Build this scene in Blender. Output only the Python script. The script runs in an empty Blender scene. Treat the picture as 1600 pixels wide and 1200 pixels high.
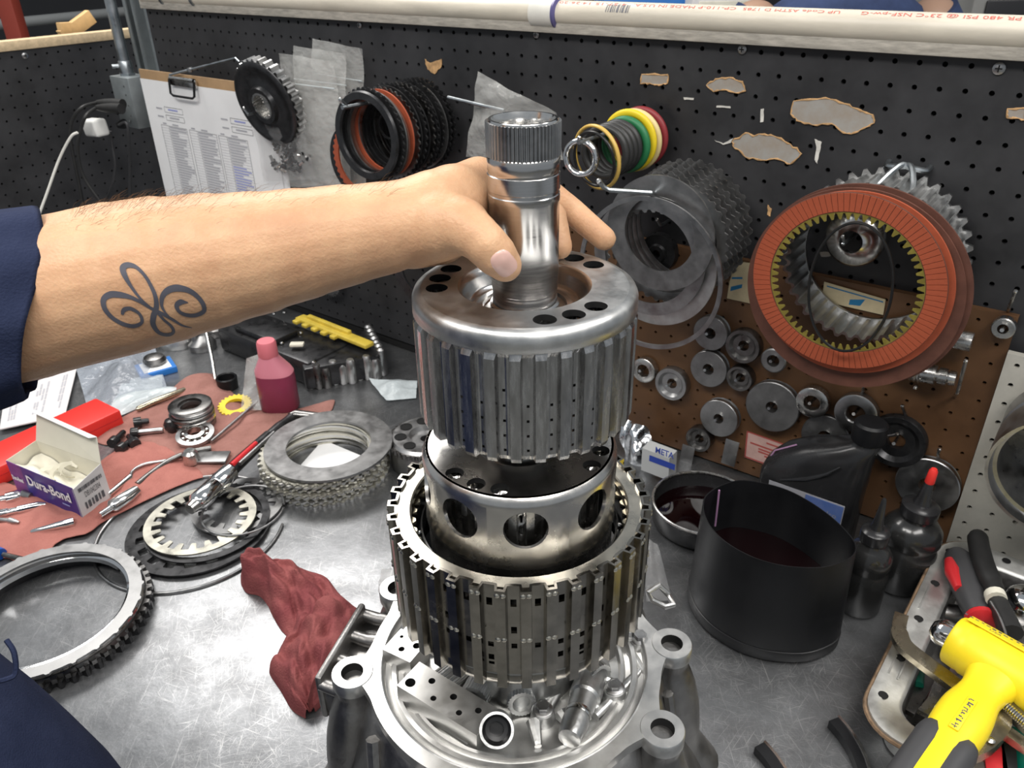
import bpy, bmesh, math, random
import numpy as np
from mathutils import Matrix, Vector
from mathutils.bvhtree import BVHTree

# ------------------------------------------------------------------ camera
scene = bpy.context.scene
COL = scene.collection
PI = math.pi
FPX, PITCH, ROLL, CAMZ = 1245.06, 0.5140, -0.0188, 0.72      # camera height is measured from the bench top (z = 0)
FW = Vector((0, math.cos(PITCH), -math.sin(PITCH)))
_up = Vector((0, math.sin(PITCH), math.cos(PITCH)))
RT = Vector((1, 0, 0)) * math.cos(ROLL) + _up * math.sin(ROLL)
UP = Vector((1, 0, 0)) * -math.sin(ROLL) + _up * math.cos(ROLL)
CAM = Vector((0, 0, CAMZ))
cd = bpy.data.cameras.new('camera')
cd.sensor_width = 36.0
cd.lens = FPX / 1600 * 36.0
cd.clip_start = 0.01
cam = bpy.data.objects.new('camera', cd)
COL.objects.link(cam)
cam.matrix_world = Matrix(((RT.x, UP.x, -FW.x, 0), (RT.y, UP.y, -FW.y, 0), (RT.z, UP.z, -FW.z, CAMZ), (0, 0, 0, 1)))
scene.camera = cam
cd.dof.use_dof = True
cd.dof.focus_distance = 0.56
cd.dof.aperture_fstop = 24.0

# ------------------------------------------------------------------ world, lights, exposure
scene.view_settings.view_transform = 'Standard'
scene.view_settings.look = 'None'
scene.view_settings.gamma = 1.0
scene.view_settings.use_curve_mapping = False
scene.view_settings.exposure = 0.0
w = bpy.data.worlds.new('shop_air')
scene.world = w
w.use_nodes = True
w.node_tree.nodes['Background'].inputs[0].default_value = (0.86, 0.93, 1.0, 1)
w.node_tree.nodes['Background'].inputs[1].default_value = 0.33

def area(name, loc, target, sx, sy, power, col=(1, 0.97, 0.93)):
    l = bpy.data.lights.new(name, 'AREA')
    l.shape = 'RECTANGLE'; l.size = sx; l.size_y = sy; l.energy = power; l.color = col
    o = bpy.data.objects.new(name, l); COL.objects.link(o)
    o.location = loc
    d = (Vector(target) - Vector(loc)).normalized()
    o.rotation_euler = d.to_track_quat('-Z', 'Y').to_euler()
    return o
# rows of ceiling light fittings of the shop
area('ceiling_light', (-0.95, 2.10, 2.05), (-0.85, 1.8, 0), 1.6, 0.7, 50)
area('ceiling_light', (1.35, 0.55, 2.05), (1.1, 0.6, 0), 0.35, 1.4, 24)
area('ceiling_light', (-0.95, -0.10, 2.05), (-0.7, 0.2, 0), 1.4, 0.5, 36)
area('ceiling_light', (0.60, -0.65, 2.05), (0.5, -0.2, 0), 1.4, 0.5, 30)

# ------------------------------------------------------------------ where pixels land on the real surfaces (photograph 1600 x 1200)
WYAW = -0.6446
WD = Vector((math.cos(WYAW), math.sin(WYAW), 0))            # along the back wall, to the right
WN = Vector((math.sin(WYAW), -math.cos(WYAW), 0))           # out of the back wall
WT = Vector((0.3070, 1.0276, -0.1289 + CAMZ))               # one hole of the wall's top row
LYAW = 0.9209
LD = Vector((math.cos(LYAW), math.sin(LYAW), 0))
LN = Vector((math.sin(LYAW), -math.cos(LYAW), 0))
LT = Vector((-1.0743, 1.8688, -0.2156 + CAMZ))
ZUP = Vector((0, 0, 1))
def ray(px, py): return FW + RT * ((px - 800) / FPX) - UP * ((py - 600) / FPX)
def bp(px, py, z=0.0):
    d = ray(px, py); return CAM + d * ((z - CAMZ) / d.z)
def yp(px, py, y):
    d = ray(px, py); return CAM + d * (y / d.y)
def wp(px, py, off=0.0):
    d = ray(px, py); return CAM + d * (((WT - CAM).dot(WN) + off) / d.dot(WN))
def lp(px, py, off=0.0):
    d = ray(px, py); return CAM + d * (((LT - CAM).dot(LN) + off) / d.dot(LN))
def mpp(p): return (Vector(p) - CAM).dot(FW) / FPX          # metres one pixel spans at p
def frame(o, x, y, z):
    return Matrix(((x[0], y[0], z[0], o[0]), (x[1], y[1], z[1], o[1]), (x[2], y[2], z[2], o[2]), (0, 0, 0, 1)))
def wallM(p): return frame(p, WD, ZUP, WN)                  # local x along the wall, y up, z out of it
def axisM(o, z, hint=(0, 0, 1)):
    z = Vector(z).normalized(); h = Vector(hint)
    if abs(z.dot(h.normalized())) > 0.97: h = Vector((1, 0, 0))
    x = h.cross(z).normalized(); y = z.cross(x)
    return frame(o, x, y, z)
def upM(p, rz=0.0): return Matrix.Translation(p) @ Matrix.Rotation(rz, 4, 'Z')

# ------------------------------------------------------------------ materials (all procedural)
MATS = {}
def mat(name, col, rough=0.5, metal=0.0, var=0.0, scale=30.0, bump=0.0, bscale=None, rvar=0.0, spec=0.5,
        col2=None, trans=0.0, alpha=1.0, sss=0.0, coat=0.0, stretch=None, ior=1.45, aniso=0.0):
    m = bpy.data.materials.new(name); m.use_nodes = True
    nt = m.node_tree; b = nt.nodes['Principled BSDF']
    b.inputs['Base Color'].default_value = (*col, 1)
    b.inputs['Roughness'].default_value = rough
    b.inputs['Metallic'].default_value = metal
    b.inputs['Specular IOR Level'].default_value = spec
    b.inputs['IOR'].default_value = ior
    b.inputs['Transmission Weight'].default_value = trans
    b.inputs['Alpha'].default_value = alpha
    b.inputs['Coat Weight'].default_value = coat
    if aniso: b.inputs['Anisotropic'].default_value = aniso
    if sss:
        b.inputs['Subsurface Weight'].default_value = sss
        b.inputs['Subsurface Radius'].default_value = (1.0, 0.4, 0.2)
        b.inputs['Subsurface Scale'].default_value = 0.006
    if var or bump or rvar or col2:
        tc = nt.nodes.new('ShaderNodeTexCoord'); mp = nt.nodes.new('ShaderNodeMapping')
        nt.links.new(tc.outputs['Object'], mp.inputs[0])
        if stretch: mp.inputs['Scale'].default_value = stretch
        n = nt.nodes.new('ShaderNodeTexNoise'); n.inputs['Scale'].default_value = scale; n.inputs['Detail'].default_value = 6
        n.inputs['Roughness'].default_value = 0.65
        nt.links.new(mp.outputs[0], n.inputs[0])
        if var or col2:
            r = nt.nodes.new('ShaderNodeValToRGB')
            r.color_ramp.elements[0].position = 0.32; r.color_ramp.elements[1].position = 0.68
            c2 = col2 if col2 else tuple(min(1, c * (1 + var)) for c in col)
            c1 = col if col2 else tuple(c * (1 - var) for c in col)
            r.color_ramp.elements[0].color = (*c1, 1); r.color_ramp.elements[1].color = (*c2, 1)
            nt.links.new(n.outputs[0], r.inputs[0]); nt.links.new(r.outputs[0], b.inputs['Base Color'])
        if rvar:
            mr = nt.nodes.new('ShaderNodeMapRange')
            mr.inputs[1].default_value = 0.3; mr.inputs[2].default_value = 0.7
            mr.inputs[3].default_value = max(0.02, rough - rvar); mr.inputs[4].default_value = rough + rvar
            nt.links.new(n.outputs[0], mr.inputs[0]); nt.links.new(mr.outputs[0], b.inputs['Roughness'])
        if bump:
            n2 = n
            if bscale:
                n2 = nt.nodes.new('ShaderNodeTexNoise'); n2.inputs['Scale'].default_value = bscale; n2.inputs['Detail'].default_value = 4
                nt.links.new(mp.outputs[0], n2.inputs[0])
            bm_ = nt.nodes.new('ShaderNodeBump'); bm_.inputs['Strength'].default_value = bump; bm_.inputs['Distance'].default_value = 0.002
            nt.links.new(n2.outputs[0], bm_.inputs['Height']); nt.links.new(bm_.outputs[0], b.inputs['Normal'])
    MATS[name] = m
    return m

mat('black_board', (0.028, 0.028, 0.030), 0.5, var=0.35, scale=9, bump=0.08, bscale=90, rvar=0.1)
mat('board_gap', (0.006, 0.006, 0.006), 0.9)
mat('hardboard', (0.076, 0.036, 0.016), 0.5, col2=(0.150, 0.075, 0.033), scale=7, rvar=0.1)
mat('grey_board', (0.40, 0.385, 0.34), 0.5, var=0.16, scale=12, rvar=0.1)
mat('torn_board', (0.30, 0.25, 0.20), 0.85, col2=(0.34, 0.33, 0.31), scale=35)
mat('torn_edge', (0.50, 0.30, 0.14), 0.9, var=0.4, scale=90)
mat('chip_white', (0.62, 0.60, 0.55), 0.7, var=0.2, scale=60)
mat('wood', (0.60, 0.46, 0.29), 0.6, var=0.2, scale=14, stretch=(1, 8, 8))
mat('raw_pine', (0.62, 0.40, 0.18), 0.6, var=0.2, scale=20)
mat('trim_paint', (0.40, 0.37, 0.32), 0.55, var=0.28, scale=40, stretch=(1, 1, 6))
mat('pvc', (0.58, 0.53, 0.44), 0.4, var=0.14, scale=9, stretch=(1, 6, 6))
mat('pvc_fit', (0.68, 0.66, 0.60), 0.4, var=0.1, scale=20)
mat('pvc_cement', (0.10, 0.09, 0.22), 0.3)
mat('red_print', (0.60, 0.13, 0.10), 0.6)
mat('grey_print', (0.16, 0.16, 0.17), 0.7)
mat('galv', (0.42, 0.45, 0.47), 0.36, 1.0, var=0.2, scale=30, rvar=0.12)
mat('galv_paint', (0.30, 0.33, 0.34), 0.45, 0.6, var=0.15, scale=18, rvar=0.1)
mat('steel', (0.56, 0.55, 0.53), 0.27, 1.0, var=0.14, scale=60, rvar=0.1)
mat('steel_bright', (0.72, 0.71, 0.69), 0.17, 1.0, var=0.08, scale=60, rvar=0.07)
mat('steel_satin', (0.60, 0.60, 0.59), 0.38, 1.0, var=0.18, scale=35, rvar=0.1, bump=0.05, bscale=250)
mat('steel_turned', (0.55, 0.54, 0.53), 0.21, 1.0, var=0.07, scale=40, stretch=(1, 1, 30), rvar=0.05)
mat('mid_steel', (0.66, 0.64, 0.61), 0.26, 1.0, var=0.15, scale=24, rvar=0.08)
mat('steel_spline', (0.50, 0.495, 0.49), 0.24, 1.0, var=0.25, scale=40, rvar=0.1, stretch=(6, 6, 1))
mat('steel_dark', (0.20, 0.195, 0.19), 0.34, 1.0, var=0.3, scale=50, rvar=0.12)
mat('steel_grey', (0.40, 0.40, 0.40), 0.36, 1.0, var=0.2, scale=45, rvar=0.1)
mat('plate_grey', (0.26, 0.26, 0.26), 0.38, 0.9, var=0.2, scale=45, rvar=0.1)
mat('plate_black', (0.045, 0.045, 0.047), 0.33, 0.7, var=0.3, scale=60, rvar=0.1)
mat('plate_cream', (0.60, 0.58, 0.50), 0.33, 0.9, var=0.12, scale=30, rvar=0.1)
mat('drum_warm', (0.34, 0.32, 0.285), 0.19, 1.0, var=0.35, scale=24, rvar=0.1)
mat('drum_ring', (0.56, 0.53, 0.46), 0.3, 1.0, var=0.12, scale=50, rvar=0.08)
mat('cast_alu', (0.60, 0.60, 0.59), 0.38, 1.0, var=0.16, scale=40, rvar=0.1, bump=0.12, bscale=320)
mat('machined_alu', (0.64, 0.635, 0.62), 0.40, 1.0, var=0.1, scale=60, rvar=0.08)
mat('case_alu', (0.33, 0.32, 0.31), 0.40, 1.0, var=0.2, scale=26, rvar=0.1, bump=0.16, bscale=260)
mat('pan_alu', (0.58, 0.58, 0.56), 0.46, 0.9, var=0.22, scale=24, rvar=0.1, bump=0.1, bscale=200)
mat('rust', (0.17, 0.11, 0.065), 0.8, var=0.4, scale=80)
mat('oil_dark', (0.010, 0.006, 0.006), 0.08, 0.0, spec=0.6)
mat('red_oil', (0.004, 0.0006, 0.001), 0.04, 0.0, spec=0.7)
mat('black_plastic', (0.007, 0.0073, 0.0085), 0.42, spec=0.35, var=0.2, scale=20, rvar=0.08)
mat('black_gloss', (0.016, 0.016, 0.017), 0.24, var=0.2, scale=20, rvar=0.06)
mat('black_rubber', (0.018, 0.018, 0.018), 0.55, var=0.2, scale=60)
mat('grey_rubber', (0.05, 0.05, 0.053), 0.5)
mat('purple_seam', (0.36, 0.20, 0.34), 0.4)
mat('smoke_plastic', (0.018, 0.018, 0.018), 0.22, var=0.2, scale=30, coat=0.3)
mat('red_plastic', (0.72, 0.035, 0.028), 0.4, var=0.06, scale=10)
mat('red_handle', (0.52, 0.025, 0.03), 0.32)
mat('yellow_rubber', (0.86, 0.66, 0.018), 0.42, var=0.08, scale=20, bump=0.05, bscale=120)
mat('yellow_edge', (0.75, 0.52, 0.02), 0.5)
mat('yellow_plastic', (0.62, 0.46, 0.06), 0.45, var=0.15, scale=30)
mat('white_plastic', (0.80, 0.80, 0.77), 0.35)
mat('charger_cable', (0.70, 0.69, 0.64), 0.5)
mat('paper', (0.80, 0.80, 0.80), 0.75, var=0.04, scale=8)
mat('paper_cream', (0.72, 0.69, 0.58), 0.75, var=0.1, scale=18)
mat('card_back', (0.33, 0.21, 0.11), 0.6, var=0.15, scale=20)
mat('ink', (0.09, 0.09, 0.10), 0.8)
mat('ink_pale', (0.40, 0.40, 0.43), 0.8)
mat('ink_blue', (0.30, 0.33, 0.62), 0.8)
mat('blue_print', (0.02, 0.05, 0.30), 0.5)
mat('blue_mid', (0.02, 0.16, 0.50), 0.5)
mat('label_blue', (0.05, 0.10, 0.28), 0.45, col2=(0.10, 0.14, 0.30), scale=40)
mat('label_pale', (0.22, 0.22, 0.24), 0.5)
mat('box_purple', (0.035, 0.025, 0.20), 0.35, var=0.1, scale=10)
mat('box_violet', (0.16, 0.05, 0.22), 0.4, var=0.3, scale=60)
mat('box_white', (0.62, 0.60, 0.60), 0.5)
mat('box_inside', (0.66, 0.63, 0.53), 0.7, var=0.06, scale=10)
mat('sticker_red', (0.40, 0.08, 0.07), 0.5)
mat('sticker_pink', (0.55, 0.36, 0.32), 0.5, var=0.15, scale=40)
mat('sticker_cream', (0.55, 0.47, 0.30), 0.5, var=0.12, scale=30)
mat('sticker_blue', (0.01, 0.16, 0.34), 0.5)
mat('sticker_white', (0.42, 0.43, 0.43), 0.5)
mat('rag', (0.21, 0.055, 0.06), 0.95, col2=(0.31, 0.10, 0.095), scale=26, bump=0.6, bscale=420, spec=0.1)
mat('rag_salmon', (0.34, 0.13, 0.11), 0.95, col2=(0.44, 0.18, 0.15), scale=18, bump=0.6, bscale=420, spec=0.1)
mat('rag_brown', (0.25, 0.12, 0.10), 0.95, col2=(0.34, 0.17, 0.145), scale=22, bump=0.6, bscale=420, spec=0.1)
mat('friction_red', (0.37, 0.080, 0.036), 0.5, var=0.12, scale=50)
mat('friction_core', (0.12, 0.05, 0.035), 0.45, var=0.2, scale=40)
mat('friction_teeth', (0.33, 0.27, 0.06), 0.4, 0.5, var=0.25, scale=60)
mat('oring', (0.008, 0.008, 0.008), 0.3)
mat('seal_yellow', (0.75, 0.56, 0.02), 0.4)
mat('seal_amber', (0.58, 0.38, 0.09), 0.35)
mat('seal_cream', (0.72, 0.58, 0.28), 0.4)
mat('seal_green', (0.02, 0.16, 0.06), 0.45)
mat('seal_red', (0.26, 0.03, 0.035), 0.45)
mat('seal_black', (0.03, 0.03, 0.03), 0.42)
mat('pink_cap', (0.62, 0.16, 0.19), 0.45)
mat('pink_bottle', (0.58, 0.20, 0.25), 0.35, trans=0.0)
mat('fluid_bottle', (0.24, 0.035, 0.075), 0.3, var=0.1, scale=10)
mat('green_plastic', (0.0, 0.12, 0.08), 0.35)
mat('green_ink', (0.02, 0.30, 0.12), 0.6)
mat('green_mark', (0.10, 0.50, 0.12), 0.6)
mat('chrome', (0.78, 0.78, 0.78), 0.09, 1.0, rvar=0.04, scale=60)
mat('brass_steel', (0.45, 0.40, 0.30), 0.28, 1.0, var=0.15, scale=30, rvar=0.08)
mat('red_paint', (0.22, 0.035, 0.022), 0.5, var=0.1, scale=10)
mat('far_wall', (0.022, 0.023, 0.026), 0.85, var=0.15, scale=2)
mat('far_pipe', (0.30, 0.31, 0.31), 0.5, 0.3)
mat('skin', (0.50, 0.275, 0.155), 0.46, col2=(0.63, 0.385, 0.225), scale=26, bump=0.22, bscale=520, sss=0.12, spec=0.35)
mat('skin_far', (0.42, 0.26, 0.18), 0.5)
mat('nail', (0.66, 0.42, 0.36), 0.25, spec=0.5)
mat('tattoo', (0.085, 0.085, 0.105), 0.5)
mat('navy', (0.016, 0.022, 0.050), 0.9, col2=(0.026, 0.034, 0.072), scale=24, bump=0.35, bscale=700, spec=0.15)
mat('navy_far', (0.035, 0.055, 0.13), 0.9, var=0.2, scale=20)
mat('cuff_lining', (0.055, 0.058, 0.066), 0.9, bump=0.35, bscale=900)
mat('arm_hair', (0.16, 0.09, 0.045), 0.6)
mat('hair', (0.03, 0.02, 0.012), 0.7)
mat('far_grey', (0.20, 0.20, 0.19), 0.6)
mat('far_screen', (0.02, 0.02, 0.022), 0.3)
mat('blue_tool', (0.01, 0.10, 0.45), 0.35)

def clear_film(name, tint=(0.9, 0.92, 0.93), mix=0.72, rough=0.18, bump=0.7):
    m = bpy.data.materials.new(name); m.use_nodes = True
    nt = m.node_tree; b = nt.nodes['Principled BSDF']; out = nt.nodes['Material Output']
    b.inputs['Base Color'].default_value = (*tint, 1); b.inputs['Roughness'].default_value = rough
    tr = nt.nodes.new('ShaderNodeBsdfTransparent'); mx = nt.nodes.new('ShaderNodeMixShader')
    n = nt.nodes.new('ShaderNodeTexNoise'); n.inputs['Scale'].default_value = 34; n.inputs['Detail'].default_value = 3
    tc = nt.nodes.new('ShaderNodeTexCoord'); nt.links.new(tc.outputs['Object'], n.inputs[0])
    bm_ = nt.nodes.new('ShaderNodeBump'); bm_.inputs['Strength'].default_value = bump; bm_.inputs['Distance'].default_value = 0.01
    nt.links.new(n.outputs[0], bm_.inputs['Height']); nt.links.new(bm_.outputs[0], b.inputs['Normal'])
    mx.inputs[0].default_value = mix
    nt.links.new(b.outputs[0], mx.inputs[1]); nt.links.new(tr.outputs[0], mx.inputs[2]); nt.links.new(mx.outputs[0], out.inputs[0])
    MATS[name] = m
clear_film('clear_bag', (0.75, 0.75, 0.72), mix=0.74, rough=0.12, bump=1.0)
clear_film('clear_bag_thin', (0.5, 0.5, 0.5), mix=0.84, rough=0.12, bump=1.0)
clear_film('foil_bag', (0.42, 0.46, 0.52), mix=0.55, rough=0.1, bump=1.0)
clear_film('milky_film', (0.62, 0.68, 0.70), mix=0.35, rough=0.3)
mat('foil', (0.74, 0.76, 0.78), 0.16, 1.0, bump=1.0, bscale=38)

def bench_material():
    m = bpy.data.materials.new('bench_top'); m.use_nodes = True
    nt = m.node_tree; L = nt.links.new; b = nt.nodes['Principled BSDF']
    tc = nt.nodes.new('ShaderNodeTexCoord')
    def noise(scale, rot, st, det=4):
        m0 = nt.nodes.new('ShaderNodeMapping'); m0.inputs['Rotation'].default_value = (0, 0, rot)
        mp = nt.nodes.new('ShaderNodeMapping'); mp.inputs['Scale'].default_value = st
        n = nt.nodes.new('ShaderNodeTexNoise'); n.inputs['Scale'].default_value = scale; n.inputs['Detail'].default_value = det
        n.inputs['Roughness'].default_value = 0.7
        L(tc.outputs['Object'], m0.inputs[0]); L(m0.outputs[0], mp.inputs[0]); L(mp.outputs[0], n.inputs[0]); return n.outputs[0]
    def ramp(o, a, c, lo, hi):
        r = nt.nodes.new('ShaderNodeMapRange'); r.inputs[1].default_value = a; r.inputs[2].default_value = c
        r.inputs[3].default_value = lo; r.inputs[4].default_value = hi; L(o, r.inputs[0]); return r.outputs[0]
    def math_(op, a, c):
        k = nt.nodes.new('ShaderNodeMath'); k.operation = op
        for i, q in enumerate((a, c)):
            if isinstance(q, float): k.inputs[i].default_value = q
            else: L(q, k.inputs[i])
        return k.outputs[0]
    s = None
    for rot, sc in ((0.4, 24), (0.9, 46), (1.25, 30), (1.8, 56), (2.3, 26), (2.9, 38), (0.1, 60), (1.55, 18)):
        a = ramp(noise(sc * .6, rot, (1, 26, 1), 3), 0.60, 0.68, 0.0, 1.0)
        s = a if s is None else math_('MAXIMUM', s, a)
    patch = ramp(noise(5.0, 0.0, (1, 1, 1), 5), 0.40, 0.62, 0.15, 1.0)
    s = math_('MULTIPLY', s, patch)
    speck = ramp(noise(160, 0.0, (1, 1, 1), 2), 0.70, 0.74, 0.0, 0.7)
    s = math_('MAXIMUM', s, math_('MULTIPLY', speck, patch))
    cr = nt.nodes.new('ShaderNodeMix'); cr.data_type = 'RGBA'
    cr.inputs['A'].default_value = (0.215, 0.22, 0.228, 1); cr.inputs['B'].default_value = (0.42, 0.42, 0.42, 1)
    L(s, cr.inputs['Factor'])
    mul = nt.nodes.new('ShaderNodeMix'); mul.data_type = 'RGBA'; mul.blend_type = 'MULTIPLY'; mul.inputs['Factor'].default_value = 1.0
    L(cr.outputs['Result'], mul.inputs['A'])
    sm = nt.nodes.new('ShaderNodeCombineColor'); v = ramp(noise(11, 0, (1, 1, 1), 6), 0.3, 0.7, 0.66, 1.25)
    for i in range(3): L(v, sm.inputs[i])
    L(sm.outputs[0], mul.inputs['B'])
    L(mul.outputs['Result'], b.inputs['Base Color'])
    b.inputs['Metallic'].default_value = 0.8
    L(ramp(noise(24, 0.3, (1, 1, 1), 6), 0.3, 0.7, 0.28, 0.44), b.inputs['Roughness'])
    bmp = nt.nodes.new('ShaderNodeBump'); bmp.inputs['Strength'].default_value = 0.22; bmp.inputs['Distance'].default_value = 0.001
    L(noise(90, 0.5, (1, 1, 1), 6), bmp.inputs['Height']); L(bmp.outputs[0], b.inputs['Normal'])
    MATS['bench_top'] = m
bench_material()

# ------------------------------------------------------------------ mesh helpers
class MB:
    def __init__(s): s.v = []; s.f = []; s.m = []
    def add(s, vs, fs, mi=0, M=None):
        o = len(s.v)
        for p in vs:
            p = Vector(p); s.v.append(M @ p if M is not None else p)
        for q in fs: s.f.append([o + i for i in q]); s.m.append(mi)
        return s
    def box(s, c, d, M=None, mi=0):
        x, y, z = d[0] / 2, d[1] / 2, d[2] / 2
        vs = [(c[0] + a * x, c[1] + b * y, c[2] + e * z) for e in (-1, 1) for b in (-1, 1) for a in (-1, 1)]
        return s.add(vs, [(0, 2, 3, 1), (4, 5, 7, 6), (0, 1, 5, 4), (2, 6, 7, 3), (0, 4, 6, 2), (1, 3, 7, 5)], mi, M)
    def rbox(s, c, d, r=0.002, M=None, mi=0, seg=2):
        bm = bmesh.new(); bmesh.ops.create_cube(bm, size=1)
        for v in bm.verts: v.co = Vector((v.co.x * d[0], v.co.y * d[1], v.co.z * d[2]))
        bmesh.ops.bevel(bm, geom=bm.edges[:], offset=min(r, min(d) * 0.49), segments=seg, profile=0.5, affect='EDGES')
        bm.verts.index_update()
        s.add([v.co + Vector(c) for v in bm.verts], [[v.index for v in f.verts] for f in bm.faces], mi, M); bm.free(); return s
    def lathe(s, prof, n=40, M=None, mi=0, closed=False, a0=0.0, a1=2 * PI):
        full = abs(a1 - a0 - 2 * PI) < 1e-6; k = n if full else n + 1; vs = []; ids = []
        for r, z in prof:
            if r <= 1e-9: ids.append([len(vs)] * k); vs.append((0, 0, z))
            else:
                ids.append(list(range(len(vs), len(vs) + k)))
                for i in range(k):
                    a = a0 + (a1 - a0) * i / n; vs.append((r * math.cos(a), r * math.sin(a), z))
        fs = []; P = len(prof)
        for j in range(P if closed else P - 1):
            A, B = ids[j], ids[(j + 1) % P]
            for i in range(n):
                i2 = (i + 1) % k; q = []
                for t in (A[i], A[i2], B[i2], B[i]):
                    if t not in q: q.append(t)
                if len(q) > 2: fs.append(q)
        return s.add(vs, fs, mi, M)
    def tube(s, path, r, n=8, M=None, mi=0, closed=False, cap=True):
        P = [Vector(p) for p in path]; k = len(P); R = list(r) if hasattr(r, '__len__') else [r] * k
        vs = []; prev = None
        for i in range(k):
            if closed: t = P[(i + 1) % k] - P[i - 1]
            else: t = P[min(i + 1, k - 1)] - P[max(i - 1, 0)]
            t.normalize()
            if prev is None:
                h = Vector((0, 0, 1)) if abs(t.z) < 0.9 else Vector((1, 0, 0)); x = h.cross(t).normalized()
            else: x = (prev - t * prev.dot(t)).normalized()
            prev = x; y = t.cross(x)
            for j in range(n):
                a = 2 * PI * j / n; vs.append(P[i] + (x * math.cos(a) + y * math.sin(a)) * R[i])
        fs = []
        for i in range(k if closed else k - 1):
            i2 = (i + 1) % k
            for j in range(n): fs.append((i * n + j, i * n + (j + 1) % n, i2 * n + (j + 1) % n, i2 * n + j))
        if cap and not closed: fs.append(list(range(n))[::-1]); fs.append([(k - 1) * n + j for j in range(n)])
        return s.add(vs, fs, mi, M)
    def prism(s, poly, z0, z1, M=None, mi=0):
        n = len(poly); vs = [(x, y, z0) for x, y in poly] + [(x, y, z1) for x, y in poly]
        fs = [list(range(n))[::-1], list(range(n, 2 * n))] + [(i, (i + 1) % n, n + (i + 1) % n, n + i) for i in range(n)]
        return s.add(vs, fs, mi, M)
    def annulus(s, ro, ri, z0, z1, n=96, M=None, mi=0, wave=None):
        """flat ring between two polar outlines (functions or numbers); wave(a) lifts it"""
        fo = ro if callable(ro) else (lambda a: ro); fi = ri if callable(ri) else (lambda a: ri); wv = wave or (lambda a: 0.0)
        vs = []
        for i in range(n):
            a = 2 * PI * i / n; c, q = math.cos(a), math.sin(a); o, e, h = fo(a), fi(a), wv(a)
            vs += [(o * c, o * q, z0 + h), (o * c, o * q, z1 + h), (e * c, e * q, z1 + h), (e * c, e * q, z0 + h)]
        fs = []
        for i in range(n):
            A, B = 4 * i, 4 * ((i + 1) % n)
            for j in range(4): fs.append((A + j, B + j, B + (j + 1) % 4, A + (j + 1) % 4))
        return s.add(vs, fs, mi, M)
    def cell(s, u0, u1, v0, v1, f, hole=None, k=2, depth=0.004, mi=0, mw=0):
        """one cell of a surface f(u, v, w); hole = (cu, cv, a, b) leaves a round hole with walls depth deep"""
        if hole is None:
            return s.add([f(u0, v0, 0), f(u1, v0, 0), f(u1, v1, 0), f(u0, v1, 0)], [(0, 1, 2, 3)], mi)
        cu, cv, a, b = hole; per = []
        for i in range(k): per.append((u0 + (u1 - u0) * i / k, v0))
        for i in range(k): per.append((u1, v0 + (v1 - v0) * i / k))
        for i in range(k): per.append((u1 - (u1 - u0) * i / k, v1))
        for i in range(k): per.append((u0, v1 - (v1 - v0) * i / k))
        n = len(per); vs = [f(u, v, 0) for u, v in per]; cs = []
        for u, v in per:
            t = math.atan2((v - cv) / (v1 - v0), (u - cu) / (u1 - u0)); cs.append((cu + a * math.cos(t), cv + b * math.sin(t)))
        vs += [f(u, v, 0) for u, v in cs] + [f(u, v, depth) for u, v in cs]
        s.add(vs, [(i, (i + 1) % n, n + (i + 1) % n, n + i) for i in range(n)], mi)
        o = len(s.v) - len(vs)
        for i in range(n):
            s.f.append([o + n + i, o + n + (i + 1) % n, o + 2 * n + (i + 1) % n, o + 2 * n + i]); s.m.append(mw)
        return s
    def build(s, name, mats, parent=None, M=None, smooth=38, flip=True):
        me = bpy.data.meshes.new(name)
        me.from_pydata([tuple(p) for p in s.v], [], s.f)
        for q in (mats if isinstance(mats, (list, tuple)) else [mats]): me.materials.append(MATS[q])
        if any(s.m): me.polygons.foreach_set('material_index', s.m)
        if flip:
            bm = bmesh.new(); bm.from_mesh(me); bmesh.ops.remove_doubles(bm, verts=bm.verts, dist=1e-6)
            bmesh.ops.recalc_face_normals(bm, faces=bm.faces); bm.to_mesh(me); bm.free()
        if smooth:
            me.polygons.foreach_set('use_smooth', [True] * len(me.polygons)); me.set_sharp_from_angle(angle=math.radians(smooth))
        me.update()
        return link(name, me, parent, M)
def link(name, me, parent=None, M=None):
    o = bpy.data.objects.new(name, me); COL.objects.link(o)
    if M is not None: o.matrix_local = M
    if parent is not None: o.parent = parent
    return o
def tag(o, label=None, cat=None, group=None, kind=None):
    if label: o['label'] = label
    if cat: o['category'] = cat
    if group: o['group'] = group
    if kind: o['kind'] = kind
    return o
def thing(name, label, cat, M=None, group=None):
    o = bpy.data.objects.new(name, None); COL.objects.link(o); o.empty_display_size = 0.02
    if M is not None: o.matrix_world = M
    return tag(o, label, cat, group)
def struct(o): o['kind'] = 'structure'; return o
def modified(o, *mods):
    """apply modifiers given as (type, {settings}) and keep the plain mesh"""
    for t, kw in mods:
        md = o.modifiers.new(t, t)
        for k, v in kw.items(): setattr(md, k, v)
    dg = bpy.context.evaluated_depsgraph_get()
    me = bpy.data.meshes.new_from_object(o.evaluated_get(dg)); o.modifiers.clear(); o.data = me
    return o
def text_mb(txt, size, M, mb, mi=0, xs=1.0, thick=0.0, align='CENTER', shear=0.0, bold=0.0):
    c = bpy.data.curves.new('t', 'FONT'); c.body = txt; c.size = size; c.align_x = align; c.align_y = 'CENTER'
    c.extrude = thick; c.shear = shear; c.resolution_u = 2; c.offset = bold
    o = bpy.data.objects.new('t', c); COL.objects.link(o)
    dg = bpy.context.evaluated_depsgraph_get(); me = bpy.data.meshes.new_from_object(o.evaluated_get(dg))
    mb.add([(v.co.x * xs, v.co.y, v.co.z) for v in me.vertices], [list(p.vertices) for p in me.polygons], mi, M)
    bpy.data.objects.remove(o); bpy.data.meshes.remove(me); bpy.data.curves.remove(c)
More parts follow.
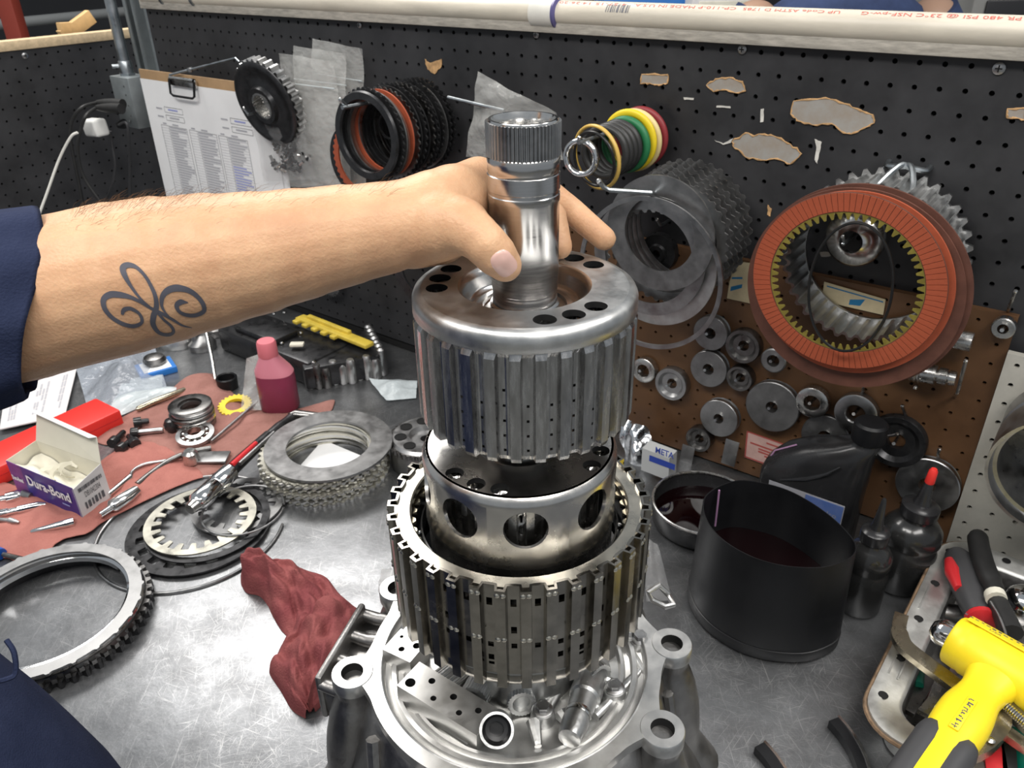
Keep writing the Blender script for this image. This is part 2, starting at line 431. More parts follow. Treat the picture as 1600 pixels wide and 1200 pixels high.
def teeth(n, r0, r1, duty=0.5, ramp=0.12, ph=0.0):
    """polar outline with n trapezoid teeth between r0 and r1"""
    def f(a):
        t = (a * n / (2 * PI) + ph) % 1.0; e = abs(t - 0.5) * 2          # e = 0 at tooth centre
        if e < duty - ramp: return r1
        if e > duty + ramp: return r0
        return r1 + (r0 - r1) * (e - duty + ramp) / (2 * ramp)
    return f
def spline(pts, n=8, closed=False):
    P = [Vector(p) for p in pts]; k = len(P); out = []
    for i in range(k if closed else k - 1):
        a, b = P[i], P[(i + 1) % k]
        p0 = P[i - 1] if (closed or i) else a * 2 - b
        p3 = P[(i + 2) % k] if (closed or i + 2 < k) else b * 2 - a
        for j in range(n):
            t = j / n
            out.append(0.5 * ((2 * a) + (b - p0) * t + (2 * p0 - 5 * a + 4 * b - p3) * t * t + (3 * a - p0 - 3 * b + p3) * t ** 3))
    if not closed: out.append(P[-1])
    return out

# ------------------------------------------------------------------ the setting
G = 0.0254
def pegboard(name, o, xd, nd, n0, n1, r0, r1, mats, rad=0.0030, depth=0.006, skip=None):
    """perforated board: o is one hole; columns n0..n1, rows r0..r1 (downwards)"""
    mb = MB()
    f = lambda u, v, w: o + xd * u + ZUP * v - nd * w
    for r in range(r0, r1):
        for n in range(n0, n1):
            u, v = n * G, -r * G
            if skip and skip(n, r): mb.cell(u - G / 2, u + G / 2, v - G / 2, v + G / 2, f)
            else: mb.cell(u - G / 2, u + G / 2, v - G / 2, v + G / 2, f, (u, v, rad, rad), 2, depth)
    u0, u1, v0, v1 = (n0 - .5) * G, (n1 - .5) * G, -(r1 - .5) * G, -(r0 - .5) * G
    d = depth + 0.004
    c = [f(u0, v0, 0), f(u1, v0, 0), f(u1, v1, 0), f(u0, v1, 0), f(u0, v0, d), f(u1, v0, d), f(u1, v1, d), f(u0, v1, d)]
    mb.add(c, [(4, 7, 6, 5)], 1); mb.add(c, [(0, 4, 5, 1), (1, 5, 6, 2), (2, 6, 7, 3), (3, 7, 4, 0)], 0)
    return mb.build(name, mats, flip=False, smooth=0)
ROWS = 29
wb = struct(pegboard('wall_back', WT + ZUP * 0.0, WD, WN, -51, 24, 0, 23, ['black_board', 'board_gap']))
tag(wb, 'black perforated board along the back of the bench')
wl_ = struct(pegboard('wall_left', LT, LD, LN, -16, 13, 0, 20, ['black_board', 'board_gap'], rad=0.0026))
tag(wl_, 'black perforated board at the left end of the bench')
# board below the perforated rows down to the bench
def wbox(name, m, u0, u1, v0, v1, w0, w1, o=WT, xd=WD, nd=WN):
    mb = MB(); f = frame(o, xd, ZUP, nd)
    mb.rbox(((u0 + u1) / 2, (v0 + v1) / 2, (w0 + w1) / 2), (u1 - u0, v1 - v0, w1 - w0), 0.0015, f)
    return mb.build(name, m)
ZB = -WT.z
struct(wbox('trim_1', 'trim_paint', -51.5 * G, 23.5 * G, 0.5 * G - 0.004, 0.5 * G + 0.017, -0.012, 0.012))
struct(wbox('trim_2', 'board_gap', -51.5 * G, 23.5 * G, ZB, -22.5 * G, -0.012, -0.004))
struct(wbox('trim_3', 'wood', -16.5 * G, 12.5 * G, 0.5 * G, 0.5 * G + 0.020, -0.030, 0.004, LT, LD, LN))
struct(wbox('trim_4', 'board_gap', -16.5 * G, 12.5 * G, -LT.z, -19.5 * G, -0.014, -0.004, LT, LD, LN))
# screws that hold the boards
def screw(p, nd, r, label):
    mb = MB(); mb.lathe([(0, 0.0026), (r * .6, 0.0024), (r, 0.001), (r, -0.002)], 14)
    mb.box((0, 0, 0.0026), (r * 1.1, r * .22, 0.0006), mi=1); mb.box((0, 0, 0.0026), (r * .22, r * 1.1, 0.0006), mi=1)
    tag(mb.build('board_screw', ['steel_grey', 'board_gap'], M=axisM(p, nd)), label, 'screw', 'screws in the boards')
screw(wp(1160, 77, 0.001), WN, 0.0055, 'screw head in the top hole row above the steel plate stack')
screw(wp(1561, 107, 0.001), WN, 0.0062, 'screw head in the top hole row at the far right')
screw(wp(838, 54, 0.001), WN, 0.005, 'screw head in the top hole row above the shaft')
screw(wp(562, 39, 0.001), WN, 0.005, 'screw head in the top hole row above the plastic bags')
screw(lp(39, 87, 0.001), LN, 0.0065, 'bright screw head in the left board')

# bench top: its back edge runs along the board
mb = MB(); Mb = frame(Vector((WT.x, WT.y, 0)), WD, WN, -ZUP)
mb.rbox((-0.45, 0.425, 0.02), (2.9, 0.91, 0.04), 0.003, Mb)
bench = tag(mb.build('workbench', 'bench_top'), 'scratched dark grey metal bench top carrying everything', 'workbench')
for u in (-1.7, 0.85):
    for d in (0.06, 0.72):
        mb = MB(); mb.box((u, d, 0.47), (0.06, 0.06, 0.86), Mb); mb.build('leg', 'steel_dark', bench)
mb = MB(); mb.box((0, 0.8, -0.92), (9, 9, 0.04)); struct(mb.build('floor', 'far_grey'))
mb = MB(); mb.box((-0.4, 4.6, 0.7), (9, 0.05, 3.2)); struct(mb.build('wall_far', 'far_wall'))

# ------------------------------------------------------------------ transmission on the bench
CX, CY = 0.0035, 0.47             # axis of the case and the drums standing in it
case = thing('transmission_case', 'cast aluminium transmission case standing on end in the middle of the bench', 'transmission case', upM((-0.0025, 0.47, 0)))
EARS = [3.6, 40, 75, 108, 143, -173.3, -105, -68, -33.7]
ZF = 0.195
def flange_r(a):
    d = math.degrees(a); best = 0.1215
    for e in EARS:
        t = math.radians(((d - e + 180) % 360) - 180)
        # ear: circle radius .0175 centred at .134, seen along polar angle t
        c, rr = 0.134, 0.0175
        if 0.075 < abs(t) < 0.26: best = max(best, 0.1215 + 0.012 * (1 - abs(t) / 0.26) ** 1.6)
    return best
mb = MB(); N = 720
# flange plate with through holes cut in the ears: outline ring + ear pads with holes
mb.annulus(flange_r, 0.110, ZF - 0.010, ZF - 0.0004, N)
fl = mb.build('flange', 'machined_alu', case, smooth=30)
for e in EARS:
    a = math.radians(e); p = Vector((0.134 * math.cos(a), 0.134 * math.sin(a), ZF))
    m2 = MB(); m2.lathe([(0.0092, 0.0003), (0.0165, 0.0003), (0.0172, -0.0006), (0.0172, -0.012), (0.0092, -0.012)], 32, closed=True)
    m2.lathe([(0.0092, 0.0), (0.0088, -0.004), (0.0088, -0.0105), (0, -0.0105)], 28, mi=1)
    m2.build('bolt_ear', ['machined_alu', 'board_gap'], case, M=Matrix.Translation(p))
    # rib running down from the ear
    m3 = MB(); b = Vector((0.147 * math.cos(a), 0.147 * math.sin(a), 0.07)); c = Vector((0.170 * math.cos(a), 0.170 * math.sin(a), 0.030))
    m3.tube(spline([p + Vector((0, 0, -0.008)), p + Vector((0, 0, -0.03)), p.lerp(b, 0.6) + Vector((0, 0, -0.01)), b, c], 5), [0.0160] * 5 + [0.018, 0.020, 0.022, 0.023, 0.024] + [0.024] * 11, 16)
    m3.build('rib', 'case_alu', case)
mb = MB()
mb.lathe([(0.1115, ZF - 0.009), (0.116, ZF - 0.010), (0.1235, ZF - 0.018), (0.1335, ZF - 0.05), (0.144, ZF - 0.085), (0.160, 0.075), (0.180, 0.03), (0.192, 0.0005), (0.150, 0.0005), (0.118, 0.08), (0.1085, 0.14)], 96)
body = mb.build('case_body', 'case_alu', case)
# long raised webs on the body
for a_, da, w_ in ((-150, 26, .006), (-128, 14, .005), (-12, -14, .005), (-52, 10, .006)):
    m3 = MB(); pts = []
    for k in range(9):
        t = k / 8; a = math.radians(a_ + da * t); r = 0.128 + 0.062 * t ** 1.3; pts.append((r * math.cos(a), r * math.sin(a), ZF - 0.02 - t * 0.165))
    m3.tube(pts, w_, 8); m3.build('web', 'case_alu', case)
# inner bore: bright lip, stepped rings and floor
mb = MB()
mb.lathe([(0.1108, ZF - 0.0005), (0.1098, ZF + 0.0003), (0.1085, ZF - 0.0015), (0.1075, ZF - 0.007), (0.1035, ZF - 0.0085), (0.1020, ZF - 0.0045), (0.0985, ZF - 0.0045), (0.0970, ZF - 0.010), (0.0930, ZF - 0.011), (0.0915, ZF - 0.0075),
          (0.0890, ZF - 0.0075), (0.0875, ZF - 0.014), (0.03, ZF - 0.0145), (0, ZF - 0.0145)], 128)
mb.build('stepped_ring', 'machined_alu', case, smooth=50)
ZP = ZF - 0.0145
# long side rail with pockets at the left
rail = MB(); ra = math.radians(168)
Mr = frame(Vector((0.150 * math.cos(ra), 0.150 * math.sin(ra) + 0.0, ZF - 0.034)), Vector((math.cos(math.radians(74)), math.sin(math.radians(74)), 0)), Vector((-math.sin(math.radians(74)), math.cos(math.radians(74)), 0)), ZUP)
rail.rbox((0, 0.006, -0.004), (0.090, 0.007, 0.050), 0.003, Mr)
rail.rbox((0, -0.014, -0.012), (0.086, 0.044, 0.030), 0.006, Mr)
for k in (-0.041, -0.013, 0.015, 0.041): rail.tube([Mr @ Vector((k, 0.006, 0.010)), Mr @ Vector((k, -0.010, 0.007)), Mr @ Vector((k, -0.034, 0.010))], [0.0055, 0.0062, 0.008], 12)
rail.build('side_rail', 'case_alu', case)
mb = MB(); mb.tube([bp(1012, 925, 0.14), bp(1030, 915, 0.14), bp(1045, 930, 0.13), bp(1052, 945, 0.13), bp(1040, 948, 0.13), bp(1020, 938, 0.13)], 0.003, 8, closed=True)
o = mb.build('lifting_eye', 'cast_alu', case, M=upM((-0.0025, 0.47, 0)).inverted())

# pump cover inside the bore
pump = thing('pump_cover', 'bright cast pump cover with ports and bolts under the lower drum', 'pump cover', upM((-0.0025, 0.47, ZP)))
PO = Vector((-0.0025, 0.47, ZP))
def hexbolt(parent, p, label=None):
    mb = MB(); mb.lathe([(0.0105, -0.012), (0.0092, 0.0), (0.0088, 0.002), (0, 0.002)], 24); mb.build('bolt_boss', 'cast_alu', parent, M=Matrix.Translation(p))
    b = MB(); b.lathe([(0.0078, 0.002), (0.0078, 0.0034), (0.0064, 0.0042), (0, 0.0042)], 24)
    b.prism([(0.0055 * math.cos(PI * k / 3), 0.0055 * math.sin(PI * k / 3)) for k in range(6)], 0.0042, 0.0082)
    b.lathe([(0.0038, 0.0083), (0.003, 0.0078), (0, 0.0078)], 12, mi=1)
    b.build('hex_bolt', ['steel_grey', 'steel_dark'], parent, M=Matrix.Translation(p))
for q in ((1000, 997), (960, 1074), (848, 1108)):
    p = bp(*q, ZP + 0.012); hexbolt(pump, p - PO + Vector((0, 0, -0.003)))
# port block: sloping plate with drilled holes
def port_plate(a, b, wid, h, holes, name):
    a, b = Vector(a), Vector(b); x = (b - a).normalized(); y = ZUP.cross(x).normalized(); z = x.cross(y); Lh = (b - a).length
    M = frame(a, x, y, z); f = lambda u, v, w_: (u, v, -w_)
    mb = MB(); us = [0.0] + [hh[0] for hh in holes] + [Lh]
    edges = [0.0] + [(holes[i][0] + holes[i + 1][0]) / 2 for i in range(len(holes) - 1)] + [Lh]
    for i, (hu, hv, hr) in enumerate(holes):
        mb.cell(edges[i], edges[i + 1], -wid / 2, wid / 2, f, (hu, hv, hr, hr), 6, 0.008, 0, 1)
    mb.add([(0, -wid / 2, 0), (Lh, -wid / 2, 0), (Lh, -wid / 2, -h), (0, -wid / 2, -h)], [(0, 1, 2, 3)])
    mb.add([(0, wid / 2, 0), (Lh, wid / 2, 0), (Lh, wid / 2, -h), (0, wid / 2, -h)], [(0, 1, 2, 3)])
    mb.add([(0, -wid / 2, 0), (0, wid / 2, 0), (0, wid / 2, -h), (0, -wid / 2, -h)], [(0, 1, 2, 3)])
    mb.add([(Lh, -wid / 2, 0), (Lh, wid / 2, 0), (Lh, wid / 2, -h), (Lh, -wid / 2, -h)], [(0, 1, 2, 3)])
    return mb.build(name, ['machined_alu', 'board_gap'], pump, M=M, flip=False, smooth=0)
A, B = bp(638, 1052, ZP + 0.026) - PO, bp(762, 1128, ZP + 0.022) - PO
port_plate(A, B, 0.028, 0.024, [(0.007, -0.006, 0.0042), (0.020, 0.005, 0.0028), (0.031, -0.007, 0.0024), (0.043, 0.003, 0.0028), (0.055, -0.006, 0.0024), (0.066, 0.004, 0.0026)], 'port_block')
A, B = bp(612, 998, ZP + 0.022) - PO, bp(655, 1018, ZP + 0.022) - PO
port_plate(A, B, 0.026, 0.022, [(0.006, 0.006, 0.0016), (0.014, -0.005, 0.0026), (0.023, 0.004, 0.0032)], 'port_block')
# valve bores: hollow barrel towards the viewer, plugged barrel to its right
d = Vector((0.02, -0.66, 0.75)).normalized(); p = bp(776, 1141, ZP + 0.030) - PO
mb = MB(); mb.lathe([(0.0125, -0.045), (0.0132, -0.004), (0.0128, 0.0), (0.0108, 0.0)], 36, M=axisM(p, d)); o = mb.build('valve_bore', 'cast_alu', pump)
mb = MB(); mb.lathe([(0.0107, -0.0004), (0.0103, -0.002), (0.0085, -0.010), (0.0055, -0.0102), (0.0052, -0.020), (0, -0.020)], 32, M=axisM(p, d)); mb.build('bore_sleeve', 'black_gloss', pump)
p = bp(903, 1118, ZP + 0.012) - PO; d = Vector((-0.30, -0.80, 0.10)).normalized()
mb = MB(); mb.lathe([(0.0118, -0.058), (0.0118, -0.040), (0.0128, -0.038), (0.0128, -0.020), (0.0110, -0.018), (0.0102, -0.004), (0.0102, 0.016), (0.0085, 0.024), (0, 0.026)], 32, M=axisM(p, d)); mb.build('valve_barrel', 'cast_alu', pump)
mb = MB(); mb.lathe([(0.0105, -0.003), (0.0108, -0.001), (0.0108, 0.001), (0.0105, 0.002)], 32, M=axisM(p, d)); mb.build('retainer_clip', 'steel_bright', pump)
# ridges between the ports and three green inspection dots
for a, b in (((672, 1118), (735, 1160)), ((870, 1085), (842, 1130)), ((930, 1120), (1010, 1040)), ((985, 1020), (1010, 1060))):
    pa, pb = bp(*a, ZP + 0.004) - PO, bp(*b, ZP + 0.004) - PO; mb = MB(); mb.tube([pa, pa.lerp(pb, .5), pb], [0.004, 0.0046, 0.004], 10); mb.build('ridge', 'cast_alu', pump)
mb = MB(); mb.lathe([(0.046, 0.0), (0.046, 0.012), (0.040, 0.03), (0.036, 0.085), (0, 0.085)], 48, M=Matrix.Translation((0.006, 0, 0))); mb.build('hub', 'cast_alu', pump)
mb = MB()
for k in range(16):
    a = math.radians(-170 + k * 22); mb.tube([(0.06 * math.cos(a) + .006, 0.06 * math.sin(a), 0.006), (0.080 * math.cos(a) + .006, 0.080 * math.sin(a), 0.003)], [0.006, 0.003], 8)
mb.build('hub_rib', 'cast_alu', pump)
for q, dd, rr_, ln in (((690, 1068), (-0.5, -0.6, .1), .0115, .030), ((740, 1092), (-.25, -.8, .2), .0120, .030), ((815, 1098), (.1, -.9, .15), .0115, .028), ((935, 1058), (.55, -.7, .1), .0125, .034), ((655, 985), (-.9, -.2, .1), .011, .026), ((985, 985), (.9, -.2, .1), .011, .026)):
    pp = bp(*q, ZP + .012) - PO; mk = MB(); mk.annulus(teeth(26, rr_ - .0007, rr_, .5, .2), rr_ - .004, -ln, .002, 208, M=axisM(pp, dd)); mk.lathe([(rr_ - .004, .002), (rr_ - .005, -.003), (0, -.003)], 24, M=axisM(pp, dd)); mk.build('knurled_boss', 'cast_alu', pump, smooth=20)
for i, (q, r) in enumerate((((990, 1055), 0.0028), ((985, 1066), 0.0028), ((978, 1079), 0.0022))):
    mb = MB(); mb.lathe([(r, 0.0), (r, 0.0003), (0, 0.0004)], 14); mb.build('paint_dot', 'green_ink', pump, M=Matrix.Translation(bp(*q, ZP + 0.0006) - PO))

# ------------------------------------------------------------------ drums
def wave_wall(n, r0, r1, z0, z1, duty, ramp, zs, slots=None, thick=0.0022, sub=3, name='shell', vals=None):
    """splined wall: n trapezoid splines between radii r0 (valley) and r1 (land); slots(i, kind, j) leaves faces out"""
    ang = []                                     # (angle, radius, tag)
    for i in range(n):
        c = 2 * PI * i / n; s = 2 * PI / n
        hl, hr = duty * s / 2, ramp * s
        for k in range(sub): ang.append((c - hl + 2 * hl * k / sub, r1, ('L', i, k)))
        ang.append((c + hl, r1, ('D', i, 0)))
        v0, v1 = c + hl + hr, c + s - hl - hr
        for k in range(sub): ang.append((v0 + (v1 - v0) * (vals[k] if vals else k / sub), r0, ('V', i, k)))
        ang.append((v1, r0, ('U', i, 0)))
    vs = []; fs = []; m = len(ang); Z = len(zs)
    for z in zs:
        for a, r, t in ang: vs.append((r * math.cos(a), r * math.sin(a), z))
    for j in range(Z - 1):
        for k in range(m):
            t = ang[k][2]
            if slots and slots(t[1], t[0], t[2], j): continue
            k2 = (k + 1) % m; fs.append((j * m + k, j * m + k2, (j + 1) * m + k2, (j + 1) * m + k))
    mb = MB(); mb.add(vs, fs); return mb

# lower drum: splined shell with a castellated rim and slots
LZ0, LZ1, LR = 0.272, 0.358, 0.0966
lower = thing('lower_drum', 'large splined steel clutch drum with slots seated in the transmission case', 'clutch drum', upM((CX, CY, LZ0), 0.03))
NS = 36; H = LZ1 - LZ0
zs = [-0.003, 0.0075, 0.013, 0.0155, 0.0175, 0.0225, 0.030, 0.0345, 0.044, 0.050, 0.0560, 0.0625, 0.068, 0.0745, 0.082, H]
def lslot(i, kind, k, j):
    if kind != 'V' or k != 1: return False
    front = (i % 7)
    if j in (4,) and front in (0, 1, 4): return True
    if j in (2,) and front in (1, 4): return True
    if j in (6,): return True
    if j in (12,): return True
    if j == 8 and front in (2, 5): return True
    return False
mb = wave_wall(NS, 0.0912, LR, 0, H, 0.40, 0.06, zs, lslot, vals=[0, .24, .76])
sh = mb.build('shell', 'drum_warm', lower, flip=False)
modified(sh, ('SOLIDIFY', dict(thickness=0.0022, offset=-1.0))); sh.data.polygons.foreach_set('use_smooth', [False] * len(sh.data.polygons))
# dents where the lands are staked, two rows
mb = MB()
for i in range(NS):
    a = 2 * PI * i / NS
    for z, s in ((H - 0.004, 1.0), (H * 0.50, 1.0)):
        for q in (-1, 1):
            aa = a + q * 0.020; mb.lathe([(0, 0.0014), (0.0013, 0.0009), (0.0021, 0.0)], 8, M=axisM(((LR - .0003) * math.cos(aa), (LR - .0003) * math.sin(aa), z), (math.cos(aa), math.sin(aa), 0)))
mb.build('stake_marks', 'drum_ring', lower)['kind'] = 'stuff'
mb = MB(); mb.lathe([(0.0902, H - 0.010), (0.0902, H - 0.0035), (0.0898, H - 0.0025), (0.0805, H - 0.0025), (0.0795, H - 0.0035), (0.0795, H - 0.009)], 128); mb.build('snap_ring', 'drum_ring', lower)
mb = MB(); mb.annulus(0.0838, teeth(44, 0.0795, 0.0765, 0.5, 0.1), H - 0.016, H - 0.012, 352); mb.build('inner_plate', 'brass_steel', lower)
mb = MB(); mb.lathe([(0.0785, H - 0.014), (0.0785, H - 0.055), (0.068, H - 0.06), (0.04, H - 0.06)], 96); mb.build('inner_sleeve', 'black_gloss', lower)
mb = MB(); mb.lathe([(0.0905, 0.006), (0.0918, 0.004), (0.0918, -0.0035), (0.0905, -0.0060), (0.0865, -0.0070), (0.05, -0.0070), (0.05, -0.002), (0.086, -0.001)], 128, closed=True); mb.build('base_flange', 'drum_warm', lower)
mb = MB(); mb.lathe([(0.0735, H - 0.017), (0.0722, H - 0.0165), (0.072, H - 0.03), (0.0775, H - 0.031)], 96)
mb.build('inner_lip', 'black_gloss', lower)
mb = MB()
for k in range(14):
    a = 2 * PI * k / 14; mb.lathe([(0.0, 0.003), (0.0026, 0.002), (0.003, 0.0)], 10, M=Matrix.Translation((0.0755 * math.cos(a), 0.0755 * math.sin(a), H - 0.030)))
mb.build('stop_pin', 'steel_bright', lower)

# middle drum: smooth shell with round windows
MZ = 0.409; MR = 0.0690
mid = thing('middle_drum', 'smooth steel drum with round side windows between the two splined drums', 'clutch drum', upM((CX + 0.001, CY, 0.30)))
mb = MB(); f = lambda u, v, w_: ((MR - w_) * math.cos(u), (MR - w_) * math.sin(u), v)
wins = [-127, -87.7, -45, -4, 36, 76, 115, 155, -166]; half = math.radians(18)
cells = sorted((math.radians(x) for x in wins)); zc, zr = 0.0845, 0.0150
for i, c in enumerate(cells):
    nx = cells[(i + 1) % len(cells)] + (2 * PI if i == len(cells) - 1 else 0)
    mb.cell(c - half, c + half, zc - 0.021, zc + 0.0165, f, (c, zc, zr / MR, zr), 8, 0.0025)
    g0, g1 = c + half, nx - half
    for k in range(3): mb.cell(g0 + (g1 - g0) * k / 3, g0 + (g1 - g0) * (k + 1) / 3, zc - 0.021, zc + 0.0165, f)
mb.build('window_band', 'mid_steel', mid, flip=False, smooth=60)
T = MZ - 0.30
mb = MB(); mb.lathe([(MR, zc + 0.0165), (MR, T - 0.006), (MR - 0.0012, T - 0.0025), (MR - 0.0045, T)], 96); mb.build('shoulder', 'mid_steel', mid, smooth=60)
mb = MB(); mb.lathe([(MR, zc - 0.021), (MR, 0.055), (MR + 0.0005, 0.052), (MR - 0.001, 0.05), (MR - 0.001, 0.01)], 96); mb.build('lower_band', 'mid_steel', mid, smooth=60)
# lid with drilled holes
def drilled_lid(parent, r_in, r_out, z, holes, rc, rh, m, dark='board_gap'):
    mb = MB(); f = lambda u, v, w_: (v * math.cos(u), v * math.sin(u), z - w_)
    hs = sorted(math.radians(x) % (2 * PI) for x in holes); hw = math.radians(8.0); prev = None
    spans = []
    for h in hs: spans.append((h - hw, h + hw, h))
    v0, v1 = rc - rh * 1.35, rc + rh * 1.35
    full = []
    for i, (a, b, h) in enumerate(spans):
        nxt = spans[(i + 1) % len(spans)][0] + (2 * PI if i == len(spans) - 1 else 0)
        full.append((a, b, h))
        k = max(1, int((nxt - b) / 0.07)) if nxt - b > 1e-4 else 0
        for q in range(k): full.append((b + (nxt - b) * q / k, b + (nxt - b) * (q + 1) / k, None))
    for a, b, h in full:
        mb.cell(a, b, v0, v1, f, None if h is None else (h, rc, rh / rc, rh), 6, 0.004, 0, 1 if h is not None else 0)
        for q in range(4):
            s, e = a + (b - a) * q / 4, a + (b - a) * (q + 1) / 4
            mb.cell(s, e, r_in, v0, f); mb.cell(s, e, v1, r_out, f)
    return mb.build('lid', [m, 'board_gap'], parent, flip=False, smooth=25)
drilled_lid(mid, 0.032, MR - 0.0045, T, [-139, -120, -103.5, -34, -15, 4, 85, 104, 123], 0.0578, 0.0062, 'mid_steel')
mb = MB(); mb.lathe([(0.032, T), (0.030, T - 0.002), (0.029, T - 0.006), (0.024, T - 0.006), (0.023, T + 0.012), (0.018, T + 0.013), (0, T + 0.013)], 64); mb.build('hub', 'steel_bright', mid)
# drum seen through the windows
mb = wave_wall(30, 0.0535, 0.0575, 0, 0, 0.45, 0.06, [0.03, 0.068, 0.074, 0.078, 0.084, 0.088, 0.092, 0.104], lambda i, t, k, j: t == 'V' and k == 1 and j in (1, 3, 5) and i % 2 == 0)
o = mb.build('inner_hub', 'steel', mid, flip=False); modified(o, ('SOLIDIFY', dict(thickness=0.0015, offset=-1.0)))

# upper drum with its shaft, held up by the hand
UXc, UYc = 0.0092, 0.47
upper = thing('upper_drum', 'splined steel drum with drilled top and tall shaft, held up by the hand', 'clutch drum', upM((UXc, UYc, 0.439)))
R = 0.0722; T = 0.5275 - 0.439
holes = [-79.4, -60.6, -42.0, -175, 168.0, 150, 51.7, 33.2, 70.3]
drilled_lid(upper, 0.0425, R - 0.0065, T, holes, 0.0555, 0.0070, 'steel_satin')
mb = MB(); mb.lathe([(R - 0.0065, T), (R - 0.004, T - 0.0006), (R - 0.0018, T - 0.0022), (R - 0.0006, T - 0.005), (R - 0.0004, T - 0.0135), (R - 0.002, T - 0.0145)], 128); mb.build('shoulder', 'steel_satin', upper, smooth=60)
mb = MB(); mb.lathe([(0.0425, T), (0.0405, T - 0.0012), (0.0385, T - 0.005), (0.037, T - 0.012), (0.0355, T - 0.0145), (0.031, T - 0.015), (0.0305, T - 0.0135), (0.027, T - 0.0135), (0.0265, T - 0.016), (0.018, T - 0.016)], 96); mb.build('recess', 'steel_turned', upper, smooth=60)
NU = 30; SH = T - 0.0140
zs = [0.0, 0.003] + sum(([0.006 + 0.0105 * k, 0.0078 + 0.0105 * k] for k in range(5)), []) + [0.062, SH - 0.004, SH]
def uslot(i, kind, k, j):
    if kind != 'V' or k != 2: return False
    if j in (2, 4, 6, 8): return (i * 7) % 9 != 4 or j != 8
    if j == 10: return i % 3 == 0
    return False
mb = wave_wall(NU, 0.0680, 0.0720, 0, SH, 0.42, 0.075, zs, uslot, sub=5)
# a narrow centre column makes the oil holes small
ring = len(mb.v) // len(zs); per = ring // NU
for zi in range(len(zs)):
    for i in range(NU):
        b = zi * ring + i * per + 6
        c0, c1 = mb.v[b], mb.v[b + 5] if b + 5 < len(mb.v) else mb.v[b + 4]
        vals = [0.0, 0.20, 0.36, 0.64, 0.80]
        v1 = mb.v[zi * ring + i * per + 11]
        a0 = math.atan2(c0.y, c0.x); a1 = math.atan2(v1.y, v1.x)
        if a1 < a0: a1 += 2 * PI
        for k, t in enumerate(vals):
            a = a0 + (a1 - a0) * t; rr = 0.0680 - (0.0003 if k in (2, 3) else 0.0)
            mb.v[b + k] = Vector((rr * math.cos(a), rr * math.sin(a), zs[zi]))
        if zi == len(zs) - 1:                      # splines run out rounded below the rim
            for k in range(per):
                p = mb.v[zi * ring + i * per + k]; r_ = math.hypot(p.x, p.y); s = 0.0700 / r_
                mb.v[zi * ring + i * per + k] = Vector((p.x * s, p.y * s, p.z))
        if zi == 0:
            for k in range(per):
                p = mb.v[zi * ring + i * per + k]; mb.v[zi * ring + i * per + k] = Vector((p.x * .985, p.y * .985, p.z))
o = mb.build('splined_shell', 'steel_spline', upper, flip=False)
modified(o, ('SOLIDIFY', dict(thickness=0.0018, offset=-1.0))); o.data.polygons.foreach_set('use_smooth', [False] * len(o.data.polygons))
mb = MB(); mb.lathe([(0.0668, SH + 0.0), (0.0705, SH - 0.0005), (0.0705, SH + 0.002)], 96); mb.build('run_out', 'steel_bright', upper)
mb = MB(); mb.lathe([(0.066, 0.004), (0.030, 0.004), (0.028, -0.006), (0.022, -0.006), (0.0215, -0.022), (0, -0.022)], 64); mb.build('underside', 'steel_dark', upper)
# shaft
S0 = T - 0.016; S1 = 0.628 - 0.439
mb = MB()
prof = [(0.0222, S0), (0.0222, S0 + 0.004), (0.0206, S0 + 0.005), (0.0206, S0 + 0.011), (0.0203, S0 + 0.0115), (0.0203, S0 + 0.013), (0.0208, S0 + 0.0135), (0.0208, S0 + 0.0225), (0.0213, S0 + 0.0235), (0.0213, S0 + 0.070),
        (0.0216, S0 + 0.0705), (0.0216, S0 + 0.0745), (0.0211, S0 + 0.075), (0.0211, S0 + 0.077), (0.0217, S0 + 0.0775), (0.0217, S1 - 0.030), (0.0212, S1 - 0.0296), (0.0212, S1 - 0.0280), (0.0216, S1 - 0.0275), (0.0216, S1 - 0.0205), (0.0208, S1 - 0.0195)]
mb.lathe(prof, 96); shaft = mb.build('shaft', 'steel_turned', upper, smooth=40)
mb = MB(); ft = teeth(56, 0.0207, 0.0220, 0.46, 0.16)
mb.annulus(ft, 0.0188, S1 - 0.0195, S1 - 0.0005, 56 * 8); mb.build('spline_teeth', 'steel_grey', shaft, smooth=20)
mb = MB(); mb.lathe([(0.0206, S1 - 0.0008), (0.0206, S1), (0.0200, S1 + 0.0008), (0.0186, S1 + 0.0008), (0.0178, S1 - 0.0015), (0.0172, S1 - 0.004), (0.0172, S1 - 0.05), (0, S1 - 0.05)], 72); mb.build('bore', 'steel_bright', shaft, smooth=40)

# ------------------------------------------------------------------ things along the top of the boards
def wz(px, py, off=0.0): return wp(px, py, off).z
PZ = wp(1500, 48, 0.0).z; PR = 0.0167
pc = frame(Vector((WT.x, WT.y, PZ)), WD, ZUP, WN)            # pipe axis runs along local x
pipe = thing('pvc_pipe', 'long white plastic water pipe lying along the top of the back board', 'pipe', pc)
Mx = Matrix(((0, 0, 1, 0), (1, 0, 0, 0), (0, 1, 0, 0), (0, 0, 0, 1)))   # lathe axis -> local x
def on_u(px, py): return (wp(px, py, 0.0) - WT).dot(WD)
mb = MB(); mb.lathe([(PR, -1.30), (PR, 0.62)], 32, M=Mx); mb.build('pipe_run', 'pvc', pipe)
uc = on_u(856, 20)
mb = MB(); mb.lathe([(PR, uc - 0.021), (PR + 0.004, uc - 0.020), (PR + 0.004, uc + 0.020), (PR, uc + 0.021)], 32, M=Mx); mb.build('coupling', 'pvc_fit', pipe)
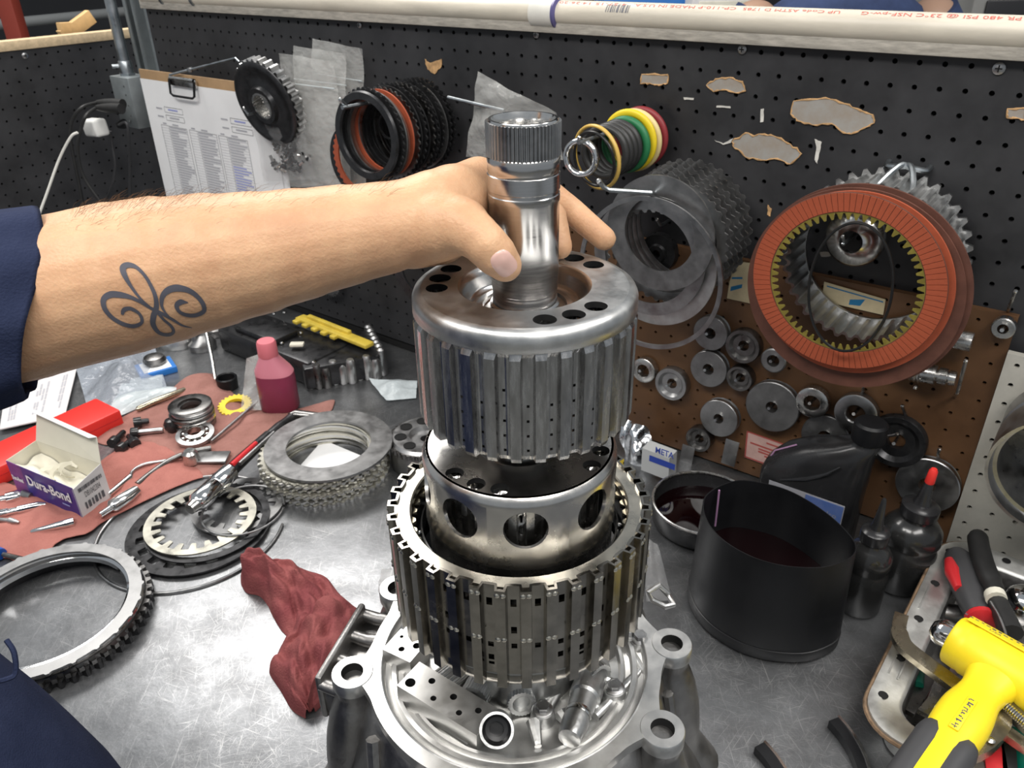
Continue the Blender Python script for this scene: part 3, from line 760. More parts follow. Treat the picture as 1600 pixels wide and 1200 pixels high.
mb = MB(); mb.lathe([(PR + 0.0042, uc + 0.017), (PR + 0.0046, uc + 0.0205), (PR, uc + 0.0225)], 32, M=Mx); mb.build('cement_ring', 'pvc_cement', pipe)
def pipe_text(txt, ua, ub, size, ang):
    """lettering upside down on the pipe between stations ua (its right end, where it starts) and ub"""
    t = MB(); text_mb(txt, size, Matrix.Identity(4), t, align='LEFT')
    w_ = max(v.x for v in t.v); k = (ua - ub) / w_; out = MB()
    vs = []
    for v in t.v:
        a = ang - v.y / PR; rr = PR + 0.0003; vs.append((ua - v.x * k, rr * math.sin(a), rr * math.cos(a)))
    out.add(vs, t.f); out.build('lettering', 'red_print', pipe, smooth=0)
pipe_text('40 PR 480 PSI @ 23\u00b0C NSF-pw-G', on_u(1625, 40), on_u(1348, 30), 0.0072, 1.02)
pipe_text('UP Code ASTM D 1785', on_u(1316, 28), on_u(1165, 20), 0.0064, 1.02)
pipe_text('CP-110-P MADE IN U.S.A.', on_u(1155, 20), on_u(995, 14), 0.0064, 1.02)
pipe_text('4-27-15 14:26:20', on_u(985, 14), on_u(880, 8), 0.0058, 1.02)
mb = MB(); u0 = on_u(955, 22); u1 = on_u(990, 24); rnd = random.Random(4); u = u0
while u < u1:
    wd = rnd.choice((0.0012, 0.0024, 0.0034))
    for k in range(4):
        a0 = 0.32 + k * 0.16; rr = PR + 0.0003
        mb.add([(x, rr * math.sin(a), rr * math.cos(a)) for a in (a0, a0 + .16) for x in (u, u + wd)], [(0, 1, 3, 2)])
    u += wd + rnd.choice((0.0012, 0.002))
mb.build('bar_code', 'grey_print', pipe, smooth=0)
for q in ((310, 4), (262, 2)):
    u = on_u(*q); mb = MB(); mb.lathe([(PR + .0005, u - .004), (PR + .0025, u - .004), (PR + .0025, u + .004), (PR + .0005, u + .004)], 24, M=Mx); mb.build('pipe_clip', 'galv', pipe)

# steel post with conduit at the corner
post = thing('strut_post', 'grey steel channel post standing at the corner of the boards', 'post', Matrix.Translation(Vector((wp(226, 60, -0.03).x, wp(226, 60, -0.03).y, 0.0))))
Mp = frame((0, 0, 0), WD, ZUP, WN)
mb = MB()
for c, d in (((0, .46, -0.018), (0.041, 0.95, 0.003)), ((-0.019, .46, 0), (0.003, 0.95, 0.041)), ((0.019, .46, 0), (0.003, 0.95, 0.041)), ((-0.0145, .46, 0.019), (0.009, 0.95, 0.003)), ((0.0145, .46, 0.019), (0.009, 0.95, 0.003))):
    mb.box(c, d, Mp)
mb.build('channel', 'galv_paint', post)
mb = MB(); mb.box((0.035, .46, -0.006), (0.030, 0.95, 0.004), Mp); mb.box((0.049, .46, 0.005), (0.003, 0.95, 0.022), Mp); mb.build('side_plate', 'galv_paint', post)
pa, pb_ = wp(205, 118, 0.03), None
cpos = wp(186, 60, 0.02)
con = thing('conduit', 'thin galvanised conduit pipe running down into the outlet box', 'conduit', Matrix.Translation((cpos.x, cpos.y, 0)))
zc0 = wp(203, 112, 0.02).z
mb = MB(); mb.lathe([(0.0112, zc0), (0.0112, 0.92)], 20); mb.build('tube', 'galv', con)
mb = MB(); mb.lathe([(0.0140, zc0 - 0.004), (0.0140, zc0 + 0.020), (0.0125, zc0 + 0.022), (0.0112, zc0 + 0.022)], 20); mb.lathe([(0.017, zc0 - 0.008), (0.017, zc0 - 0.003), (0.012, zc0 - 0.003)], 6)
mb.tube([(-0.012, -0.006, zc0 + 0.012), (-0.024, -0.012, zc0 + 0.012)], 0.004, 8); mb.build('connector', 'galv', con)
# outlet box
bz = zc0 - 0.008
box = thing('outlet_box', 'grey steel outlet box with plugs in it below the conduit', 'outlet box', frame(Vector((cpos.x, cpos.y, bz)), WD, ZUP, WN))
mb = MB(); mb.rbox((0.005, -0.053, 0.0), (0.072, 0.106, 0.052), 0.002); mb.build('body', 'galv_paint', box)
mb = MB(); mb.rbox((-0.033, -0.053, 0.0), (0.004, 0.102, 0.047), 0.001); mb.build('socket_plate', 'black_plastic', box)
for y in (-0.018, -0.036, -0.058, -0.080):
    mb = MB(); mb.lathe([(0.0018, 0), (0.0018, 0.0006), (0, 0.0006)], 8); mb.build('knockout', 'steel_dark', box, M=Matrix.Translation((0.020, y, 0.0262)))
for p in ((-0.030, -0.010, 0.020), (-0.030, -0.012, 0.004), (0.012, -0.092, 0.026)):
    mb = MB(); mb.lathe([(0, 0.003), (0.003, 0.002), (0.0036, 0)], 10); mb.build('cover_screw', 'steel_bright', box, M=axisM(p, (-0.7, 0, 0.7)))
# plugs and cords
def cord(name, pts, r, m, label, cat='cord', plug=None, pm=None):
    t = thing(name, label, cat, Matrix.Translation(pts[0]))
    o = Vector(pts[0]); mb = MB(); mb.tube([p - o for p in spline(pts, 8)], r, 8); mb.build('cable', m, t)
    if plug:
        mb = MB(); a, b, r0, r1 = plug; mb.tube([a - o, a.lerp(b, .35) - o, a.lerp(b, .7) - o, b - o], [r0, r0, r0 * .8, r1], 12); mb.build('plug', pm or m, t)
    return t
a, b = wp(192, 163, 0.07), wp(152, 160, 0.09)
cord('power_cord', [b, yp(128, 168, 1.76), yp(113, 188, 1.76), yp(110, 215, 1.76), yp(118, 260, 1.76), yp(126, 300, 1.76), yp(132, 335, 1.76)], 0.0036, 'black_rubber', 'black power cord in the upper socket of the outlet box', plug=(a, b, 0.011, 0.005))
a, b = wp(190, 170, 0.085), wp(150, 168, 0.10)
cord('power_cord', [b, yp(135, 180, 1.74), yp(127, 200, 1.74), yp(121, 232, 1.74), yp(130, 275, 1.74), yp(160, 320, 1.74)], 0.0036, 'black_rubber', 'second black power cord looping in front of the first', plug=(a, b, 0.011, 0.005))
a, b = wp(196, 193, 0.07), wp(184, 196, 0.08)
cord('power_cord', [b, wp(197, 192, 0.085), wp(201, 215, 0.08), wp(203, 265, 0.06), wp(203, 330, 0.05)], 0.003, 'grey_rubber', 'thin grey cord hanging straight down beside the clipboard', plug=(a, b, 0.010, 0.006), pm='black_plastic')
cord('power_cord', [wp(172, 205, 0.08), wp(176, 230, 0.08), wp(180, 258, 0.08), wp(175, 290, 0.08), wp(163, 318, 0.07)], 0.003, 'grey_rubber', 'grey cord curving down behind the arm under the white charger')
ch = wp(149, 199, 0.10)
t = thing('usb_charger', 'white phone charger plugged into the outlet box', 'charger', frame(ch, (wp(172, 195, 0.10) - wp(122, 205, 0.10)).normalized(), ZUP, (wp(172, 195, 0.10) - wp(122, 205, 0.10)).normalized().cross(ZUP)))
mb = MB(); mb.rbox((0, 0, 0), (0.066, 0.036, 0.032), 0.006, seg=3); mb.build('body', 'white_plastic', t)
mb = MB(); mb.rbox((-0.037, 0, 0), (0.010, 0.010, 0.012), 0.003); mb.build('cable_plug', 'white_plastic', t)
cord('charger_cable', [yp(121, 207, 1.70), yp(110, 215, 1.70), yp(92, 250, 1.70), yp(74, 300, 1.68), yp(58, 345, 1.66), yp(50, 380, 1.64)], 0.0028, 'charger_cable', 'white charging cable hanging from the phone charger')

# ------------------------------------------------------------------ hooks
def hook(w0, w1, base, label, tip=0.012, r=0.0026, group='wire hooks in the back board', bend=0.6):
    """wire hook: base is its hole on the board"""
    t = thing('peg_hook', label, 'hook', wallM(base), group)
    pts = [(0, 0.0, w0), (0, 0, w0 + 0.004), (0, 0, w1 - 0.008), (0, 0.003, w1 - 0.002), (0, tip, w1 + tip * bend)]
    mb = MB(); mb.tube(spline(pts, 4), r, 8); mb.build('wire', 'galv', t)
    e = pts[-1]; mb = MB(); mb.lathe([(0, r), (r * .8, r * .6), (r * 1.05, 0), (r * .8, -r * .6), (0, -r)], 10); mb.build('tip', 'steel_bright', t, M=Matrix.Translation(e))
    return t

# clipboard with the printed form
c0, c1, c2 = wp(219, 122, 0.05), wp(374, 144, 0.05), wp(258, 330, 0.05)
xw, yh = (c1 - c0).length, (c0 - c2).length * 1.02
xd = (c1 - c0).normalized(); nd = xd.cross((c0 - c2).normalized()).normalized(); yd = nd.cross(xd)
xw *= 1.28                       # its right side is hidden behind the hub
Mc = frame(c0, xd, yd, nd)
clip = thing('clipboard', 'clipboard hanging on the back board with a printed form', 'clipboard', Mc)
mb = MB(); mb.rbox((xw / 2, -yh / 2 + 0.008, -0.004), (xw + 0.006, yh + 0.02, 0.004), 0.0015); mb.build('backing', 'card_back', clip)
for k, (dx, dy) in enumerate(((0.012, -0.006), (0.006, -0.003))):
    mb = MB(); mb.box((xw / 2 + dx, -yh / 2 + dy, -0.0014 + k * 0.0006), (xw, yh, 0.0004)); mb.build('under_sheet', 'paper', clip)
mb = MB(); nx, ny = 8, 10; vs = []; fs = []
for j in range(ny + 1):
    for i in range(nx + 1):
        u, v = i / nx, j / ny; vs.append((u * xw * .99 - 0.004 * (1 - v) * 0, -v * yh, 0.0006 + 0.004 * v * (1 - u) * (1 - u) * 0.6))
for j in range(ny):
    for i in range(nx): a = j * (nx + 1) + i; fs.append((a, a + 1, a + nx + 2, a + nx + 1))
mb.add(vs, fs); sheet = mb.build('form_sheet', 'paper', clip)
mb = MB(); Zp = lambda x, y: 0.0012 + 0.004 * (-y / yh) * (1 - x / xw) ** 2 * 0.6
def rect(x, y, w_, h, mi=0): mb.add([(x, y, Zp(x, y)), (x + w_, y, Zp(x + w_, y)), (x + w_, y - h, Zp(x + w_, y - h)), (x, y - h, Zp(x, y - h))], [(0, 1, 2, 3)], mi)
def outline(x, y, w_, h, t=0.0007, mi=0): rect(x, y, w_, t, mi); rect(x, y - h, w_, t, mi); rect(x, y, t, h, mi); rect(x + w_, y, t, h, mi)
for bx, by in ((0.16, 0.17), (0.16, 0.225), (0.68, 0.17), (0.68, 0.225)):
    outline(bx * xw, -by * yh, 0.15 * xw, 0.036 * yh); rect((bx - 0.07) * xw, -(by + 0.012) * yh, 0.05 * xw, 0.003, 1); rect((bx + 0.03) * xw, -(by + 0.012) * yh, 0.08 * xw, 0.003, 2 if by < 0.2 else 1)
rnd = random.Random(2)
for ci, cx in enumerate((0.10, 0.335, 0.565)):
    x0, w_ = cx * xw, 0.215 * xw; rect(x0 + 0.02 * xw, -0.283 * yh, 0.03 * xw, 0.0028, 1); rect(x0 + 0.10 * xw, -0.283 * yh, 0.05 * xw, 0.0028, 1)
    nrow = 34; rh = 0.635 * yh / nrow
    outline(x0, -0.30 * yh, w_, nrow * rh); rect(x0 + 0.065 * xw, -0.30 * yh, 0.0006, nrow * rh)
    for k in range(nrow):
        y = -0.30 * yh - k * rh; rect(x0, y, w_, 0.0005, 1)
        rect(x0 + 0.072 * xw, y - rh * 0.28, rnd.uniform(0.06, 0.14) * xw, rh * 0.42, 1 if ci < 2 or k < 10 or k > 28 else 2)
rect(0.10 * xw, -0.962 * yh, 0.20 * xw, 0.002, 1)
mb.build('print', ['ink', 'ink_pale', 'ink_blue'], sheet, smooth=0, flip=False)
mb = MB(); mb.rbox((xw * .38, 0.004, 0.004), (0.085, 0.016, 0.006), 0.002); mb.lathe([(0.0045, -0.04), (0.0045, 0.04)], 10, M=Matrix.Translation((xw * .38, 0.010, 0.006)) @ Mx); mb.build('clamp', 'steel', clip)
mb = MB(); mb.tube([(xw * .38 - .042, 0.008, 0.008), (xw * .38 - .040, -0.018, 0.012), (xw * .38 - .032, -0.022, 0.012), (xw * .38 + .032, -0.022, 0.012), (xw * .38 + .040, -0.018, 0.012), (xw * .38 + .042, 0.008, 0.008)], 0.0024, 8); mb.build('lever', 'black_plastic', clip)
t = thing('hanger_rod', 'thin metal rod running behind the top of the clipboard', 'rod', Matrix.Translation(wp(265, 117, 0.055)))
mb = MB(); o = wp(265, 117, 0.055); mb.tube([Vector((0, 0, 0)), wp(320, 103, 0.05) - o, wp(368, 91, 0.05) - o, wp(374, 97, 0.05) - o], 0.0022, 8); mb.build('wire', 'galv', t)
mb = MB(); mb.lathe([(0.005, -0.004), (0.006, 0), (0.005, 0.004)], 10, M=Matrix.Translation(wp(297, 109, 0.052) - o)); mb.build('nut', 'steel_grey', t)

# dark hub disc tilted on its hook
hp = wp(413, 164, 0.085); rd = ray(413, 164).normalized()
nd = (-rd * 0.60 + (-RT * 0.86 - UP * 0.45) * 0.80).normalized(); HR = 66 * mpp(hp)
hub = thing('clutch_hub', 'dark toothed hub disc hanging tilted beside the clipboard', 'hub', axisM(hp, nd))
mb = MB(); mb.lathe([(HR * .30, -0.010), (HR * .30, 0.006), (HR * .42, 0.007), (HR * .46, 0.0), (HR * .60, -0.003), (HR * .80, -0.002), (HR * .86, 0.001), (HR * .97, 0.0), (HR, -0.003), (HR * .95, -0.006), (HR * .5, -0.012)], 64, closed=True); mb.build('disc', 'plate_black', hub, smooth=50)
mb = MB(); mb.annulus(teeth(34, HR * .96, HR * 1.04, 0.5, 0.08), HR * .90, -0.024, -0.006, 272); mb.build('toothed_rim', 'steel_grey', hub, smooth=20)
mb = MB(); mb.annulus(HR * .31, teeth(22, HR * .275, HR * .24, 0.5, 0.12), -0.014, 0.0065, 176); mb.build('splined_bore', 'steel', hub, smooth=20)
hook(0.0, 0.10, wp(455, 165, 0.0), 'wire hook that carries the dark hub disc', bend=.4)

# ------------------------------------------------------------------ clear bags
def film(name, corners, m, label, parent=None, ripple=0.004, n=10, seed=0, lip=None, group=None, cat='bag'):
    """thin two-sided film bag between four corner points (tl, tr, br, bl), softly crumpled"""
    tl, tr, br, bl = [Vector(c) for c in corners]; o = (tl + tr) / 2; rnd = random.Random(seed)
    nd = (tr - tl).cross(tl - bl).normalized(); ph = [rnd.uniform(0, 6.3) for _ in range(6)]
    mb = MB()
    for side in (0, 1):
        vs = []; fs = []
        for j in range(n + 1):
            for i in range(n + 1):
                u, v = i / n, j / n; p = tl.lerp(tr, u).lerp(bl.lerp(br, u), v)
                b = math.sin(PI * u) * math.sin(PI * min(1, v * 1.0)) * ripple * 1.6 * (1 if side else -1)
                k = ripple * (math.sin(u * 9 + ph[0] + v * 3) * .5 + math.sin(v * 13 + ph[1] + u * 5) * .35 + math.sin((u + v) * 21 + ph[2]) * .2) * math.sin(PI * min(1, v + .15))
                vs.append(p + nd * (b + k) - o)
        for j in range(n):
            for i in range(n): a = j * (n + 1) + i; fs.append((a, a + 1, a + n + 2, a + n + 1))
        mb.add(vs, fs)
    t = thing(name, label, cat, Matrix.Translation(o), group)
    mb.build('film', m, t, flip=False, smooth=60)
    if lip is not None:
        z = MB(); z.tube([tl.lerp(bl, lip) - o + nd * .002, tr.lerp(br, lip) - o + nd * .002], 0.0012, 6); z.build('zip_strip', 'milky_film', t)
    return t
def W4(q, off): return [wp(x, y, off) for x, y in q]
G_BAG = 'clear parts bags hung on the back board'
film('parts_bag', W4([(488, 60), (565, 76), (572, 290), (500, 288)], 0.02), 'clear_bag', 'rearmost clear zip bag, reaching highest on the board', lip=.22, seed=1, ripple=.008, n=18, group=G_BAG)
film('parts_bag', W4([(458, 71), (540, 84), (548, 292), (470, 290)], 0.035), 'clear_bag', 'second clear zip bag, overlapping the rearmost one', lip=.22, seed=2, ripple=.008, n=18, group=G_BAG)
film('parts_bag', W4([(437, 83), (520, 96), (538, 295), (450, 292)], 0.05), 'clear_bag', 'front clear zip bag hanging between the hub disc and the dark plates', lip=.2, seed=3, ripple=.008, n=18, group=G_BAG)
film('parts_bag', W4([(378, 94), (450, 101), (494, 280), (412, 284)], 0.06), 'clear_bag_thin', 'clear bag holding small dark rollers under the hub disc', lip=.18, seed=4, ripple=.008, n=18, group=G_BAG)
mb = MB(); rnd = random.Random(8)
for k in range(70):
    x, y = rnd.uniform(418, 486), rnd.uniform(216, 268)
    if (x - 455) ** 2 / 36 ** 2 + (y - 243) ** 2 / 28 ** 2 > 1: continue
    p = wp(x, y, 0.056 + rnd.uniform(-.003, .004)); d = Vector((rnd.uniform(-1, 1), rnd.uniform(-.3, .3), rnd.uniform(-1, 1))).normalized()
    mb.lathe([(0, -0.006), (0.0028, -0.006), (0.0028, 0.006), (0, 0.006)], 8, M=axisM(p, d), mi=0 if rnd.random() < .72 else 1)
tag(mb.build('rollers', ['plate_black', 'steel']), 'heap of small dark rollers lying in a clear bag', 'rollers', kind='stuff')
film('parts_bag', W4([(744, 112), (870, 176), (880, 250), (728, 245)], 0.05), 'clear_bag', 'crumpled clear bag hanging behind the shaft', ripple=0.010, seed=5, n=16, group=G_BAG)
t = thing('peg_hook', 'thin wire hook pointing at the crumpled bag behind the shaft', 'hook', Matrix.Translation(wp(700, 152, 0.05)), 'wire hooks in the back board')
o = wp(700, 152, 0.05); mb = MB(); mb.tube([Vector((0, 0, 0)), wp(745, 163, 0.055) - o, wp(788, 173, 0.06) - o], 0.0026, 8); mb.build('wire', 'galv', t)

# ------------------------------------------------------------------ plates on hooks
def wring(name, px, py, off, ro, ri, th, m, label, group=None, n=160, tilt=None, cat='ring', wave=None):
    p = wp(px, py, off); M = wallM(p)
    if tilt: M = M @ Matrix.Rotation(tilt[0], 4, 'X') @ Matrix.Rotation(tilt[1], 4, 'Y')
    mb = MB(); mb.annulus(ro, ri, -th / 2, th / 2, n, wave=wave)
    return tag(mb.build(name, m, M=M, smooth=25), label, cat, group)
G_DARK = 'dark clutch plates on the left hook'
base = (675, 188)
PB = wp(*base, 0.0)
def along(p, w_): return p + WN * w_
def to_px(p):
    d = Vector(p) - CAM; z = d.dot(FW); return 800 + FPX * d.dot(RT) / z, 600 - FPX * d.dot(UP) / z
kinds = [('T', 'plate_black'), ('T', 'plate_black'), ('P', 'plate_grey'), ('T', 'plate_black'), ('P', 'plate_black'), ('T', 'plate_black'), ('T', 'steel_dark'), ('P', 'plate_black'),
         ('T', 'plate_black'), ('P', 'plate_black'), ('T', 'steel_dark'), ('P', 'friction_red'), ('P', 'friction_core'), ('P', 'plate_grey'), ('T', 'plate_black'), ('F', 'plate_black')]
ordn = ['rearmost', 'second', 'third', 'fourth', 'fifth', 'sixth', 'seventh', 'eighth', 'ninth', 'tenth', 'eleventh', 'twelfth', 'thirteenth', 'fourteenth', 'fifteenth', 'front']
rnd = random.Random(3)
for i, (k, m) in enumerate(kinds):
    w_ = 0.022 + i * 0.0085; p = along(PB, w_) + WD * rnd.uniform(-.002, .002) + ZUP * rnd.uniform(-.003, .002)
    R_ = 0.067 + (0.003 if k == 'T' else 0.0) - (0.002 if m.startswith('fric') else 0)
    mb = MB(); fo = teeth(40, R_ - .003, R_, .5, .1) if k in 'T' else R_
    if k == 'F': mb.lathe([(0.064, 0.0035), (0.066, 0.0), (0.064, -0.004), (0.054, -0.004), (0.0525, 0.0), (0.054, 0.0035)], 96, closed=True)
    else: mb.annulus(fo, 0.052 + (.002 if i % 2 else 0), -0.0014, 0.0014, 320)
    nm = 'friction_plate' if m.startswith('fric') else 'clutch_plate'
    word = 'red-brown' if m == 'friction_red' else 'brown' if m == 'friction_core' else 'dark grey' if m == 'plate_grey' else 'black'
    tag(mb.build(nm, m, M=wallM(p), smooth=25), '%s plate, %s from the board in the pack right of the clear bags' % (word, ordn[i]) if i not in (0, 15) else ('rearmost black plate of the pack right of the clear bags' if i == 0 else 'smooth black front ring of the pack right of the clear bags'), 'clutch plate', G_DARK)
for i, (dx, dz, m, wd_) in enumerate(((-0.006, -0.012, 'friction_red', 'red-brown'), (-0.011, -0.010, 'plate_black', 'black'))):
    p = along(PB, 0.162 + i * .005) + WD * dx + ZUP * dz
    mb = MB(); mb.annulus(0.066, 0.056, -.0012, .0012, 128)
    if i == 0: continue
wring('seal_ring', 607, 197, 0.10, 0.020, 0.0175, 0.003, 'plate_black', 'small black ring hanging inside the pack of dark plates', G_DARK, 64)
hook(0.0, 0.185, PB + ZUP * 0.049, 'long wire hook carrying the pack of dark plates', r=0.003)
wring('clutch_plate', 562, 250, 0.070, teeth(36, .060, .063, .5, .1), 0.050, 0.003, 'friction_red', 'red-brown plate hanging low behind the left side of the dark pack', G_DARK, 288, cat='clutch plate')
wring('clutch_plate', 556, 252, 0.060, 0.062, 0.050, 0.003, 'plate_black', 'black plate hanging low behind the red-brown one', G_DARK, 96, cat='clutch plate')
wring('clutch_plate', 655, 425, 0.05, teeth(36, .058, .062, .5, .1), 0.040, 0.004, 'plate_black', 'black toothed plate hanging low behind the raised drum', None, 288, cat='clutch plate')
wring('sprocket', 512, 440, 0.02, teeth(30, .028, .033, .45, .12), 0.020, 0.004, 'plate_grey', 'small grey toothed ring hanging under the forearm', None, 240)

# seals on their hook
G_SEAL = 'seals and rings on the hook right of the shaft'
def seal(px, py, w_, R_, r_, m, label, sec=None, tilt=(0, 0), name='seal_ring'):
    M = wallM(wp(px, py, w_)) @ Matrix.Rotation(tilt[0], 4, 'X') @ Matrix.Rotation(tilt[1], 4, 'Y')
    h = sec or 0.003; mb = MB(); c = (R_ + r_) / 2; a = (R_ - r_) / 2
    mb.lathe([(c + a * math.cos(t), h * math.sin(t)) for t in [2 * PI * k / 10 for k in range(10)]], 64, closed=True)
    tag(mb.build(name, m, M=M, smooth=60), label, 'ring', G_SEAL)
seal(1002, 214, 0.022, 0.040, 0.028, 'seal_red', 'dark red seal ring, rearmost on the seal hook', 0.004)
seal(991, 219, 0.036, 0.041, 0.030, 'seal_cream', 'cream seal ring in front of the dark red one', 0.004)
seal(983, 220, 0.046, 0.041, 0.030, 'seal_yellow', 'yellow seal ring standing out above the green one', 0.0035)
seal(977, 226, 0.056, 0.037, 0.026, 'seal_green', 'green seal ring in front of the yellow one', 0.005)
for i, nm in enumerate(('rearmost', 'second', 'third', 'foremost')):
    seal(966 - i * 7, 229 + i * 3, 0.068 + i * 0.011, 0.035, 0.026, 'seal_black', '%s of the black rubber rings on the seal hook' % nm, 0.0048)
seal(932, 246, 0.118, 0.042, 0.0375, 'seal_amber', 'tilted amber ring near the front of the seal hook', 0.003, (0.1, -0.25))
seal(928, 249, 0.128, 0.036, 0.032, 'oring', 'thin black ring just inside the amber ring', 0.002, (0.1, -0.2))
seal(908, 246, 0.150, 0.0245, 0.0165, 'chrome', 'small glassy clear ring at the front of the seal hook', 0.006, (0.0, 0.1))
hook(0.0, 0.165, wp(1008, 186, 0.0), 'wire hook carrying the coloured seals', tip=.006)

# steel plates on the middle hook
G_ST = 'grey steel plates on the middle hook'
def st(px, py, w_, Rpx, rpx, m, label, tooth=None, inner=None, th=0.0022, tilt=(0, 0)):
    p = wp(px, py, w_); s = mpp(p); ro, ri = Rpx * s, rpx * s
    if tooth: ro = teeth(tooth, ro - .004, ro, .5, .06)
    if inner: ri = teeth(inner, ri, ri - .004, .5, .08)
    M = wallM(p) @ Matrix.Rotation(tilt[0], 4, 'X') @ Matrix.Rotation(tilt[1], 4, 'Y')
    mb = MB(); mb.annulus(ro, ri, -th / 2, th / 2, 8 * (tooth or inner or 20)); tag(mb.build('steel_plate', m, M=M, smooth=25), label, 'clutch plate', G_ST)
for i, nm in enumerate(('rearmost', 'second', 'third', 'fourth', 'fifth', 'sixth')):
    st(1076 - i * 7, 352 + i * 5, 0.028 + i * 0.013, 103, 84, 'steel_grey' if i % 2 else 'plate_grey', '%s toothed steel plate from the board on the middle hook' % nm, tooth=36)
st(1022, 410, 0.108, 104, 84, 'steel_satin', 'pale steel plate with inner teeth hanging lower on the middle hook', inner=36)
st(1012, 402, 0.116, 96, 76, 'steel_grey', 'plain grey plate second from the front of the middle hook')
st(1030, 366, 0.126, 92, 60, 'plate_grey', 'wide grey ring at the front of the middle hook', th=0.003)
st(1012, 430, 0.140, 124, 117, 'steel_grey', 'large thin hoop hanging lowest on the middle hook', th=0.003)
hkp = [wp(1062, 322, 0.0), wp(1050, 312, 0.04), wp(1016, 301, 0.145), wp(952, 297, 0.172), wp(943, 292, .176), wp(936, 283, .182)]
t = thing('peg_hook', 'wire hook carrying the grey steel plates', 'hook', Matrix.Translation(hkp[0]), 'wire hooks in the back board')
mb = MB(); mb.tube([p - hkp[0] for p in hkp], 0.0030, 8); mb.build('wire', 'galv', t)
mb = MB(); mb.lathe([(0, .004), (.003, .0025), (.004, 0), (.003, -.0025), (0, -.004)], 10); mb.build('tip', 'steel_bright', t, M=Matrix.Translation(hkp[-1] - hkp[0]))
hook(0.0, 0.03, wp(1045, 345, 0.0), 'short bent hook seen through the grey steel plates', r=0.0022)
p = wp(1030, 394, 0.015); mb = MB(); mb.lathe([(0.006, 0.010), (0.012, 0.010), (0.014, 0.006), (0.027, 0.006), (0.028, -0.006), (0.006, -0.006)], 40, closed=True)
tag(mb.build('disc_adapter', 'plate_black', M=wallM(p)), 'black disc seen through the grey steel plates', 'disc')

# friction plates on the double hook
dh = wp(1420, 262, 0.0)
t = thing('double_hook', 'double wire loop hook above the red friction plates', 'hook', wallM(dh))
for s in (-1, 1):
    mb = MB(); mb.tube(spline([(s * .022, .004, 0), (s * .020, .002, .012), (s * .004, .004, .016), (-s * .006, .006, .020), (-s * .018, -.010, .05), (-s * .020, -.024, .085), (-s * .014, -.030, .115), (-s * .006, -.022, .128)], 5), 0.0034, 8); mb.build('loop', 'galv', t)
FPp = wp(1319, 444, 0.125); s = mpp(FPp)
fr = thing('friction_plate', 'red friction plate with grooved face, frontmost on the double hook', 'clutch plate', wallM(FPp) @ Matrix.Rotation(0.06, 4, 'X'))
RO, RI = 146 * s, 116 * s
mb = MB(); mb.annulus(RO, RI, -0.0012, 0.0010, 128); mb.build('core_ring', 'friction_core', fr)
mb = MB(); mb.annulus(RI + .0005, teeth(58, RI - 0.001, RI - 0.008, .5, .16), -0.0010, 0.0008, 58 * 8); mb.build('inner_teeth', 'friction_teeth', fr, smooth=20)
mb = MB(); NP = 96; ga = 2 * PI / NP; e = ga * 0.455
vs = [(r * math.cos(a), r * math.sin(a), z) for z in (0.0010, 0.0018) for r in (RI + .001, RO - .0005) for a in (-e, e)]
mb.add(vs, [(4, 5, 7, 6), (0, 4, 6, 2), (1, 3, 7, 5), (2, 6, 7, 3), (0, 1, 5, 4)])
pad = mb.build('friction_pad', 'friction_red', fr)
for k in range(1, NP):
    o = pad.copy(); COL.objects.link(o); o.parent = fr; o.matrix_local = Matrix.Rotation(k * ga, 4, 'Z')
wring('friction_plate', 1327, 446, 0.110, 150 * s, 124 * s, 0.003, 'friction_red', 'second red friction plate, just behind the frontmost one', 'friction plates on the double hook', 128, cat='clutch plate')
wring('friction_plate', 1326, 456, 0.100, 167 * s, 128 * s, 0.003, 'friction_core', 'large brown friction plate behind the red ones', 'friction plates on the double hook', 128, cat='clutch plate')
wring('friction_plate', 1334, 452, 0.092, 170 * s, 130 * s, 0.003, 'friction_core', 'rearmost brown friction plate on the double hook', 'friction plates on the double hook', 128, cat='clutch plate')
# splined aluminium ring behind them
sp = wp(1368, 398, 0.03)
ring = thing('splined_ring', 'bright cast splined ring hanging behind the red friction plates', 'hub', wallM(sp))
s2 = mpp(sp)
def ribbed(n, r0, r1, z0, z1):
    f = teeth(n, r0, r1, .5, .1); mb = MB(); N_ = n * 8
    mb.annulus(f, lambda a: f(a) - 0.004, z0, z1, N_); return mb
ribbed(38, 118 * s2, 125 * s2, -0.012, 0.045).build('ring_wall', 'cast_alu', ring, smooth=25)
mb = MB(); mb.annulus(teeth(38, 122 * s2, 132 * s2, .5, .1), 112 * s2, -0.014, -0.009, 304); mb.build('rim', 'steel_grey', ring, smooth=25)
p = wp(1336, 372, 0.05); mb = MB(); mb.lathe([(0.012, 0.016), (0.0135, 0.018), (0.028, 0.010), (0.034, 0.002), (0.034, -0.02), (0.03, -0.02), (0.03, 0.0), (0.012, 0.012)], 48, closed=True)
tag(mb.build('bearing_cup', 'steel_bright', M=wallM(p)), 'polished metal cup seen inside the red friction plate', 'cup')
hook(0.0, 0.09, wp(1352, 350, 0.0), 'hook that carries the polished metal cup', r=0.002)
p = wp(1327, 452, 0.135); mb = MB(); sx, sy = 62 * mpp(p), 106 * mpp(p)
mb.tube([(sx * math.cos(a), sy * math.sin(a), 0.0) for a in [2 * PI * k / 64 for k in range(64)]], 0.0016, 8, closed=True)
tag(mb.build('rubber_ring', 'oring', M=wallM(p) @ Matrix.Rotation(0.05, 4, 'Z')), 'thin black rubber ring hanging across the red friction plate', 'ring')

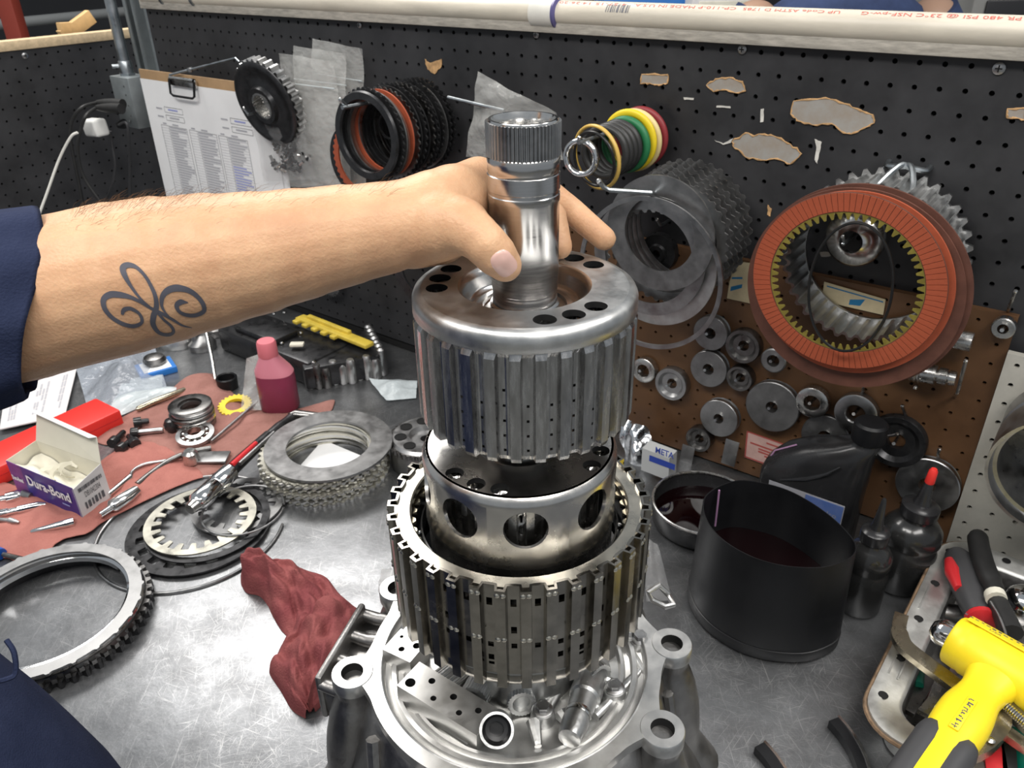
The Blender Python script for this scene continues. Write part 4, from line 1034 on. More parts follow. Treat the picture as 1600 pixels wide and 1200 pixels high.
# ------------------------------------------------------------------ brown and grey perforated panels standing against the board
bo = wp(1557, 538.7, 0.010)
pan_b = pegboard('hardboard_panel', bo, WD, WN, -27, 1, -1, 12, ['hardboard', 'board_gap'], rad=0.0024)
tag(pan_b, 'brown perforated hardboard panel with discs on pegs', 'panel')
go = wp(1532, 741.7, 0.022)
pan_g = pegboard('grey_panel', go, WD, WN, 0, 12, -6, 5, ['grey_board', 'board_gap'], rad=0.0030)
tag(pan_g, 'pale grey perforated panel at the right edge', 'panel')
def disc(px, py, rpx, m, label, kind='flat', off=0.022, hole=None, m2=None):
    p = wp(px, py, off); R_ = rpx * mpp(p); h = (hole if hole is not None else 0.30) * R_
    t = thing('disc_adapter', label, 'disc', wallM(p) @ Matrix.Rotation(-0.06, 4, 'X'), 'turned metal discs on the hardboard pegs')
    prof = {'flat': [(h, 0.0035), (R_ * .97, 0.0035), (R_, 0.0025), (R_, -0.004), (R_ * .9, -0.005), (R_ * .9, -0.009), (R_ * .98, -0.010), (R_ * .98, -0.014), (h, -0.014)],
            'cup': [(h, -0.002), (R_ * .62, -0.002), (R_ * .78, 0.0035), (R_ * .96, 0.0035), (R_, 0.0015), (R_, -0.012), (h, -0.012)],
            'ring': [(h, 0.004), (h * 1.1, 0.0055), (R_ * .9, 0.0055), (R_, 0.004), (R_, -0.008), (h, -0.008)]}[kind]
    mb = MB(); mb.lathe(prof, 44, closed=True); mb.build('body', m, t)
    mb = MB(); mb.tube([(0, h * .25, -0.022), (0, h * .25, 0.012), (0, h * .45, 0.017)], 0.0022, 8); mb.build('peg', 'steel', t)
disc(1049, 600, 27, 'steel_grey', 'grey disc left of the others, below the large steel hoop', 'cup', hole=.30)
disc(1108, 576, 30, 'plate_grey', 'wide dull grey disc right of the leftmost disc', 'flat')
disc(1111, 520, 28, 'plate_grey', 'grey disc with a thick rim high up beside the steel hoop', 'flat', hole=.32)
disc(1161, 541, 28, 'steel_dark', 'dark disc beside the lower left of the red friction plate', 'cup')
disc(1156, 591, 21, 'steel_dark', 'small dark disc below the dark one by the friction plate', 'cup', hole=.36)
disc(1210, 562, 20, 'steel_grey', 'small disc half hidden by the red friction plate', 'ring', hole=.45)
disc(1207, 635, 42, 'plate_grey', 'largest flat grey disc in the middle of the hardboard', 'flat', hole=.22)
disc(1270, 628, 25, 'steel', 'bright ring right of the largest flat disc', 'ring', hole=.48)
disc(1124, 653, 31, 'steel_grey', 'grey disc below the two left discs', 'flat', hole=.26)
disc(1092, 686, 21, 'steel_dark', 'small dark disc lowest at the left', 'cup', hole=.34)
disc(1007, 578, 20, 'steel', 'bright small ring half hidden by the raised drum', 'ring', hole=.5)
disc(1338, 645, 32, 'steel_grey', 'thick ring above the black oil bottle cap', 'ring', hole=.45)
disc(1290, 682, 37, 'plate_grey', 'pale disc behind the shoulder of the oil bottle', 'flat', off=.016)
disc(1246, 714, 26, 'steel_dark', 'dark disc half hidden by the oil bottle and the warning sticker', 'cup', off=.016)
disc(1400, 690, 44, 'plate_black', 'big black disc right of the oil bottle cap', 'cup', off=.02)
disc(1449, 757, 46, 'steel_grey', 'large grey disc above the bottle with the red tip', 'flat', hole=.27)
disc(1568, 512, 17, 'steel', 'small bright bearing at the top right corner of the hardboard', 'ring', hole=.42)
# stepped shafts laid across pegs
def shaft_on_pegs(px0, py0, px1, py1, off, prof, label, m='steel'):
    a, b = wp(px0, py0, off), wp(px1, py1, off); L_ = (b - a).length; s = mpp(a)
    t = thing('stepped_shaft', label, 'shaft', axisM(a, b - a)); mb = MB()
    mb.lathe([(0, 0)] + [(r * s, k * L_) for k, r in prof] + [(0, L_)], 32); mb.build('body', m, t)
    return t
shaft_on_pegs(1430, 516, 1519, 535, 0.03, [(0, 12), (.40, 12), (.40, 15), (.50, 15), (.50, 13), (.53, 13), (.53, 16), (.68, 16), (.68, 12), (.71, 12), (.71, 15), (1, 15)], 'short thick steel shaft lying on pegs beside the friction plates')
pr_ = []
for k in range(8): pr_ += [(.05 + k * .06, 11 + .6 * k), (.08 + k * .06, 13 + .6 * k), (.10 + k * .06, 11 + .6 * k)]
shaft_on_pegs(1385, 572, 1494, 592, 0.03, [(0, 8)] + pr_ + [(.56, 15), (.72, 15), (.72, 9), (.76, 9), (.76, 13), (.88, 13), (.88, 9), (.91, 9), (.91, 12), (1, 11)], 'ribbed steel shaft lying on pegs under the thick one')
def peg(pts, label, m='steel'):
    P_ = [wp(x, y, w_) for x, y, w_ in pts]; o = P_[0]
    t = thing('peg_pin', label, 'peg', Matrix.Translation(o), 'bent wire pegs in the hardboard panel')
    mb = MB(); mb.tube([p - o for p in P_], 0.0021, 8); mb.build('wire', m, t)
    mb = MB(); mb.lathe([(0, .0026), (.0022, .0012), (.0026, 0), (.0022, -.0012), (0, -.0026)], 10); mb.build('tip', 'steel_bright', t, M=Matrix.Translation(P_[-1] - o))
peg([(1575, 486, .0), (1578, 478, .02), (1587, 455, .03)], 'peg standing above the top right corner of the hardboard')
peg([(1492, 620, .010), (1496, 614, .05), (1509, 564, .055)], 'long empty peg right of the ribbed shaft')
peg([(1487, 505, .010), (1486, 500, .04), (1488, 495, .045)], 'peg holding the thick shaft from above')
peg([(1478, 548, .010), (1476, 550, .045), (1474, 551, .05)], 'peg under the thick shaft')
peg([(1432, 604, .010), (1431, 605, .045), (1430, 606, .05)], 'peg under the ribbed shaft')
peg([(1415, 648, .010), (1412, 640, .02), (1410, 634, .03)], 'small bent peg right of the thick ring')
peg([(1466, 716, .012), (1466, 708, .03), (1468, 702, .035)], 'peg showing above the large grey disc')
peg([(1348, 612, .010), (1349, 605, .02), (1350, 598, .025)], 'peg above the thick ring')
peg([(1385, 681, .030), (1395, 680, .034), (1402, 678, .036)], 'peg end in the big black disc')

# steel cylinder on the grey panel
cp = wp(1688, 682, 0.03); t = thing('steel_sleeve', 'wide steel sleeve hanging at the right edge on the grey panel', 'sleeve', wallM(cp) @ Matrix.Rotation(0.10, 4, 'X'))
mb = MB(); mb.lathe([(0.074, 0.000), (0.076, 0.002), (0.076, 0.030), (0.073, 0.032), (0.073, 0.037), (0.0765, 0.040), (0.0775, 0.092), (0.074, 0.092), (0.072, 0.078), (0.068, 0.077), (0.068, 0.0)], 72, closed=True); mb.build('shell', 'steel_grey', t)
mb = MB(); mb.lathe([(0.068, 0.012), (0.03, 0.012), (0.03, 0.006), (0.068, 0.006)], 48, closed=True); mb.build('inner_web', 'steel_dark', t)
for k in range(6):
    mb = MB(); mb.rbox((0.050, 0, 0.018), (0.030, 0.008, 0.012), 0.002, Matrix.Rotation(k * PI / 3, 4, 'Z')); mb.build('lug', 'steel_dark', t)

# ------------------------------------------------------------------ torn patches and stickers
def patch(poly, off, m, label, name='torn_patch', cat='torn patch', th=0.0008, edge=None, group='torn spots in the black board'):
    P_ = [wp(x, y, off) for x, y in poly]; o = sum(P_, Vector()) / len(P_); M = wallM(o); Mi = M.inverted()
    loc = [Mi @ p for p in P_]; t = thing(name, label, cat, M, group)
    mb = MB(); mb.prism([(p.x, p.y) for p in loc], 0, th); mb.build('face', m, t, smooth=0)
    if edge:
        mb = MB(); mb.tube([(p.x, p.y, th * .6) for p in loc], [0.0006 + 0.0009 * ((k * 7) % 5) / 4 for k in range(len(loc))], 6, closed=True); mb.build('rim', edge, t)
    return t
def rough(poly, seed, amp=2.2, n=4):
    rnd = random.Random(seed); out = []
    for i in range(len(poly)):
        a, b = poly[i], poly[(i + 1) % len(poly)]
        for k in range(n):
            t = k / n; out.append((a[0] + (b[0] - a[0]) * t + rnd.uniform(-amp, amp) * (k > 0), a[1] + (b[1] - a[1]) * t + rnd.uniform(-amp, amp) * (k > 0)))
    return out
patch(rough([(1240, 158), (1290, 153), (1320, 162), (1345, 173), (1364, 180), (1366, 192), (1350, 200), (1330, 209), (1318, 207), (1300, 193), (1270, 195), (1245, 188), (1236, 178)], 1, 1.2), 0.0006, 'torn_board', 'largest torn grey patch on the black board above the friction plates', edge='torn_edge')
patch(rough([(1144, 222), (1165, 208), (1180, 212), (1195, 210), (1215, 215), (1235, 225), (1252, 240), (1235, 256), (1215, 248), (1190, 250), (1165, 245), (1150, 232)], 2, 1.8), 0.0006, 'torn_board', 'torn patch left of and below the largest one', edge='torn_edge')
patch(rough([(1003, 116), (1044, 117), (1043, 130), (1030, 133), (1016, 130), (1001, 131)], 3, 1.0), 0.0006, 'torn_board', 'small torn patch at the left of the row near the pipe', edge='torn_edge')
patch(rough([(1104, 133), (1118, 124), (1140, 121), (1160, 128), (1165, 142), (1150, 145), (1130, 140), (1115, 143)], 4, 1.0), 0.0006, 'torn_board', 'rounded torn patch between the two screws', edge='torn_edge')
patch(rough([(1574, 170), (1602, 169), (1602, 187), (1582, 184), (1574, 184)], 5, 1.0), 0.0006, 'torn_board', 'torn patch cut by the right edge of the photo', edge='torn_edge')
patch(rough([(664, 92), (672, 98), (690, 92), (690, 104), (680, 116), (668, 108)], 6, 1.0), 0.0006, 'torn_edge', 'small torn spot above the pack of dark plates')
patch(rough([(1120, 165), (1142, 166), (1142, 169), (1120, 168)], 7, .6), 0.0006, 'chip_white', 'short white chip under the rounded torn patch')
patch(rough([(1117, 219), (1130, 224), (1146, 216), (1142, 223), (1130, 226)], 8, .6), 0.0006, 'chip_white', 'curved white chip left of the second torn patch')
patch(rough([(1189, 170), (1194, 170), (1193, 190), (1188, 191)], 9, .6), 0.0006, 'chip_white', 'upright white chip between the torn patches')
patch(rough([(1273, 217), (1284, 222), (1280, 240), (1277, 256), (1273, 250), (1276, 230)], 10, .8), 0.0006, 'chip_white', 'upright white chip right of the second torn patch')
patch(rough([(1068, 152), (1085, 153), (1084, 156), (1070, 156)], 11, .6), 0.0006, 'chip_white', 'small white chip between the first two torn patches')
patch(rough([(1200, 320), (1206, 326), (1204, 338), (1199, 336)], 12, .8), 0.0006, 'torn_edge', 'tiny torn spot beside the friction plates')
patch(rough([(1280, 393), (1296, 394), (1298, 400), (1284, 401)], 13, .8), 0.0006, 'torn_board', 'small torn spot seen inside the red friction plate')
# stickers
S1 = patch([(1150, 408), (1180, 412), (1172, 474), (1136, 466), (1140, 440)], 0.0125, 'sticker_cream', 'cream sticker with blue bars left of the friction plates', 'sticker', 'sticker', 0.0004, group='stickers on the panels')
def band(parent, q, off, m):
    Mi = parent.matrix_world.inverted(); P_ = [Mi @ wp(x, y, off) for x, y in q]; mb = MB(); mb.add(P_, [list(range(len(P_)))]); mb.build('print', m, parent, smooth=0)
band(S1, [(1144, 433), (1160, 433), (1160, 436), (1143, 436)], 0.0131, 'sticker_blue'); band(S1, [(1142, 448), (1160, 444), (1159, 450), (1141, 455)], 0.0131, 'sticker_blue')
S2 = patch([(1288, 440), (1384, 468), (1380, 492), (1284, 470)], 0.0125, 'sticker_cream', 'cream sticker with blue print behind the splined ring', 'sticker', 'sticker', 0.0004, group='stickers on the panels')
band(S2, [(1292, 446), (1380, 471), (1380, 473), (1292, 448)], 0.0131, 'sticker_blue'); band(S2, [(1328, 468), (1352, 468), (1344, 478), (1326, 476)], 0.0131, 'sticker_blue')
S3 = patch([(1167, 673), (1235, 697), (1229, 738), (1163, 714)], 0.0125, 'sticker_pink', 'faded red and white warning sticker low on the hardboard', 'sticker', 'sticker', 0.0004, group='stickers on the panels')
def lerp2(a, b, t): return (a[0] + (b[0] - a[0]) * t, a[1] + (b[1] - a[1]) * t)
TL, TR, BR, BL = (1167, 673), (1235, 697), (1229, 738), (1163, 714)
def uvq(u0, u1, v0, v1):
    f = lambda u, v: lerp2(lerp2(TL, TR, u), lerp2(BL, BR, u), v); return [f(u0, v0), f(u1, v0), f(u1, v1), f(u0, v1)]
band(S3, uvq(0, 1, 0, .05), 0.0131, 'sticker_red'); band(S3, uvq(0, 1, .95, 1), 0.0131, 'sticker_red'); band(S3, uvq(0, .03, 0, 1), 0.0131, 'sticker_red')
for v, a, b in ((.17, .46, .92), (.36, .10, .95), (.48, .30, .95), (.58, .30, .90), (.68, .45, .92), (.80, .55, .92)): band(S3, uvq(a, b, v, v + .06), 0.0131, 'sticker_red')
S4 = patch([(1016, 688), (1058, 704), (1056, 738), (1014, 722)], 0.085, 'sticker_white', 'white and blue carton with large lettering behind the lower drum', 'small_carton', 'carton', 0.025, group=None)
band(S4, [(1015, 711), (1055, 726), (1054, 735), (1014, 720)], 0.1104, 'blue_print')
mb = MB(); text_mb('META', 0.0145, wallM(wp(1038, 708, 0.1108)), mb, xs=.8, bold=.0003); o = mb.build('lettering', 'blue_print', S4, smooth=0, M=S4.matrix_world.inverted())

# ------------------------------------------------------------------ beyond the boards
def far(px, py, y): return yp(px, py, y)
a = far(20, 30, 3.0); t = thing('red_post', 'red painted steel post beyond the left board', 'post', Matrix.Translation((a.x, a.y, 0)))
mb = MB(); mb.rbox((0, 0, 0.4), (0.055, 0.055, 2.6), 0.004); mb.rbox((0, 0, -0.885), (0.16, 0.16, 0.02), 0.003); mb.build('upright', 'red_paint', t)
p0, p1 = far(-40, 42, 3.3), far(175, 20, 3.9); t = thing('wall_pipe', 'grey pipe running along the dark far wall', 'pipe', Matrix.Translation(p0))
mb = MB(); mb.tube([(p0 - p1) * .5, Vector((0, 0, 0)), p1 - p0, (p1 - p0) * 1.6], 0.019, 12); mb.build('run', 'far_pipe', t)
for i, (q, dz, lab) in enumerate((((122, 50), 0.0, 'longer pine offcut leaning behind the left board'), ((110, 52), 0.0, 'shorter pine offcut beside the longer one'))):
    p = lp(*q, -0.06); mb = MB(); mb.rbox((0, 0, 0), (0.09 if i == 0 else 0.05, 0.018, 0.03), 0.001)
    top = LT.z + 0.5 * G + 0.020
    tag(mb.build('wood_offcut', 'raw_pine', M=Matrix.Translation((p.x, p.y, top + 0.010 - i * .004)) @ Matrix.Rotation(LYAW + .2 * i, 4, 'Z') @ Matrix.Rotation(-0.45 + .5 * i, 4, 'Y')), lab, 'wood')

# ------------------------------------------------------------------ things lying on the bench
def bring(name, p, ro, ri, th, m, label, group=None, n=128, tilt=(0, 0), rz=0.0, cat='clutch plate', wave=None):
    mb = MB(); mb.annulus(ro, ri, 0.0, th, n, wave=wave)
    return tag(mb.build(name, m, M=Matrix.Translation(p) @ Matrix.Rotation(tilt[0], 4, 'X') @ Matrix.Rotation(tilt[1], 4, 'Y') @ Matrix.Rotation(rz, 4, 'Z'), smooth=25), label, cat, group)
def rod_thing(name, label, cat, segs, n=16, M=None):
    """segs: list of (part name, material, [points], [radii])"""
    o = Vector(segs[0][2][0]); t = thing(name, label, cat, Matrix.Translation(o))
    for pn, m, pts, rr in segs:
        mb = MB(); mb.tube([Vector(p) - o for p in pts], rr, n); mb.build(pn, m, t, smooth=40)
    return t
def strip(mb, pts, width, thick, up=ZUP, M=None, mi=0):
    """flat bar following points; width may vary"""
    P_ = [Vector(p) for p in pts]; n = len(P_); W_ = width if hasattr(width, '__len__') else [width] * n; T_ = thick if hasattr(thick, '__len__') else [thick] * n
    vs = []; fs = []
    for i in range(n):
        t = (P_[min(i + 1, n - 1)] - P_[max(i - 1, 0)]).normalized(); s = t.cross(Vector(up)).normalized(); u = s.cross(t)
        for a, b in ((-1, -1), (1, -1), (1, 1), (-1, 1)): vs.append(P_[i] + s * (a * W_[i] / 2) + u * (b * T_[i] / 2))
    for i in range(n - 1):
        for j in range(4): fs.append((i * 4 + j, i * 4 + (j + 1) % 4, i * 4 + 4 + (j + 1) % 4, i * 4 + 4 + j))
    fs += [(3, 2, 1, 0), tuple((n - 1) * 4 + j for j in range(4))]
    return mb.add(vs, fs, mi, M)
def bar_thing(name, label, cat, pts, width, thick, m, part='bar', up=ZUP):
    o = Vector(pts[0]); t = thing(name, label, cat, Matrix.Translation(o)); mb = MB(); strip(mb, [Vector(p) - o for p in pts], width, thick, up); mb.build(part, m, t, smooth=30); return t

# --- rags
def vnoise(x, y, s, seed=0):
    return (math.sin(x * s + seed) * math.cos(y * s * 1.13 - seed * .7) + .5 * math.sin(x * s * 2.3 + y * s * 1.7 + seed * 2.1) + .3 * math.sin(y * s * 3.9 - x * s * 2.6 + seed)) / 1.8
def in_poly(x, y, P_):
    c = False; j = len(P_) - 1
    for i in range(len(P_)):
        if (P_[i][1] > y) != (P_[j][1] > y) and x < (P_[j][0] - P_[i][0]) * (y - P_[i][1]) / (P_[j][1] - P_[i][1]) + P_[i][0]: c = not c
        j = i
    return c
def edge_near(x, y, P_):
    best = (9, x, y)
    for i in range(len(P_)):
        ax, ay = P_[i]; bx_, by_ = P_[(i + 1) % len(P_)]; dx, dy = bx_ - ax, by_ - ay
        t = max(0, min(1, ((x - ax) * dx + (y - ay) * dy) / (dx * dx + dy * dy + 1e-12))); qx, qy = ax + dx * t, ay + dy * t
        d = math.hypot(x - qx, y - qy)
        if d < best[0]: best = (d, qx, qy)
    return best
def rag_flat(pix, step, hfun, m, label, seed, th=0.0022):
    P3 = [bp(x, y, 0.002) for x, y in pix]; P_ = [(p.x, p.y) for p in spline([Vector((p.x, p.y, 0)) for p in P3], 4, True)]
    xs = [p[0] for p in P_]; ys = [p[1] for p in P_]; x0, y0 = min(xs) - step, min(ys) - step
    nx, ny = int((max(xs) - x0) / step) + 3, int((max(ys) - y0) / step) + 3; idx = {}; mb = MB(); vs = []
    for j in range(ny):
        for i in range(nx):
            x, y = x0 + i * step, y0 + j * step; d, qx, qy = edge_near(x, y, P_)
            if in_poly(x, y, P_): pass
            elif d < step * .72: x, y, d = qx, qy, 0.0
            else: continue
            z = th + hfun(x, y, d); idx[(i, j)] = len(vs); vs.append((x, y, z))
    fs = []
    for j in range(ny - 1):
        for i in range(nx - 1):
            q = [idx.get(k) for k in ((i, j), (i + 1, j), (i + 1, j + 1), (i, j + 1))]; q = [k for k in q if k is not None]
            if len(q) >= 3: fs.append(q)
    mb.add(vs, fs); o = mb.build('shop_rag', m, smooth=80)
    modified(o, ('SOLIDIFY', dict(thickness=th * .9, offset=-1.0)), ('SUBSURF', dict(levels=1, render_levels=1)))
    o.data.polygons.foreach_set('use_smooth', [True] * len(o.data.polygons))
    return tag(o, label, 'rag', 'red shop rags')
rag_flat([(-60, 742), (0, 752), (60, 770), (110, 760), (165, 716), (215, 690), (262, 700), (318, 742), (300, 752), (262, 768), (205, 795), (160, 818), (140, 836), (116, 842), (92, 846), (76, 868), (40, 880), (0, 872), (-60, 850)], 0.007,
         lambda x, y, d: max(0.0005, min(1, d / .03) * (0.007 + 0.006 * vnoise(x, y, 38, 1.0) + 0.004 * abs(math.sin(x * 70 + y * 45 + 2 * math.sin(y * 40)))) + 0.002 + 0.012 * math.exp(-((x + .59) ** 2 + (y - .835) ** 2) / .0006)), 'rag_salmon', 'salmon red rag under the parts box at the left edge', 1)
rag_flat([(150, 690), (185, 655), (240, 628), (305, 592), (340, 590), (372, 622), (402, 640), (460, 640), (522, 624), (512, 648), (470, 668), (430, 676), (402, 690), (372, 716), (330, 742), (290, 742), (250, 712), (205, 700)], 0.007,
         lambda x, y, d: max(0.0005, min(1, d / .02) * (0.003 + 0.004 * vnoise(x, y, 45, 2.0) + 0.003 * abs(math.sin(x * 60 - y * 75 + 2 * math.sin(x * 35)))) + 0.018 * math.exp(-((x + .585) ** 2 / .0012 + (y - 1.285) ** 2 / .0016))), 'rag_brown', 'brownish red rag under the bearings and the pink bottle', 2)
# crumpled rag: lofted folds
L_ = [(376, 912), (385, 925), (405, 930), (418, 945), (425, 960), (438, 982), (452, 1000), (434, 1022), (424, 1044), (421, 1052), (438, 1078), (456, 1108), (478, 1122)]
R_ = [(400, 882), (405, 879), (430, 886), (455, 892), (488, 895), (510, 902), (530, 926), (552, 946), (566, 965), (560, 1005), (545, 1040), (520, 1080), (492, 1112)]
mb = MB(); ns, nw = 56, 40; LL = spline([bp(x, y, 0.003) for x, y in L_], 6); RR = spline([bp(x, y, 0.003) for x, y in R_], 6); vs = []; fs = []
ns = len(LL)
for i in range(ns):
    s_ = i / (ns - 1)
    for j in range(nw + 1):
        t_ = j / nw; p = LL[i].lerp(RR[i], t_); arch = math.sin(PI * t_) ** .55
        hgt = 0.030 + 0.020 * math.sin(s_ * 9.0 + 0.6) + 0.006 * math.sin(s_ * 23)
        hgt *= min(1, s_ * 7 + .35) * min(1, (1 - s_) * 5 + .12)
        fold = 0.013 * abs(math.sin(t_ * 6.0 + s_ * 11)) + 0.008 * abs(math.sin(t_ * 13 - s_ * 17 + .8)) + 0.004 * vnoise(p.x, p.y, 90, 3) + .0035 * abs(math.sin(t_ * 24 + s_ * 9 + 2 * math.sin(s_ * 14))) + .002 * vnoise(p.x, p.y, 260, 5)
        z = 0.001 + arch * (hgt * (0.75 + 0.25 * math.cos(t_ * 5 - s_ * 6)) + fold)
        vs.append((p.x + 0.003 * math.sin(s_ * 31 + t_ * 8) * arch, p.y + 0.003 * math.cos(s_ * 27) * arch, max(0.0012, z)))
for i in range(ns - 1):
    for j in range(nw): a = i * (nw + 1) + j; fs.append((a, a + 1, a + nw + 2, a + nw + 1))
mb.add(vs, fs); o = mb.build('shop_rag', 'rag', smooth=80); modified(o, ('SUBSURF', dict(levels=1, render_levels=1))); o.data.polygons.foreach_set('use_smooth', [True] * len(o.data.polygons))
tag(o, 'crumpled dark red rag lying against the transmission case', 'rag', 'red shop rags')
RZ = 0.008                                    # rag height that the small parts rest on

# --- stack of steel plates with a grey ring on top
G_STK = 'steel plates stacked on the bench'
b0 = bp(510, 736, 0.0); rnd = random.Random(5); SR = 97 * mpp(b0)
names = ['lowest', 'second', 'third', 'fourth', 'fifth', 'sixth', 'seventh', 'eighth', 'ninth', 'tenth']
for k in range(10):
    p = b0 + Vector((rnd.uniform(-.003, .003), rnd.uniform(-.003, .003), 0.0002 + k * 0.0046))
    bring('steel_plate', p, teeth(44, SR - .004, SR, .5, .06), SR * .72, 0.0036, 'plate_cream' if k % 2 else 'steel_satin', '%s pale toothed plate in the stack beside the torque tool' % names[k], G_STK, 352, rz=rnd.uniform(0, 1))
bring('steel_plate', bp(514, 696, 0.047) , SR * 1.0, SR * .66, 0.004, 'plate_grey', 'dark grey ring lying on top of the stack of pale plates', G_STK, 128)
pk = thing('paper_packet', 'white paper packet with a blue strip inside the ring stack', 'packet', Matrix.Translation(bp(520, 722, 0.001)))
o = bp(520, 722, 0.001); mb = MB(); q = [bp(x, y, 0.004) - o for x, y in ((505, 688), (572, 716), (540, 748), (466, 732))]; mb.add(q + [v + Vector((0, 0, .0012)) for v in q], [(3, 2, 1, 0), (4, 5, 6, 7), (0, 1, 5, 4), (1, 2, 6, 5), (2, 3, 7, 6), (3, 0, 4, 7)]); mb.build('sheet', 'paper', pk, smooth=0)
mb = MB(); q = [bp(x, y, 0.0056) - o for x, y in ((572, 717), (562, 732), (532, 748), (545, 735))]; mb.add(q, [(0, 1, 2, 3)]); mb.build('strip', 'blue_mid', pk, smooth=0)

# --- loose plates in front of it
G_PL = 'loose clutch plates beside the salmon rag'
def bpr(px, py, z, rp): p = bp(px, py, z); return p, rp * mpp(p)
p, r = bpr(300, 828, 0.0, 140); mb = MB(); mb.tube([(r * math.cos(a), r * math.sin(a), .002) for a in [0.35 + (2 * PI - .3) * k / 95 for k in range(96)]], 0.0021, 8); tag(mb.build('snap_ring', 'steel_grey', M=Matrix.Translation(p)), 'large open snap ring of round wire under the loose plates', 'ring', G_PL)
p, r = bpr(312, 826, 0.0045, 108); bring('clutch_plate', p, r, teeth(18, r * .86, r * .74, .45, .06), 0.0025, 'plate_black', 'black notched plate at the bottom of the loose pile', G_PL, 288)
p, r = bpr(372, 790, 0.0075, 70); bring('clutch_plate', p, r, teeth(16, r * .84, r * .66, .45, .06), 0.0025, 'plate_grey', 'grey notched plate at the right of the loose pile', G_PL, 256)
p, r = bpr(325, 815, 0.0105, 94); bring('clutch_plate', p, r, r * .88, 0.0022, 'plate_black', 'thin dark ring in the loose pile', G_PL, 96, tilt=(.02, 0))
p, r = bpr(314, 812, 0.0140, 84); bring('clutch_plate', p, r, teeth(20, r * .86, r * .70, .42, .05), 0.0022, 'plate_cream', 'shiny pale plate with inward teeth on top of the loose pile', G_PL, 320)
p, r = bpr(380, 796, 0.0175, 62); mb = MB(); mb.tube([(r * math.cos(a), r * math.sin(a), .0) for a in [0.2 + (2 * PI - .2) * k / 63 for k in range(64)]], 0.0015, 8); tag(mb.build('snap_ring', 'steel_grey', M=Matrix.Translation(p)), 'thin snap ring lying across the right of the loose pile', 'ring', G_PL)

# --- big toothed ring set at the left edge
G_BIG = 'big ring set at the left edge'
c = bp(82, 972, 0.0); r = 150 * mpp(c)
bring('toothed_ring', c, teeth(52, r - .006, r, .5, .08), r * .86, 0.010, 'plate_black', 'big black toothed ring at the bottom of the set beside the trousers', G_BIG, 416, cat='ring')
bring('toothed_ring', c + Vector((0, 0, .0105)), teeth(52, r - .006, r * .995, .5, .08, .3), r * .88, 0.006, 'steel_dark', 'second toothed ring on the big black one', G_BIG, 416, cat='ring')
mb = MB(); mb.lathe([(r * .76, 0), (r * .93, 0), (r * .94, .004), (r * .92, .008), (r * .80, .009), (r * .765, .006)], 128, closed=True); tag(mb.build('polished_ring', 'chrome', M=Matrix.Translation(c + Vector((0, 0, .017)))), 'polished ring lying in the big toothed ring set', 'ring', G_BIG)
c2 = bp(70, 950, 0.030)
bring('steel_plate', c2 + Vector((0, 0, 0.0)), teeth(26, r * .925, r * .945, .22, .05), r * .80, 0.003, 'plate_grey', 'flat grey tabbed plate on top of the big ring set', G_BIG, 416, tilt=(0.03, 0.02))

# --- forceps
t = thing('forceps', 'steel forceps with a blue grip lying below the salmon rag', 'forceps', Matrix.Translation(bp(60, 880, 0.0)))
o = bp(60, 880, 0.0)
def br(q, z=0.006): return [bp(x, y, z) - o for x, y in q]
mb = MB(); mb.tube(br([(-40, 925), (0, 905), (50, 882), (75, 873), (138, 855)]), [.0042, .0042, .0045, .003, .0012], 10); mb.build('arm', 'steel', t)
mb = MB(); mb.tube(br([(5, 866), (50, 877), (70, 881), (88, 880)], .010), [.003, .0035, .0042, .003], 10); mb.build('arm', 'steel_dark', t)
mb = MB(); mb.rbox((0, 0, 0), (0.022, 0.012, 0.010), 0.003, Matrix.Translation(bp(62, 880, .009) - o) @ Matrix.Rotation(.5, 4, 'Z')); mb.build('joint', 'plate_cream', t)
mb = MB(); mb.tube(br([(-30, 852), (2, 866)], .010), .008, 10); mb.build('grip', 'blue_tool', t)

# --- opened parts box
FR, BR_, FL = bp(130, 813, RZ), bp(176, 779, RZ), bp(28, 768, RZ)
BLk = FL + (BR_ - FR)
zd = Vector((0, 0, 0.056)); t = thing('parts_box', 'opened blue and white cardboard parts box standing on the salmon rag', 'box', Matrix.Translation(FR)); o = FR
def quad(mb, a, b, c_, d, th=0.0008, mi=0, inner=None):
    n = (b - a).cross(d - a).normalized() * th
    mb.add([a, b, c_, d, a + n, b + n, c_ + n, d + n], [(0, 1, 2, 3), (0, 4, 5, 1), (1, 5, 6, 2), (2, 6, 7, 3), (3, 7, 4, 0)], mi); k = len(mb.v) - 8
    mb.f.append([k + 7, k + 6, k + 5, k + 4]); mb.m.append(mi if inner is None else inner)
mb = MB(); sp_ = FL.lerp(FR, .22)
quad(mb, sp_ - o, FR - o, FR + zd - o, sp_ + zd - o, -.0008, 0, 1); mb.build('front_panel', ['box_purple', 'box_inside'], t, smooth=0)
mb = MB(); quad(mb, FL - o, sp_ - o, sp_ + zd - o, FL + zd - o, -.0008, 0, 1); mb.build('end_panel', ['box_violet', 'box_inside'], t, smooth=0)
mb = MB(); quad(mb, FR - o, BR_ - o, BR_ + zd * 1.12 - o, FR + zd * .95 - o, -.0008, 0, 1); mb.build('label_panel', ['box_white', 'box_inside'], t, smooth=0)
mb = MB(); quad(mb, BR_ - o, BLk - o, BLk + zd * 1.05 - o, BR_ + zd * 1.12 - o, -.0008, 0, 0); quad(mb, BLk - o, FL - o, FL + zd - o, BLk + zd * 1.05 - o, -.0008, 0, 0); mb.build('back_panel', 'box_inside', t, smooth=0)
bk = (BR_ - FR).normalized()
a, b = BLk + zd * 1.05, BR_ + zd * 1.12; a2, b2 = BLk.lerp(BR_, .06) + zd * 1.9 + bk * .012, BLk.lerp(BR_, .94) + zd * 1.75 + bk * .012
